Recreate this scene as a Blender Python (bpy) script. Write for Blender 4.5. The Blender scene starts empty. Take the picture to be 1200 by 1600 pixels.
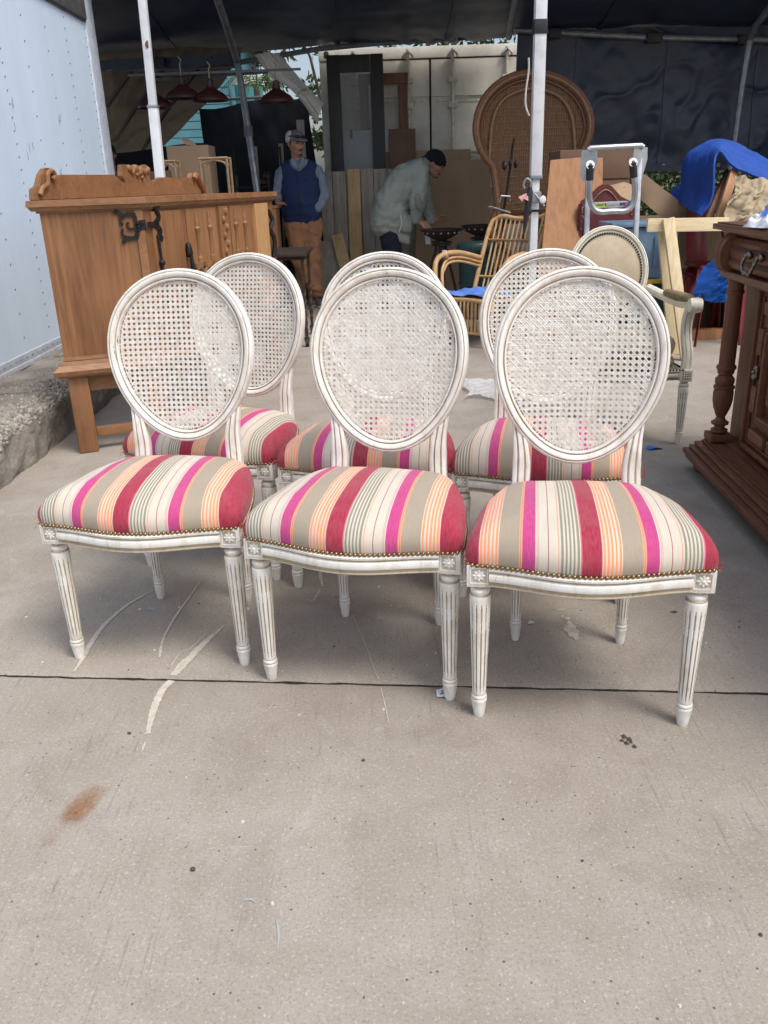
import bpy, bmesh, math, random
from mathutils import Vector, Matrix, Euler, noise
from math import sin, cos, pi, radians as R, sqrt
random.seed(7)
S = bpy.context.scene
COL = S.collection

# ---------------------------------------------------------------- camera, sky, sun, exposure
cd = bpy.data.cameras.new('camera'); cam = bpy.data.objects.new('camera', cd); COL.objects.link(cam)
cd.sensor_fit = 'VERTICAL'; cd.sensor_height = 36; cd.lens = 29.427
cd.clip_start = .05; cd.clip_end = 400
pt, rl = R(21.3206), R(-1.9377)
_f = Vector((0, cos(pt), -sin(pt))); _u = Vector((0, sin(pt), cos(pt))); _r = Vector((1, 0, 0))
r2 = _r * cos(rl) + _u * sin(rl); u2 = _u * cos(rl) - _r * sin(rl)
m = Matrix((r2, u2, -_f)).transposed().to_4x4(); m.translation = (0, 0, 1.18126)
cam.matrix_world = m
S.camera = cam
W = bpy.data.worlds.new('World'); S.world = W; W.use_nodes = True
wn = W.node_tree.nodes; wl = W.node_tree.links
bg = wn['Background']
sky = wn.new('ShaderNodeTexSky'); sky.sky_type = 'NISHITA'; sky.sun_disc = False
SUN_EL, SUN_AZ = R(58), R(134)
sky.sun_elevation = SUN_EL; sky.sun_rotation = SUN_AZ; sky.air_density = 1.0; sky.dust_density = 4.0; sky.ozone_density = 1.0
hs = wn.new('ShaderNodeHueSaturation'); hs.inputs['Saturation'].default_value = .85
wl.new(sky.outputs[0], hs.inputs['Color']); wl.new(hs.outputs[0], bg.inputs[0])
bg.inputs[1].default_value = .14
sd = bpy.data.lights.new('sun', 'SUN'); sun = bpy.data.objects.new('sun', sd); COL.objects.link(sun)
sd.energy = 1.35; sd.angle = R(20); sd.color = (1, .96, .90)
sdir = Vector((sin(SUN_AZ) * cos(SUN_EL), cos(SUN_AZ) * cos(SUN_EL), sin(SUN_EL)))
sun.rotation_euler = sdir.to_track_quat('Z', 'Y').to_euler()
sun.location = sdir * 30
S.view_settings.view_transform = 'Standard'; S.view_settings.look = 'None'
S.view_settings.exposure = 0.52; S.view_settings.gamma = 1; S.view_settings.use_curve_mapping = False
S.render.engine = 'CYCLES'

# ---------------------------------------------------------------- materials
def srgb(r, g, b):
    f = lambda c: (c / 255 / 12.92) if c / 255 <= .04045 else ((c / 255 + .055) / 1.055) ** 2.4
    return (f(r), f(g), f(b))
class NT:
    def __init__(s, name):
        s.m = bpy.data.materials.new(name); s.m.use_nodes = True
        s.t = s.m.node_tree; s.b = s.t.nodes['Principled BSDF']; s._co = None
    def n(s, typ, **k):
        x = s.t.nodes.new(typ)
        for a, v in k.items(): setattr(x, a, v)
        return x
    def link(s, a, b): s.t.links.new(a, b)
    def co(s, scale=(1, 1, 1), rnd=True):
        tc = s.n('ShaderNodeTexCoord'); mp = s.n('ShaderNodeMapping'); mp.inputs['Scale'].default_value = scale
        if rnd:
            oi = s.n('ShaderNodeObjectInfo'); mu = s.n('ShaderNodeMath', operation='MULTIPLY'); mu.inputs[1].default_value = 37
            s.link(oi.outputs['Random'], mu.inputs[0]); ad = s.n('ShaderNodeVectorMath', operation='ADD')
            s.link(tc.outputs['Object'], ad.inputs[0]); s.link(mu.outputs[0], ad.inputs[1]); s.link(ad.outputs[0], mp.inputs[0])
        else: s.link(tc.outputs['Object'], mp.inputs[0])
        return mp.outputs[0]
    def noise(s, co, scale, detail=4, rough=.6, dist=0):
        x = s.n('ShaderNodeTexNoise'); x.inputs['Scale'].default_value = scale; x.inputs['Detail'].default_value = detail
        x.inputs['Roughness'].default_value = rough; x.inputs['Distortion'].default_value = dist
        s.link(co, x.inputs['Vector']); return x.outputs['Fac']
    def ramp(s, fac, stops, interp='LINEAR'):
        x = s.n('ShaderNodeValToRGB'); x.color_ramp.interpolation = interp
        e = x.color_ramp.elements
        while len(e) < len(stops): e.new(.5)
        for el, (p, c) in zip(e, stops):
            el.position = p; el.color = (c, c, c, 1) if isinstance(c, (int, float)) else (*c, 1)
        s.link(fac, x.inputs[0]); return x.outputs[0]
    def mix(s, fac, a, b, mode='MIX'):
        x = s.n('ShaderNodeMix', data_type='RGBA', blend_type=mode)
        if isinstance(fac, (int, float)): x.inputs[0].default_value = fac
        else: s.link(fac, x.inputs[0])
        for i, v in ((6, a), (7, b)):
            if isinstance(v, tuple): x.inputs[i].default_value = (*v[:3], 1)
            else: s.link(v, x.inputs[i])
        return x.outputs[2]
    def math(s, op, a, b=None, c=None):
        x = s.n('ShaderNodeMath', operation=op)
        for i, v in enumerate((a, b, c)):
            if v is None: continue
            if isinstance(v, (int, float)): x.inputs[i].default_value = v
            else: s.link(v, x.inputs[i])
        return x.outputs[0]
    def base(s, v):
        if isinstance(v, tuple): s.b.inputs['Base Color'].default_value = (*v[:3], 1)
        else: s.link(v, s.b.inputs['Base Color'])
    def bump(s, h, strength=.3, dist=.002):
        x = s.n('ShaderNodeBump'); x.inputs['Strength'].default_value = strength; x.inputs['Distance'].default_value = dist
        s.link(h, x.inputs['Height']); s.link(x.outputs[0], s.b.inputs['Normal'])
    def set(s, rough=.6, metal=0, spec=.5, **k):
        s.b.inputs['Roughness'].default_value = rough; s.b.inputs['Metallic'].default_value = metal
        s.b.inputs['Specular IOR Level'].default_value = spec
        for a, v in k.items(): s.b.inputs[a].default_value = v
        return s
def plain(name, c, c2=None, scale=12, rough=.6, metal=0, bump=.15, bscale=60, stretch=(1, 1, 1), spec=.5, lo=.35, hi=.65, bdist=.002):
    t = NT(name); co = t.co(stretch)
    c2 = c2 or tuple(x * .72 for x in c)
    f = t.ramp(t.noise(co, scale, 6, .65), [(lo, 0.), (hi, 1.)])
    t.base(t.mix(f, c, c2)); t.set(rough, metal, spec)
    if bump: t.bump(t.noise(co, bscale, 4, .6), bump, bdist)
    return t.m
def wood(name, c, c2, axis='z', grain=9, rough=.5, bump=.2, spec=.4, knots=True):
    t = NT(name)
    st = {'x': (.07, 1, 1), 'y': (1, .07, 1), 'z': (1, 1, .07)}[axis]
    co = t.co(st)
    a = t.noise(co, grain, 7, .65, 1.6); b = t.noise(co, grain * 9, 3, .6, .4)
    f = t.ramp(a, [(.32, 0.), (.68, 1.)])
    col = t.mix(f, c, c2)
    g = t.ramp(b, [(.42, 0.), (.62, 1.)])
    col = t.mix(t.math('MULTIPLY', g, .45), col, tuple(x * .55 for x in c2))
    big = t.ramp(t.noise(t.co((1, 1, 1)), 2.2, 4, .6), [(.4, 0.), (.7, 1.)])
    col = t.mix(t.math('MULTIPLY', big, .3), col, tuple(min(1, x * 1.5) for x in c))
    t.base(col); t.set(rough, 0, spec); t.bump(t.math('ADD', a, b), bump, .0015)
    return t.m

def chair_paint(name, c, wear, tone):
    # off-white antiqued paint: thin brown glaze brushed along it, a few chips to the wood
    t = NT(name); co = t.co((1, 1, .35))
    n1 = t.noise(co, 40, 6, .7, .6); n2 = t.noise(t.co((1, 1, 1)), 9, 5, .6); n3 = t.noise(t.co((1, 1, .3)), 95, 4, .75)
    col = t.mix(t.ramp(n1, [(.46, 0.), (.70, 1.)]), c, tone)
    col = t.mix(t.math('MULTIPLY', t.ramp(n2, [(.45, 0.), (.75, 1.)]), .35), col, tuple(x * .82 for x in tone))
    col = t.mix(t.ramp(t.math('MULTIPLY', n3, t.math('ADD', n2, .42)), [(.665, 0.), (.70, 1.)]), col, wear)
    t.base(col); t.set(.42, 0, .45); t.bump(t.math('ADD', n1, n3), .12, .0015)
    return t.m
M = {}
PW = (.82, .81, .77)
M['white'] = chair_paint('aged_white_paint', PW, (.20, .13, .08), (.64, .585, .48))
M['glaze'] = chair_paint('brown_glaze_in_grooves', (.45, .375, .27), (.14, .09, .055), (.31, .24, .155))
M['petalshade'] = plain('soft_glaze_and_petal_shade', (.56, .51, .42), (.40, .345, .26), 90, .5, 0, .1, 90)  # soft glaze tone behind the petals, their shadow put into the colour
M['cane'] = plain('whitewashed_cane', (.80, .79, .75), (.62, .59, .52), 60, .6, 0, .15, 300)
M['cream'] = chair_paint('cream_paint', (.78, .75, .62), (.3, .25, .17), (.66, .62, .49))
M['creamglaze'] = plain('olive_glaze', (.36, .33, .23), (.25, .22, .15), 40, .6)
M['nail'] = plain('antique_brass', (.42, .29, .14), (.20, .13, .065), 200, .35, .9, 0)
M['leather'] = plain('tan_leather', (.52, .43, .30), (.40, .32, .21), 9, .45, 0, .2, 120)
M['olive'] = plain('olive_velvet', (.17, .125, .05), (.26, .21, .11), 18, .75, 0, .2, 200)
M['olivecushion'] = plain('olive_cushion_cloth', (.30, .26, .17), (.21, .18, .115), 14, .6, 0, .25, 90)

def fabric(name):
    t = NT(name)
    at = t.n('ShaderNodeAttribute', attribute_name='fab')
    u = t.math('FRACT', t.math('MULTIPLY', at.outputs['Fac'], 1 / .256))
    crim, mag, org, tau, wht, grn, pink = srgb(158, 40, 66), srgb(186, 60, 126), srgb(244, 150, 108), srgb(160, 148, 131), srgb(203, 196, 181), srgb(138, 136, 120), srgb(206, 112, 132)
    L = [(0, crim), (.153, pink), (.160, wht)]
    a = .166
    for i in range(5): L += [(a + i * .032, org), (a + i * .032 + .019, wht)]
    L += [(.322, tau), (.489, org), (.500, tau), (.506, org), (.517, mag), (.622, wht), (.634, pink), (.640, wht), (.648, pink), (.652, wht), (.726, srgb(170, 90, 100)), (.731, wht),
          (.806, org), (.816, wht)]
    a = .832
    for i in range(5): L += [(a + i * .032, grn), (a + i * .032 + .017, wht)]
    L += [(.985, pink)]
    # two ramps of at most 32 stops
    h = [x for x in L if x[0] < .5]; k = [x for x in L if x[0] >= .5]
    r1 = t.ramp(u, h, 'CONSTANT'); r2_ = t.ramp(u, [(0, h[-1][1])] + k, 'CONSTANT')
    gt = t.math('GREATER_THAN', u, .5)
    col = t.mix(gt, r1, r2_)
    co = t.co((1, 1, 1)); w1 = t.noise(t.co((1, .05, .05)), 900, 2, .5); w2 = t.noise(t.co((.05, 1, 1)), 900, 2, .5)
    soil = t.ramp(t.noise(co, 11, 6, .7), [(.45, 0.), (.8, 1.)])
    col = t.mix(t.math('MULTIPLY', soil, .2), col, (.30, .25, .19))
    col = t.mix(t.math('MULTIPLY', t.ramp(w1, [(.4, 0.), (.6, 1.)]), .05), col, (.82, .78, .7))
    t.base(col); t.set(.9, 0, .15); t.bump(t.math('ADD', w1, w2), .25, .001)
    t.b.inputs['Sheen Weight'].default_value = .15
    return t.m
M['fabric'] = fabric('striped_upholstery')

def concrete(name, c, c2, ax=(1, 1, 1)):
    t = NT(name); co = t.co((1, 1, 1), False)
    big = t.ramp(t.noise(co, .9, 5, .6, .3), [(.3, 0.), (.7, 1.)])
    mid = t.ramp(t.noise(co, 4.5, 6, .7, .5), [(.35, 0.), (.72, 1.)])
    col = t.mix(big, c, c2)
    col = t.mix(t.math('MULTIPLY', mid, .45), col, (.46, .43, .385))
    dk = t.ramp(t.noise(co, 2.6, 7, .72, 1.2), [(.52, 0.), (.66, 1.)])
    col = t.mix(t.math('MULTIPLY', dk, .30), col, (.215, .185, .15))
    wh = t.ramp(t.noise(co, 7, 6, .75, 1.5), [(.60, 0.), (.72, 1.)])
    col = t.mix(t.math('MULTIPLY', wh, .40), col, (.54, .515, .47))
    rust = t.ramp(t.noise(t.co((1.6, .8, 1), False), 1.7, 6, .65, .6), [(.58, 0.), (.74, 1.)])
    col = t.mix(t.math('MULTIPLY', rust, .35), col, (.33, .235, .16))
    # sand grain of the broomed surface
    sand = t.noise(co, 170, 3, .85); col = t.mix(t.math('MULTIPLY', t.ramp(sand, [(.33, 1.), (.47, 0.)]), .62), col, (.14, .125, .105))
    sand2 = t.noise(co, 140, 3, .8); col = t.mix(t.math('MULTIPLY', t.ramp(sand2, [(.56, 0.), (.70, 1.)]), .6), col, (.62, .59, .53))
    broom = t.noise(t.co((1, .05, 1), False), 120, 4, .7, .2)
    patch = t.ramp(t.noise(co, 2.3, 3, .6), [(.42, 0.), (.62, 1.)])
    bl = t.math('MULTIPLY', t.ramp(broom, [(.56, 0.), (.70, 1.)]), t.math('MULTIPLY', patch, .58))
    col = t.mix(bl, col, (.15, .135, .12))
    vo = t.n('ShaderNodeTexVoronoi'); vo.inputs['Scale'].default_value = 75; t.link(co, vo.inputs['Vector'])
    pit = t.ramp(vo.outputs['Distance'], [(.12, 1.), (.22, 0.)])
    sel = t.ramp(vo.outputs['Color'], [(.80, 0.), (.82, 1.)])
    pitm = t.math('MULTIPLY', pit, sel)
    col = t.mix(t.math('MULTIPLY', pitm, .8), col, (.07, .065, .06))
    t.base(col); t.set(.88, 0, .25)
    hgt = t.math('SUBTRACT', t.math('ADD', t.math('MULTIPLY', sand, .5), t.math('MULTIPLY', broom, .9)), pitm)
    t.bump(hgt, .45, .002)
    return t.m
M['slab'] = concrete('broomed_concrete', (.352, .315, .268), (.285, .250, .208))
M['slab2'] = concrete('worn_concrete', (.345, .309, .264), (.262, .225, .183))
M['crack'] = plain('hairline_crack_dust', (.20, .175, .145), (.30, .265, .22), 30, .95, 0, 0)
M['dirt'] = plain('packed_dirt', (.09, .075, .055), (.14, .12, .08), 3, .95, 0, .5, 30)
M['grime'] = plain('joint_grime', (.045, .034, .026), (.10, .08, .06), 60, .95, 0, .5, 200)
M['kerb'] = plain('old_kerb_concrete', (.30, .275, .24), (.15, .135, .115), 5, .95, 0, .9, 40, bdist=.012)
M['pebble'] = plain('exposed_aggregate', (.44, .405, .35), (.22, .195, .165), 25, .85, 0, .2, 80)
M['oak'] = wood('honey_oak', (.285, .137, .060), (.175, .078, .033), 'z', 7)
M['oakx'] = wood('honey_oak_long', (.295, .148, .068), (.19, .087, .038), 'x', 7)
M['oakstilelit'] = wood('oak_stile_lit_tone', (.50, .30, .14), (.40, .21, .09), 'z', 7)  # stile that catches the light: brightness put into its oak colour
M['oakcarved'] = wood('carved_oak', (.32, .165, .074), (.195, .092, .04), 'z', 14)  # slightly lighter, finer-grained oak for the carved parts
M['iron'] = plain('black_iron', (.018, .019, .022), (.035, .03, .028), 60, .5, .6, .25, 150)
M['walnut'] = wood('dark_walnut', (.22, .088, .046), (.12, .049, .027), 'z', 8, .42)
M['walnuty'] = wood('dark_walnut_long', (.215, .088, .046), (.115, .048, .026), 'y', 8, .42)
M['walnutpale'] = wood('worn_walnut', (.24, .115, .058), (.15, .066, .034), 'y', 8, .45)
M['brass'] = plain('dull_pewter', (.42, .37, .30), (.14, .11, .08), 120, .32, .95, .2, 200)
M['steel'] = plain('brushed_aluminium', (.55, .57, .60), (.42, .44, .46), 20, .35, .9, .05, 200)
M['galv'] = plain('galvanised_pipe', (.36, .38, .41), (.22, .235, .25), 10, .5, .7, .1, 60)
M['greypipe'] = plain('grey_painted_pipe', (.20, .215, .24), (.12, .13, .15), 10, .6, .1, .1, 60)
M['whitepipe'] = plain('white_painted_pole', (.72, .74, .77), (.52, .52, .50), 9, .45, .1, .1, 60, lo=.5, hi=.8)
M['rust'] = plain('rust', (.22, .085, .03), (.10, .04, .02), 60, .9)
M['trailer'] = plain('white_trailer_paint_sky_tint', (.66, .80, .95), (.585, .715, .865), 2.2, .42, 0, .16, 1.6, (1, 1.6, .35), lo=.35, hi=.8, bdist=.03)  # white trailer; bluish sky light is put into the base colour
M['trailertrim'] = plain('pale_trim_paint', (.60, .66, .76), (.48, .53, .61), 14, .4, .1, .05)
M['rivet'] = plain('weathered_rivet', (.26, .30, .36), (.15, .165, .19), 60, .5, .5, 0)
M['railsteel'] = plain('grey_rail_steel', (.17, .18, .20), (.09, .085, .085), 20, .6, .4, .2)
M['rubber'] = plain('black_rubber', (.02, .02, .02), (.035, .033, .03), 40, .75)
M['container'] = plain('cream_container_paint', (.66, .63, .55), (.52, .49, .42), 4, .55, 0, .1, 30)
M['containerrod'] = plain('cream_rod_paint', (.64, .62, .54), (.42, .37, .29), 18, .5, .1, .1, 60)
M['gasket_hole_dark'] = plain('gasket_and_hole_shade', (.035, .035, .032), None, 20, .9)  # black of the door gaskets, also painted shade for the casting holes
M['planks'] = wood('weathered_grey_plank', (.42, .38, .325), (.27, .24, .205), 'z', 10, .85, .5, .1)
M['pine'] = wood('yellow_pine', (.62, .44, .22), (.50, .32, .14), 'z', 7, .6)
M['pinex'] = wood('pale_pine', (.80, .66, .42), (.70, .54, .31), 'x', 7, .6, .1)
M['pinez'] = wood('pale_pine_upright', (.78, .64, .41), (.68, .52, .31), 'z', 7, .6, .1)
M['board'] = wood('orange_wood_board', (.42, .215, .10), (.32, .15, .062), 'z', 4, .55, .1)
M['brownwood'] = wood('brown_stained_timber', (.20, .10, .055), (.13, .06, .032), 'z', 8, .6)
M['darkdoor'] = wood('near_black_door_stain', (.022, .019, .020), (.012, .010, .011), 'z', 8, .45)
M['cardboard'] = plain('corrugated_cardboard', (.37, .26, .165), (.31, .215, .13), 3, .85, 0, .2, 30, (1, 1, .15))
M['cardboard2'] = plain('dark_cardboard', (.17, .105, .068), (.13, .08, .05), 4, .85, 0, .15, 30)
M['paper'] = plain('white_board', (.70, .73, .78), (.62, .65, .70), 4, .5, 0, 0)
M['wicker'] = plain('brown_wicker', (.36, .20, .10), (.22, .115, .055), 40, .6, 0, .5, 160)
M['wickerdark'] = plain('dark_wicker_backing', (.25, .14, .07), (.16, .085, .042), 55, .75, 0, .8, 120, (1, 1, .25))
M['wickerrim'] = plain('stained_wicker_rim', (.22, .10, .05), (.135, .058, .03), 50, .55, 0, .5, 200)
M['rattan'] = plain('golden_rattan', (.58, .37, .18), (.43, .255, .11), 16, .42, 0, .1, 80)
M['rattandark'] = plain('rattan_binding', (.38, .20, .08), (.24, .12, .04), 60, .5)
M['rattanpale'] = plain('dull_rattan', (.28, .19, .11), (.18, .115, .06), 20, .6)
M['bluesheet'] = plain('blue_plastic_sheet', (.07, .18, .62), (.16, .30, .74), 12, .3, 0, .4, 30, bdist=.01)
M['bluetarp'] = plain('blue_tarpaulin', (.012, .19, .80), (.008, .13, .62), 7, .38, 0, .5, 22, bdist=.008)
M['blanket'] = plain('blue_moving_mat', (.008, .072, .37), (.005, .05, .28), 6, .75, 0, .5, 40, (1, 1, .2), bdist=.006)
M['blacktarp'] = plain('black_tarpaulin', (.019, .031, .060), (.026, .041, .076), 2, .43, 0, .14, 7, bdist=.03, spec=.6)
M['shade'] = plain('black_shade_cloth', (.012, .015, .022), (.008, .010, .015), 3, .7, 0, .2, 40, spec=.2)
M['tantarp'] = plain('tan_tarpaulin', (.22, .18, .125), (.165, .135, .095), 2.4, .7, 0, .35, 5, bdist=.05)
M['whitetarp'] = plain('white_canvas', (.84, .84, .81), (.74, .73, .69), 5, .7, 0, .2, 20)
M['teal'] = plain('teal_painted_siding', (.10, .27, .31), (.08, .23, .275), 2, .6, 0, .05)
M['tealtank'] = plain('teal_tank', (.06, .30, .34), (.05, .24, .28), 2, .5, 0, 0)
M['redlamp'] = plain('dull_red_enamel', (.065, .018, .015), (.04, .012, .010), 8, .4)
M['redmetal'] = plain('dark_red_metal', (.22, .022, .028), (.16, .016, .02), 6, .3, .1, 0)
M['maroon'] = plain('maroon_leather', (.16, .032, .036), (.11, .022, .026), 8, .42, 0, .15, 90)
M['tote'] = plain('blue_grey_plastic_tub', (.16, .25, .36), (.10, .17, .27), 6, .35, 0, .05)
M['totedark'] = plain('dark_green_plastic', (.012, .05, .052), (.01, .035, .038), 6, .4, 0, .05)
M['yellow'] = plain('yellow_plastic', (.62, .40, .06), None, 6, .45)
M['beige'] = plain('beige_dust_sheet', (.42, .345, .235), (.32, .255, .165), 9, .9, 0, .3, 90)
M['black'] = plain('black_plastic', (.014, .014, .016), (.022, .022, .024), 20, .45)
M['bronze'] = plain('bronzed_cast_iron', (.035, .026, .022), (.06, .042, .032), 30, .55, .3, .3)
M['navy'] = plain('navy_laminate', (.015, .02, .07), None, 8, .3)
M['tagpaper'] = plain('white_tag_paper', (.80, .81, .82), (.74, .75, .76), 20, .7, 0, 0)
M['greenlabel'] = plain('lime_label', (.42, .50, .06), None, 20, .5, 0, 0)
M['redlabel'] = plain('red_label', (.5, .03, .04), None, 20, .5, 0, 0)
M['bluelabel'] = plain('blue_label', (.03, .09, .35), None, 20, .5, 0, 0)
M['pink'] = plain('pink_tassel', (.62, .33, .33), (.5, .25, .25), 30, .9)
M['string'] = plain('white_cord', (.6, .58, .53), None, 40, .9)
M['brownmetal'] = plain('dark_brown_metal', (.075, .05, .036), (.045, .03, .022), 20, .45, .4, .1)
M['leaf'] = plain('foliage_green', (.075, .125, .032), (.035, .07, .016), 2.5, .6, 0, 0)
M['leafpale'] = plain('pale_olive_foliage', (.12, .155, .05), (.06, .09, .025), 1.3, .6, 0, 0)
M['bark'] = plain('bark', (.12, .09, .065), (.07, .05, .036), 8, .9, 0, .6, 20)
M['mark'] = plain('spilled_white_paint', (.60, .565, .485), (.44, .40, .335), 60, .85, 0, .3, 120)
M['bluemark'] = plain('blue_chalk', (.33, .44, .50), (.36, .36, .33), 60, .9, 0, .2, 200)
M['debris'] = plain('dark_leaf_litter', (.05, .045, .038), (.09, .08, .065), 40, .9)
M['chip'] = plain('white_paint_chip', (.66, .64, .58), (.5, .48, .43), 60, .8)
M['skin'] = plain('tan_skin', (.44, .24, .16), (.38, .195, .125), 12, .5, 0, .05, 80)
M['hairdark'] = plain('dark_hair', (.015, .012, .010), None, 40, .7)
M['capgrey'] = plain('grey_cap_cloth', (.20, .20, .21), (.16, .16, .165), 30, .85, 0, .2, 300)
M['capwhite'] = plain('white_cap_mesh', (.62, .62, .60), (.5, .5, .48), 90, .85, 0, .3, 300)
M['shirt'] = plain('grey_blue_shirt_cloth', (.24, .29, .37), (.18, .22, .29), 14, .9, 0, .4, 60, bdist=.006)
M['vest'] = plain('navy_quilted_cloth', (.012, .032, .110), (.009, .024, .085), 10, .8, 0, .3, 70, bdist=.005)
M['duck'] = plain('brown_duck_canvas', (.38, .19, .095), (.30, .145, .07), 9, .9, 0, .4, 50, bdist=.006)
M['coat'] = plain('sage_fleece', (.32, .35, .31), (.26, .29, .255), 7, .95, 0, .4, 60, bdist=.006)
M['coatwet'] = plain('dirty_sage_fleece', (.22, .235, .195), None, 7, .95, 0, .4, 60)
M['jeans'] = plain('dark_navy_jeans', (.012, .018, .034), None, 10, .9, 0, .2, 60)
M['beanie'] = plain('black_knit', (.008, .008, .009), (.014, .014, .015), 60, .95, 0, .6, 200)
M['shoe'] = plain('grey_shoe', (.16, .145, .125), (.10, .09, .08), 20, .8)
M['blueshirt'] = plain('blue_tee', (.012, .09, .32), None, 10, .9)
M['eye'] = plain('dark_eye', (.02, .012, .01), None, 10, .2, 0, 0)
def rust_stain():
    t = NT('rust_stain'); at = t.n('ShaderNodeAttribute', attribute_name='fab')
    co = t.co((1, 1, 1), False); n = t.noise(co, 34, 5, .75)
    a = t.ramp(t.math('MULTIPLY', at.outputs['Fac'], t.math('ADD', t.math('MULTIPLY', n, 1.3), .1)), [(.08, 0.), (.90, .55)])
    t.base(t.mix(t.ramp(n, [(.3, 0.), (.7, 1.)]), (.42, .185, .055), (.22, .09, .03))); t.set(.9, 0, .2)
    t.link(a, t.b.inputs['Alpha'])
    return t.m
M['ruststain'] = rust_stain()
def film():
    t = NT('clear_plastic_film'); t.base((.86, .88, .90)); t.set(.25, 0, .6)
    t.b.inputs['Alpha'].default_value = .55; t.bump(t.noise(t.co((1, 1, 1)), 25, 3, .6), .6, .01)
    return t.m
M['film'] = film()
def glass():
    t = NT('door_glass'); t.base((.66, .69, .69)); t.set(.13, 0, .6)
    t.b.inputs['Transmission Weight'].default_value = .86; t.b.inputs['IOR'].default_value = 1.15
    return t.m
M['glass'] = glass()

# ---------------------------------------------------------------- geometry helpers
def V(*a): return Vector(a)
class MB:
    """collects shapes for ONE mesh object"""
    def __init__(s): s.v = []; s.f = []; s.mi = []; s.fab = None
    def add(s, vs, fs, mi=0, M_=None):
        o = len(s.v)
        s.v += [tuple(M_ @ Vector(p)) for p in vs] if M_ is not None else [tuple(p) for p in vs]
        s.f += [tuple(i + o for i in f) for f in fs]; s.mi += [mi] * len(fs)
        return s
    def box(s, lo, hi, bev=0, mi=0, M_=None):
        lo, hi = Vector(lo), Vector(hi); c = (lo + hi) / 2; d = hi - lo
        if not bev:
            vs = [(x, y, z) for x in (lo.x, hi.x) for y in (lo.y, hi.y) for z in (lo.z, hi.z)]
            return s.add(vs, [(0, 1, 3, 2), (4, 6, 7, 5), (0, 4, 5, 1), (2, 3, 7, 6), (0, 2, 6, 4), (1, 5, 7, 3)], mi, M_)
        bm = bmesh.new(); bmesh.ops.create_cube(bm, size=1)
        for v in bm.verts: v.co = Vector((v.co.x * d.x, v.co.y * d.y, v.co.z * d.z)) + c
        bmesh.ops.bevel(bm, geom=bm.edges[:], offset=min(bev, min(d) * .45), segments=2, affect='EDGES', profile=.6)
        return s.bm(bm, mi, M_)
    def bm(s, bm, mi=0, M_=None):
        bm.verts.index_update()
        s.add([v.co[:] for v in bm.verts], [tuple(v.index for v in f.verts) for f in bm.faces], mi, M_); bm.free(); return s
    def beam(s, a, b, w, h, up=(0, 0, 1), bev=0, mi=0):
        a, b = Vector(a), Vector(b); t = (b - a); L = t.length; t.normalize(); up = Vector(up)
        if abs(t.dot(up)) > .98: up = Vector((0, 1, 0))
        x = t.cross(up).normalized(); y = x.cross(t)
        m_ = Matrix((x, t, y)).transposed().to_4x4(); m_.translation = (a + b) / 2
        return s.box((-w / 2, -L / 2, -h / 2), (w / 2, L / 2, h / 2), bev, mi, m_)
    def tube(s, path, r, n=8, closed=False, mi=0, cap=True):
        P = [Vector(p) for p in path]; k = len(P); rs = r if isinstance(r, (list, tuple)) else [r] * k
        vs = []; up = None
        for i in range(k):
            a = P[(i - 1) % k] if (closed or i > 0) else P[i]; b = P[(i + 1) % k] if (closed or i < k - 1) else P[i]
            t = (b - a).normalized()
            if up is None: up = Vector((0, 0, 1)) if abs(t.z) < .9 else Vector((1, 0, 0))
            x = t.cross(up)
            if x.length < 1e-4: x = t.cross(Vector((1, .3, 0)))
            x.normalize(); y = x.cross(t).normalized(); up = y
            for j in range(n): vs.append(P[i] + (x * cos(2 * pi * j / n) + y * sin(2 * pi * j / n)) * rs[i])
        fs = []
        for i in range(k if closed else k - 1):
            for j in range(n):
                i2 = (i + 1) % k; fs.append((i * n + j, i * n + (j + 1) % n, i2 * n + (j + 1) % n, i2 * n + j))
        if cap and not closed: fs += [tuple(range(n))[::-1], tuple((k - 1) * n + j for j in range(n))]
        return s.add(vs, fs, mi)
    def lathe(s, prof, n=20, M_=None, mi=0, mod=None, caps=True):
        vs = []; fs = []; mis = []
        for (z, r) in prof:
            for j in range(n):
                a = 2 * pi * j / n; rr = mod(z, a, r) if mod else r
                vs.append((rr * cos(a), rr * sin(a), z))
        k = len(prof)
        for i in range(k - 1):
            for j in range(n): fs.append((i * n + j, i * n + (j + 1) % n, (i + 1) * n + (j + 1) % n, (i + 1) * n + j))
        if caps: fs += [tuple(range(n))[::-1], tuple((k - 1) * n + j for j in range(n))]
        return s.add(vs, fs, mi, M_)
    def prism(s, poly, d, M_=None, mi=0, bev=0):
        # poly in local XZ, thickness d along +Y
        n = len(poly)
        if bev:
            bm = bmesh.new(); vv = [bm.verts.new((x, 0, z)) for x, z in poly]; f = bm.faces.new(vv)
            r = bmesh.ops.extrude_face_region(bm, geom=[f]); bmesh.ops.translate(bm, verts=[v for v in r['geom'] if isinstance(v, bmesh.types.BMVert)], vec=(0, d, 0))
            bmesh.ops.recalc_face_normals(bm, faces=bm.faces[:])
            bmesh.ops.bevel(bm, geom=[e for e in bm.edges if len(e.link_faces) == 2 and e.calc_face_angle(0) > .5], offset=bev, segments=2, affect='EDGES')
            return s.bm(bm, mi, M_)
        vs = [(x, 0, z) for x, z in poly] + [(x, d, z) for x, z in poly]
        fs = [tuple(range(n)), tuple(range(2 * n - 1, n - 1, -1))] + [((i + 1) % n, i, i + n, (i + 1) % n + n) for i in range(n)]
        return s.add(vs, fs, mi, M_)
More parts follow.
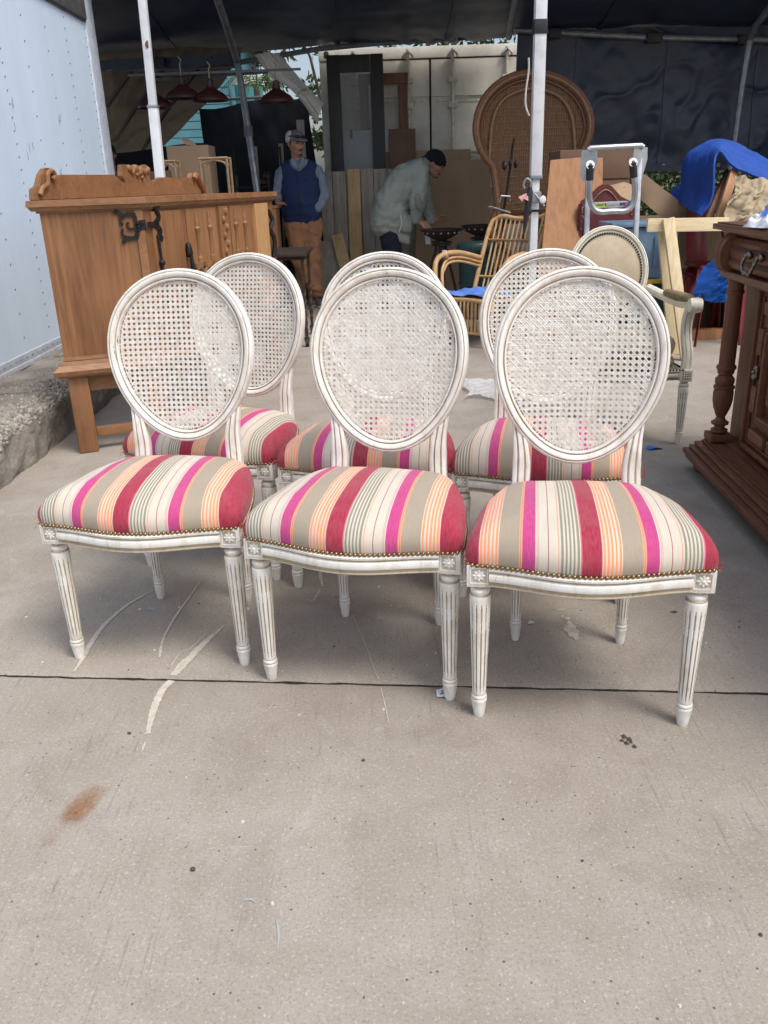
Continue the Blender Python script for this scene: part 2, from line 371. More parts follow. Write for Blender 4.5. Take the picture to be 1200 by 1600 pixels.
    def sweep(s, path, prof, vdir, closed=False, mi=0, scale=None, mis=None):
        # prof: closed list of (u,v); u along t x v ; vdir: Vector or list of Vectors
        P = [Vector(p) for p in path]; k = len(P); n = len(prof); vs = []
        for i in range(k):
            a = P[(i - 1) % k] if (closed or i > 0) else P[i]; b = P[(i + 1) % k] if (closed or i < k - 1) else P[i]
            t = (b - a).normalized(); vd = (vdir[i] if isinstance(vdir, list) else vdir)
            u = t.cross(vd).normalized(); v = u.cross(t).normalized(); sc = scale[i] if scale else (1, 1)
            for (pu, pv) in prof: vs.append(P[i] + u * pu * sc[0] + v * pv * sc[1])
        o = len(s.v); s.v += [tuple(p) for p in vs]
        for i in range(k if closed else k - 1):
            i2 = (i + 1) % k
            for j in range(n):
                s.f.append((o + i * n + j, o + i * n + (j + 1) % n, o + i2 * n + (j + 1) % n, o + i2 * n + j)); s.mi.append(mis[j] if mis else mi)
        if not closed:
            s.f += [tuple(o + j for j in range(n))[::-1], tuple(o + (k - 1) * n + j for j in range(n))]; s.mi += [mi, mi]
        return s
    def grid(s, fn, nu, nv, mi=0, thick=0, wrap=False):
        vs = []; fs = []
        for i in range(nu + 1):
            for j in range(nv + 1): vs.append(Vector(fn(i / nu, j / nv)))
        w = nv + 1
        for i in range(nu):
            for j in range(nv): fs.append((i * w + j, (i + 1) * w + j, (i + 1) * w + j + 1, i * w + j + 1))
        if thick:
            N = len(vs); ex = []
            for i in range(nu + 1):
                for j in range(nv + 1):
                    a = vs[min(i + 1, nu) * w + j] - vs[max(i - 1, 0) * w + j]; b = vs[i * w + min(j + 1, nv)] - vs[i * w + max(j - 1, 0)]
                    nn = a.cross(b); nn = nn.normalized() if nn.length > 1e-9 else Vector((0, 0, 1)); ex.append(vs[i * w + j] + nn * thick)
            fs2 = [tuple(q + N for q in f[::-1]) for f in fs]
            rim = [i * w for i in range(nu + 1)] + [nu * w + j for j in range(1, nv + 1)] + [i * w + nv for i in range(nu - 1, -1, -1)] + [j for j in range(nv - 1, 0, -1)]
            fs3 = [(rim[q], rim[(q + 1) % len(rim)], rim[(q + 1) % len(rim)] + N, rim[q] + N) for q in range(len(rim))]
            vs += ex; fs = [f[::-1] for f in fs] + [f[::-1] for f in fs2] + fs3
        return s.add(vs, fs, mi)
    def ball(s, c, r, M_=None, sub=2, mi=0):
        bm = bmesh.new(); bmesh.ops.create_icosphere(bm, subdivisions=sub, radius=1)
        r = (r, r, r) if isinstance(r, (int, float)) else r
        for v in bm.verts: v.co = Vector((v.co.x * r[0], v.co.y * r[1], v.co.z * r[2]))
        mm = Matrix.Translation(Vector(c)) @ (M_ if M_ is not None else Matrix.Identity(4))
        return s.bm(bm, mi, mm)
    def hull(s, balls, mi=0, sub=2):
        # convex hull of spheres / ellipsoids [(centre, r)]
        bm = bmesh.new()
        for c, r in balls:
            r = (r, r, r) if isinstance(r, (int, float)) else r
            q = bmesh.ops.create_icosphere(bm, subdivisions=sub, radius=1)
            for v in q['verts']: v.co = Vector((v.co.x * r[0], v.co.y * r[1], v.co.z * r[2])) + Vector(c)
        b2 = bmesh.new(); vv = [b2.verts.new(v.co) for v in bm.verts]; bm.free()
        r = bmesh.ops.convex_hull(b2, input=vv)
        bmesh.ops.delete(b2, geom=[g for g in r['geom_interior'] if isinstance(g, bmesh.types.BMVert)], context='VERTS')
        return s.bm(b2, mi)
    def mesh(s, name, mats, smooth=35):
        me = bpy.data.meshes.new(name); me.from_pydata(s.v, [], s.f)
        mats = mats if isinstance(mats, (list, tuple)) else [mats]
        for x in mats: me.materials.append(M[x] if isinstance(x, str) else x)
        if len(mats) > 1: me.polygons.foreach_set('material_index', s.mi)
        if s.fab is not None:
            at = me.attributes.new('fab', 'FLOAT', 'POINT'); at.data.foreach_set('value', s.fab)
        if smooth:
            me.shade_smooth()
            if smooth < 180: me.set_sharp_from_angle(angle=R(smooth))
        me.update(); return me
    def build(s, name, mats, parent=None, smooth=35, fix=False):
        me = s.mesh(name, mats, smooth)
        if fix:
            bm = bmesh.new(); bm.from_mesh(me); bmesh.ops.recalc_face_normals(bm, faces=bm.faces[:]); bm.to_mesh(me); bm.free()
        o = bpy.data.objects.new(name, me); COL.objects.link(o)
        if parent: o.parent = parent
        return o
def tag(o, label=None, cat=None, group=None, kind=None):
    if label: o['label'] = label
    if cat: o['category'] = cat
    if group: o['group'] = group
    if kind: o['kind'] = kind
    return o
def thing(name, label, cat, loc=(0, 0, 0), rz=0, group=None):
    o = bpy.data.objects.new(name, None); COL.objects.link(o); o.empty_display_size = .1
    o.location = loc; o.rotation_euler = (0, 0, rz); return tag(o, label, cat, group)
def part(name, mesh, parent, label=None, loc=None, rz=None):
    o = bpy.data.objects.new(name, mesh); COL.objects.link(o); o.parent = parent
    if loc: o.location = loc
    if rz: o.rotation_euler = (0, 0, rz)
    if label: o['label'] = label
    return o
def copy_tree(o, parent=None):
    c = o.copy(); COL.objects.link(c); c.parent = parent
    for ch in list(o.children): copy_tree(ch, c)
    return c
def bez(pts, n=24, closed=False):
    # Catmull-Rom through pts
    P = [Vector(p) for p in pts]; k = len(P); out = []
    segs = k if closed else k - 1
    for i in range(segs):
        p0 = P[(i - 1) % k] if (closed or i > 0) else P[0] * 2 - P[1]; p1 = P[i]; p2 = P[(i + 1) % k]
        p3 = P[(i + 2) % k] if (closed or i < k - 2) else P[-1] * 2 - P[-2]
        for q in range(n):
            t = q / n
            out.append(.5 * ((2 * p1) + (p2 - p0) * t + (2 * p0 - 5 * p1 + 4 * p2 - p3) * t * t + (3 * p1 - p0 - 3 * p2 + p3) * t ** 3))
    if not closed: out.append(P[-1])
    return out
def fbm(x, y, z=0, o=4): return noise.fractal(Vector((x, y, z)), 1.0, 2.0, o)
def remesh(mb, name, mats, parent, voxel=.01, smooth=6, disp=None):
    """fuse the collected shapes into one continuous skin"""
    me = mb.mesh(name, mats, 0); o = bpy.data.objects.new(name, me); COL.objects.link(o)
    md = o.modifiers.new('r', 'REMESH'); md.mode = 'VOXEL'; md.voxel_size = voxel; md.use_smooth_shade = True
    if smooth: sm = o.modifiers.new('s', 'SMOOTH'); sm.iterations = smooth; sm.factor = .5
    dg = bpy.context.evaluated_depsgraph_get(); ev = o.evaluated_get(dg)
    nm = bpy.data.meshes.new_from_object(ev); o.modifiers.clear(); o.data = nm; bpy.data.meshes.remove(me); nm.name = name
    if disp:
        nrm = [v.normal.copy() for v in nm.vertices]
        for v, n_ in zip(nm.vertices, nrm): v.co += n_ * disp(v.co)
    nm.shade_smooth(); nm.update()
    if parent: o.parent = parent
    return o

# ================================================================ SETTING: ground, slabs, marks
g = MB(); g.box((-90, -30, -.5), (90, 160, -.06)); gr = g.build('ground', 'dirt'); tag(gr, 'bare earth and concrete apron the furniture stands on', 'ground', kind='structure')
def jy(x): return 1.8216 - .1028 * x
def slab(side, y_far, mat):
    xs = [-9 + .02 * i for i in range(901)] if True else []
    xs = [-9 + i * .25 for i in range(28)] + [-2 + i * .016 for i in range(250)] + [2 + i * .25 for i in range(29)]
    rows = []
    for x in xs:
        e = .0031 + .0042 * fbm(x * 14, side * 3, 0, 4) + .002 * max(0, noise.noise(Vector((x * 60, side, 1)))) + .004 * max(0, noise.noise(Vector((x * 5, side, 7))) - .25)
        y = jy(x) + side * e
        rows.append([(x, y, -.05), (x, y + side * .001, -.0022), (x, y + side * .006, 0), (x, jy(x) + side * .5, 0), (x, y_far, 0)])
    mb = MB(); vs = [p for r in rows for p in r]; fs = []
    for i in range(len(rows) - 1):
        for j in range(4):
            q = (i * 5 + j, (i + 1) * 5 + j, (i + 1) * 5 + j + 1, i * 5 + j + 1)
            fs.append(q if side > 0 else q[::-1])
    mb.add(vs, fs); mb.mi = [1 if i % 4 == 0 else 0 for i in range(len(fs))]; return mb.build('concrete_slab', [mat, 'grime'], gr, 60)
s_front = slab(-1, -5, 'slab'); s_back = slab(1, 15, 'slab2')
tag(s_front, 'cleaner concrete slab in the foreground'); tag(s_back, 'stained concrete slab under the chairs')
mb = MB(); mb.box((-9, .6, -.058), (9, 2.9, -.022)); mb.build('joint_filler', 'grime', gr)

def ragged(pts, ws, z=.0018, seed=0, n=14, rag=.45):
    mb = MB(); P = bez([(x, y, 0) for x, y in pts], n); k = len(P); vs = []; fs = []
    wi = [ws[min(int(i / n), len(ws) - 2)] * (1 - (i / n) % 1) + ws[min(int(i / n) + 1, len(ws) - 1)] * ((i / n) % 1) for i in range(k)]
    for i, p in enumerate(P):
        t = (P[min(i + 1, k - 1)] - P[max(i - 1, 0)]).normalized(); u = Vector((-t.y, t.x, 0))
        a = wi[i] * (1 + rag * noise.noise(Vector((i * .9, seed, 0))) + rag * .6 * noise.noise(Vector((i * 2.7, seed, 4))))
        b = wi[i] * (1 + rag * noise.noise(Vector((i * .8, seed, 9))) + rag * .6 * noise.noise(Vector((i * 2.3, seed, 12))))
        vs += [p + u * a * .5 + Vector((0, 0, z)), p - u * b * .5 + Vector((0, 0, z))]
    fs = [(2 * i, 2 * i + 1, 2 * i + 3, 2 * i + 2) for i in range(k - 1)]
    return mb.add(vs, fs)
def blotch(c, r, seed, z=.0018, sx=1, sy=1, n=36, amp=.5):
    vs = [(c[0], c[1], z)]
    for i in range(n):
        a = 2 * pi * i / n; rr = r * (1 + amp * fbm(cos(a) * 1.6 + seed, sin(a) * 1.6, seed, 4) + amp * .5 * noise.noise(Vector((i * 1.7, seed, 0))))
        vs.append((c[0] + cos(a) * rr * sx, c[1] + sin(a) * rr * sy, z))
    return vs, [(0, i, i % n + 1) for i in range(1, n + 1)]
streaks = [
 ([(-0.743, 2.405), (-0.799, 2.313), (-0.833, 2.194), (-0.841, 2.086), (-0.837, 2.000), (-0.839, 1.932)], [.003, .010, .014, .015, .012, .004]),
 ([(-0.605, 2.464), (-0.618, 2.342), (-0.634, 2.219), (-0.638, 2.087), (-0.626, 1.990)], [.003, .006, .008, .007, .008]),
 ([(-0.476, 2.161), (-0.509, 2.078), (-0.548, 1.962), (-0.565, 1.896)], [.004, .018, .026, .022]),
 ([(-0.522, 2.116), (-0.547, 2.039), (-0.573, 2.006), (-0.583, 1.948)], [.002, .004, .003, .004]),
 ([(-0.207, 2.570), (-0.215, 2.486), (-0.203, 2.396)], [.004, .014, .003]),
 ([(-0.249, 2.307), (-0.225, 2.301), (-0.210, 2.369)], [.003, .005, .003]),
 ([(-0.103, 2.193), (-0.062, 2.014), (-0.039, 1.894), (-0.028, 1.845)], [.0025, .003, .003, .003])]
for i, (p, w) in enumerate(streaks):
    ragged(p, w, seed=i * 3.3).build('paint_streak', 'mark', s_back, 0)
streaks = [([(-0.566, 1.872), (-0.580, 1.826), (-0.581, 1.742), (-0.571, 1.646)], [.022, .020, .018, .010]),
 ([(-0.568, 1.615), (-0.569, 1.600), (-0.567, 1.582)], [.002, .006, .002]),
 ([(-0.023, 1.806), (-0.016, 1.750), (-0.005, 1.657)], [.0022, .0025, .0015])]
for i, (p, w) in enumerate(streaks): ragged(p, w, seed=40 + i * 3.3).build('paint_streak', 'mark', s_front, 0)
mb = MB()
for c, r, s_, sx, sy in [((0.515, 2.063), .028, 1, .8, 1.5), ((0.514, 2.130), .010, 2, 1, 1), ((0.570, 2.276), .010, 3, 1.6, .8), ((0.596, 2.253), .012, 4, 1.5, .8), ((0.512, 2.185), .006, 5, 2, .8), ((0.507, 2.135), .008, 6, .6, 1.6)]:
    mb.add(*blotch(c, r, s_ * 7.1, sx=sx, sy=sy, amp=.8))
mb.build('paint_splash', 'mark', s_back, 0)
mb = MB()
for c, r, s_, sx, sy in [((-0.724, 2.278), .012, 11, 1.4, .8), ((-0.764, 2.490), .009, 12, .6, 1.3)]: mb.add(*blotch(c, r, s_ * 3, sx=sx, sy=sy, amp=.6))
mb.build('blue_chalk_smudge', 'bluemark', s_back, 0)
for i, (p, w) in enumerate([([(-0.210, 1.097), (-0.203, 1.068), (-0.202, 1.039)], [.002, .005, .002]), ([(-0.275, 1.142), (-0.261, 1.144), (-0.250, 1.135)], [.002, .004, .002])]):
    ragged(p, w, seed=70 + i).build('blue_chalk_line', 'bluemark', s_front, 0)
for pts, w_, sl, sd_c in (([(-0.100, 3.036), (0.019, 2.714), (0.095, 2.424), (0.125, 2.185), (0.138, 1.902)], .0011, s_back, 95), ([(1.143, 2.234), (0.996, 2.203), (0.885, 2.131), (0.746, 1.960), (0.648, 1.809)], .0010, s_back, 97)):
    pj = [(x + .006 * noise.noise(Vector((i * 3.1, sd_c, 0))), y + .006 * noise.noise(Vector((i * 2.7, sd_c, 5)))) for i, (x, y) in enumerate(pts)]
    ragged(pj, [w_] * len(pts), z=.0009, seed=sd_c, n=20, rag=.9).build('hairline_crack', 'crack', sl, 0)
# rust stain: alpha-feathered deposit
mb = MB(); mb.fab = []
ra, rb = V(*(-0.627, 1.467)), V(*(-0.697, 1.257)); rd = rb - ra; rn = V(-rd.y, rd.x).normalized()
for i in range(33):
    for j in range(17):
        u, w = i / 32, (j / 16 - .5) * 2
        wd = .036 if u < .5 else .036 - .022 * (u - .5) / .5
        p = ra + rd * u + rn * (w * wd)
        mb.v.append((p.x, p.y, .0016))
        al = sin(pi * min(1, u * 1.02 + .04)) ** .7 * (1.25 if u < .4 else 1.25 - 1.0 * min(1, (u - .4) / .15) if u < .55 else .25 + .45 * math.exp(-((u - .8) / .09) ** 2))
        mb.fab.append(max(0, (1 - w * w)) * al)
for i in range(32):
    for j in range(16): mb.f.append((i * 17 + j, i * 17 + j + 1, (i + 1) * 17 + j + 1, (i + 1) * 17 + j)); mb.mi.append(0)
tag(mb.build('rust_stain', 'ruststain', s_front, 0), 'orange rust stain')
# scattered grit, chips and leaf bits
rs = random.Random(3)
for nm, mat_, n_, sz in (('paint_chips', 'chip', 90, .0042), ('grit', 'debris', 60, .0032)):
    mb = MB()
    for i in range(n_):
        x, y = rs.uniform(-1.2, 1.2), rs.choice([rs.uniform(.75, 2.4), rs.uniform(1.8, 4.2)])
        if abs(y - jy(x)) < .03: continue
        r = sz * rs.uniform(.4, 1.2)
        n5 = rs.randint(4, 6); a0 = rs.random() * 6
        ps = [(x + cos(a0 + 2 * pi * q / n5) * r * rs.uniform(.6, 1.3), y + sin(a0 + 2 * pi * q / n5) * r * rs.uniform(.6, 1.3)) for q in range(n5)]
        mb.add([(p[0], p[1], .0005) for p in ps] + [(p[0] * .7 + x * .3, p[1] * .7 + y * .3, .002 + r * .3) for p in ps],
               [tuple(range(n5, 2 * n5))] + [(q, (q + 1) % n5, (q + 1) % n5 + n5, q + n5) for q in range(n5)])
    o = mb.build(nm, mat_, None, 0); tag(o, 'tiny pale paint chips strewn over the concrete' if mat_ == 'chip' else 'tiny dark grit strewn over the concrete', 'litter', kind='stuff')
mb = MB()
for c, r in [((0.526, 1.574), .007), ((0.535, 1.564), .008), ((0.525, 1.550), .006), ((0.539, 1.538), .007), ((0.518, 1.560), .005), ((0.536, 1.554), .005)]:
    vs, fs = blotch(c, r, c[0] * 50, z=.002, sx=.8); vs[0] = (c[0], c[1], .005); mb.add(vs, fs)
tag(mb.build('leaf_litter', 'debris', None, 0), 'crumbled dark leaves on the slab in front of the right chair', 'leaf litter')
mb = MB()
vs, fs = blotch((0.831, 2.147), .008, 3, z=.002, sx=1.3, sy=.7); vs[0] = (*vs[0][:2], .007); mb.add(vs, fs)
tag(mb.build('dead_leaf', 'debris', None, 0), 'curled dark leaf beside the right chair front leg', 'leaf')
mb = MB()
for c, r in [((-0.379, 1.218), .006), ((-0.064, 1.521), .0045), ((-0.615, 1.649), .005)]: mb.ball((c[0], c[1], r * .6), (r, r * .8, r * .7), sub=1)
tag(mb.build('pebbles', 'debris', None), 'three small dark pebbles lying on the front slab', 'pebbles', kind='stuff')
mb = MB(); x, y = (0.402, 2.104); mb.hull([((x, y, .004), .003), ((x + .014, y + .004, .004), .004), ((x + .006, y + .012, .005), .003)], sub=1)
tag(mb.build('paint_flake', 'chip', None), 'white flake lying beneath the right front chair', 'flake')
# paper price tag by the middle chair's leg
mb = MB(); x, y = (0.129, 1.769)
mb.grid(lambda u, v: (x - .014 + .028 * u, y - .016 + .030 * v, .004 + .006 * u * v), 4, 4, thick=.0006)
pt_ = mb.build('price_sticker', 'tagpaper', None, 0); tag(pt_, 'small white price sticker on the slab at the middle chair foot', 'sticker')
mb = MB()
mb.tube([(x - .006, y - .009, .0065), (x + .002, y - .004, .0075), (x - .002, y + .002, .0075), (x + .005, y + .006, .0085)], .0011, 5)
mb.tube([(x + .004, y - .009, .0075), (x + .006, y - .001, .0085)], .0011, 5)
mb.build('ink_scribble', 'bluelabel', pt_)
mb = MB(); x, y = (1.266, 3.710); mb.grid(lambda u, v: (x - .035 + .07 * u, y - .02 + .04 * v + .01 * u, .003 + .008 * sin(3 * u + v)), 6, 4, thick=.001)
tag(mb.build('tape_scrap', 'bluetarp', None, 0), 'scrap of blue tape on the concrete behind the chairs', 'tape scrap')
mb = MB()
def wrapf(u, v):
    x0, y0 = .48 + .30 * u + .05 * sin(5 * v), 4.74 + .52 * v + .06 * sin(6 * u)
    return (x0, y0, .012 + .022 * abs(fbm(u * 5, v * 5, 3)) + .02 * max(0, sin(7 * u + 3 * v)) * .6)
mb.grid(wrapf, 30, 30)
tag(mb.build('plastic_wrap', 'film', None, 60), 'crumpled clear plastic wrap lying on the concrete behind the middle chairs', 'plastic wrap')

# ================================================================ SIX OVAL-BACK CHAIRS (local: x right, +y to the back, z up)
BOW = .048
def seat_outline(n=26, hw=.266, hb=.180, dep=.395):
    """closed outline, counter-clockwise from front left"""
    P = []
    for i in range(n + 1):
        x = -hw + 2 * hw * i / n; P.append((x, -.027 - BOW * (.5 + .5 * cos(pi * x / hw))))
    for i in range(1, 13):
        t = i / 12; P.append((hw + (hb - hw) * t + .018 * sin(pi * t), -.024 + (dep) * t))
    for i in range(1, 14): P.append((hb - 2 * hb * i / 14, dep - .024 + .012 * sin(pi * i / 14)))
    for i in range(0, 12):
        t = i / 12; P.append((-hb + (hb - hw) * t - .018 * sin(pi * t), dep - .024 - dep * t))
    return P
def round_corners(P, it=2):
    for _ in range(it): P = [((P[i - 1][0] + 2 * P[i][0] + P[(i + 1) % len(P)][0]) / 4, (P[i - 1][1] + 2 * P[i][1] + P[(i + 1) % len(P)][1]) / 4) for i in range(len(P))]
    return P
OUT = round_corners(seat_outline(), 1)
def seat_mesh(flip):
    c = V(0, .165, 0); prof = [(.985, .398), (1.0, .403), (1.010, .411), (1.015, .423), (1.010, .436), (.993, .449), (.962, .461), (.915, .471), (.845, .480), (.745, .4885), (.615, .4955), (.46, .501), (.28, .5055), (.12, .508)]
    mb = MB(); n = len(OUT); vs = []; fs = []; fab = []
    for k, (s_, z) in enumerate(prof):
        for (x, y) in OUT:
            dx, dy = x, y - c.y; py = c.y + dy * s_; px = dx * s_
            q = noise.noise(Vector((px * 9, py * 9, k * .1))) * .003
            hwl = .262 - .20 * max(0, min(.395, py + .027)); vs.append((px, py, z + (q if k > 3 else 0) - (.004 * max(0, -dy / .23) * (1 if k > 4 else 0) * s_ ** 2) - .018 * max(0, dy / .2) ** 2 * s_ ** 2 * min(1, max(0, (z - .41) / .04))))
            fab.append(max(-.262, min(.262, px * (.262 / hwl) ** .42)))
    for k in range(len(prof) - 1):
        for j in range(n): fs.append((k * n + j, k * n + (j + 1) % n, (k + 1) * n + (j + 1) % n, (k + 1) * n + j))
    vs.append((0, c.y, .508)); fab.append(0); L = len(vs) - 1; k = len(prof) - 1
    fs += [(k * n + j, k * n + (j + 1) % n, L) for j in range(n)]
    vs.append((0, c.y, .398)); fab.append(0); fs += [((j + 1) % n, j, len(vs) - 1) for j in range(n)]
    mb.add(vs, fs); mb.fab = [(-min(x, .252) + .002 if flip else x + .022) for x in fab]
    return mb.mesh('seat_cushion', 'fabric', 180)
def fray_mesh():
    mb = MB(); rr = random.Random(5)
    for sx in (-1, 1):
        for i in range(46):
            t = rr.random() ** 1.5 * .30; x = sx * (.264 - t * .15 + .002); y = -.028 + t; z = .404 + rr.uniform(-.006, .022)
            d = V(sx * rr.uniform(.3, 1), rr.uniform(-1, .4), rr.uniform(-.9, .5)).normalized() * rr.uniform(.006, .014)
            mb.tube([(x, y, z), V(x, y, z) + d * .6 + V(0, 0, rr.uniform(-.002, .002)), V(x, y, z) + d], .0006, 3, mi=rr.choice([0, 0, 1]), cap=False)
    return mb.mesh('frayed_threads', [plain_fr1, plain_fr2], 0)
plain_fr1 = plain('crimson_thread', srgb(175, 52, 66), None, 9, .9, 0, 0); plain_fr2 = plain('orange_thread', srgb(236, 150, 105), None, 9, .9, 0, 0)
def nails_mesh(mat='nail'):
    mb = MB(); P = [V(x, y, 0) for x, y in OUT]
    # along front from the back-left corner round to the back-right
    i0 = min(range(len(P)), key=lambda i: (P[i] - V(-.178, .355, 0)).length); seq = [P[(i0 + k) % len(P)] for k in range(len(P))]
    tot = 0; nxt = 0; pts = []
    for a, b in zip(seq, seq[1:]):
        L = (b - a).length
        while nxt < tot + L:
            p = a + (b - a) * ((nxt - tot) / L); t = (b - a).normalized(); pts.append((p, V(t.y, -t.x, 0))); nxt += .0110
        tot += L
        if (b - V(.178, .355, 0)).length < .02: break
    for p, nn in pts:
        mm = Matrix.Translation(p + nn * .0025 + V(0, 0, .4035)) @ nn.to_track_quat('Z', 'Y').to_matrix().to_4x4()
        mb.lathe([(0, .0050), (.0019, .0046), (.0036, .0027), (.0042, .0004)], 8, mm)
    return mb.mesh('nail_trim', mat, 60)
RAILP = [(0, -.022), (.004, -.024), (.012, -.024), (.015, -.021), (.011, -.019), (.011, -.013), (.016, -.010), (.018, -.003), (.016, .005), (.011, .008), (.011, .012), (.016, .014), (.017, .019), (.012, .022), (0, .022)]
RAILM = [0] * 15; RAILM[4] = 1; RAILM[9] = 1; RAILM[3] = 1; RAILM[10] = 0
def rail_front_mesh():
    path = [(x, -.024 + .012 - BOW * (.5 + .5 * cos(pi * x / .245)) - .006, .378) for x in [-.212 + .424 * i / 30 for i in range(31)]]
    mb = MB(); mb.sweep(path, RAILP, V(0, 0, 1), mis=RAILM); return mb.mesh('front_rail', ['white', 'glaze'], 40)
def rail_side_mesh(sx):
    path = [(sx * .232, .02, .378), (sx * .205, .19, .378), (sx * .165, .345, .378)]
    if sx < 0: path = path[::-1]
    mb = MB(); mb.sweep(bez(path, 6), [(u, v) for u, v in RAILP], V(0, 0, 1), mis=RAILM); return mb.mesh('side_rail', ['white', 'glaze'], 40)
def rail_back_mesh():
    mb = MB(); mb.box((-.13, .345, .356), (.13, .367, .402), .004); return mb.mesh('rear_rail', 'white')
def block_mesh():
    mb = MB(); mb.box((-.027, -.026, -.029), (.027, .026, .025), .003)
    return mb.mesh('corner_block', 'white')
def rosette_mesh():
    mb = MB(); y0 = -.0265
    for sgn, ax in ((1, 0), (-1, 0), (1, 1), (-1, 1)):   # square bead round the flower
        if ax == 0: mb.beam((-.019, y0, sgn * .0185), (.019, y0, sgn * .0185), .003, .003, up=(0, 1, 0))
        else: mb.beam((sgn * .0185, y0, -.017), (sgn * .0185, y0, .017), .003, .003, up=(0, 1, 0))
    mb.box((-.017, y0 - .0004, -.017), (.017, y0 + .002, .017), 0, 1)
    for k in range(8):
        a = pi / 4 * k; L = .0125 if k % 2 == 0 else .0115
        mm = Matrix.Translation((0, y0 - .0006, 0)) @ Matrix.Rotation(a, 4, 'Y')
        mb.hull([((mm @ V(.004, 0, 0))[:], (.0022, .0026, .0022)), ((mm @ V(L - .0035, 0, .0))[:], (.0042, .0030, .0042)), ((mm @ V(L, 0, 0))[:], (.003, .002, .003))], 0, 1)
    mb.ball((0, y0 - .002, 0), (.0042, .0035, .0042), sub=2)
    return mb.mesh('rosette', ['white', 'petalshade'], 50)
def leg_mesh(h=.353, k=1.0, nm='front_leg', mats=('white', 'glaze')):
    prof = [(h, .019 * k), (h - .004, .0195 * k), (h - .008, .0175 * k), (h - .014, .0172 * k), (h - .017, .0215 * k), (h - .021, .0225 * k), (h - .025, .0205 * k), (h - .027, .0200 * k), (h - .031, .0235 * k), (h - .036, .0240 * k)]
    zt, zb = h - .05, .062; N = 26
    for i in range(N + 1):
        t = i / N; z = zt + (zb - zt) * t; prof.append((z, (.0238 - .0078 * t) * k))
    prof += [(.060, .0155 * k), (.057, .0178 * k), (.053, .0182 * k), (.050, .0168 * k), (.047, .0182 * k), (.043, .0185 * k), (.040, .0172 * k), (.030, .0165 * k), (.012, .0138 * k), (.003, .0128 * k), (0, .0118 * k)]
    prof = prof[::-1]; n = 144; NF = 12
    def mod(z, a, r):
        if z > zt - .004 or z < zb + .002: return r
        t = (zt - z) / (zt - zb); ph = (a * NF / (2 * pi)) % 1.0; q = abs(ph - .5) * 2   # 0 at flute centre
        if t < .25:      # pointed open dart at the head of each flute
            w = .52 * max(0, sin(pi * min(1, (t + .005) / .245))) ** .55
            return r - (.0026 * k * max(0, 1 - (q / w) ** 2) if w > .08 else 0)
        w = .26 * min(1, (t - .25) / .03) * min(1, max(0, (z - zb - .003) / .012))
        return r - (.0020 * k if q < w else 0)
    mb = MB(); mb.lathe(prof, n, mod=mod)
    # brown glaze lies in the flutes
    nv = n
    for i, f in enumerate(mb.f):
        if len(f) == 4:
            zc = sum(mb.v[q][2] for q in f) / 4
            if zb + .004 < zc < zt - .004:
                rads = [sqrt(mb.v[q][0] ** 2 + mb.v[q][1] ** 2) for q in f]; t = (zt - zc) / (zt - zb)
                if (.0238 - .0078 * t) * k - sum(rads) / 4 > (.0009 if t < .25 else .0008) * k: mb.mi[i] = 1
            elif abs(zc - (h - .028)) < .002 or abs(zc - .051) < .0018 or abs(zc - .0605) < .0012 or abs(zc - (h - .011)) < .003: mb.mi[i] = 1
    return mb.mesh(nm, list(mats), 50)
def back_y(x, z): return .387 + (z - .504) * .105 + .14 * max(0, z - .504) ** 2 - .022 * (x / .2) ** 2
def egg(a, w, hh, zc, k=.145): return (w * cos(a) * (1 + k * sin(a)), zc + hh * sin(a))
FR = [(.0, -.013), (.0, .004), (.003, .007), (.006, .007), (.0075, .0035), (.010, .0035), (.012, .0085), (.017, .0125), (.024, .0125), (.0265, .008), (.029, .008), (.031, .010), (.035, .008), (.037, .003), (.037, -.013)]
FRM = [0] * 15; FRM[4] = 1; FRM[9] = 1; FRM[3] = 1
FR = [(u * .85, v * .95) for u, v in FR]
def back_frame_mesh(mats=('white', 'glaze'), W_=.211, H_=.240, ZC=.743):
    n = 96; path = []; vd = []
    for i in range(n):
        a = 2 * pi * i / n; x, z = egg(a, W_ - .0315, H_ - .0315, ZC); path.append((x, back_y(x, z), z)); vd.append(V(.22 * x / .2 * -.5, -1, .16).normalized())
    # orientation: u must point outward
    t = (V(*path[1]) - V(*path[0])); u = t.cross(vd[0])
    if u.dot(V(*path[0]) - V(0, path[0][1], ZC)) < 0: path = path[::-1]; vd = vd[::-1]
    mb = MB(); mb.sweep(path, FR, vd, True, mis=FRM); return mb.mesh('back_frame', list(mats), 45)
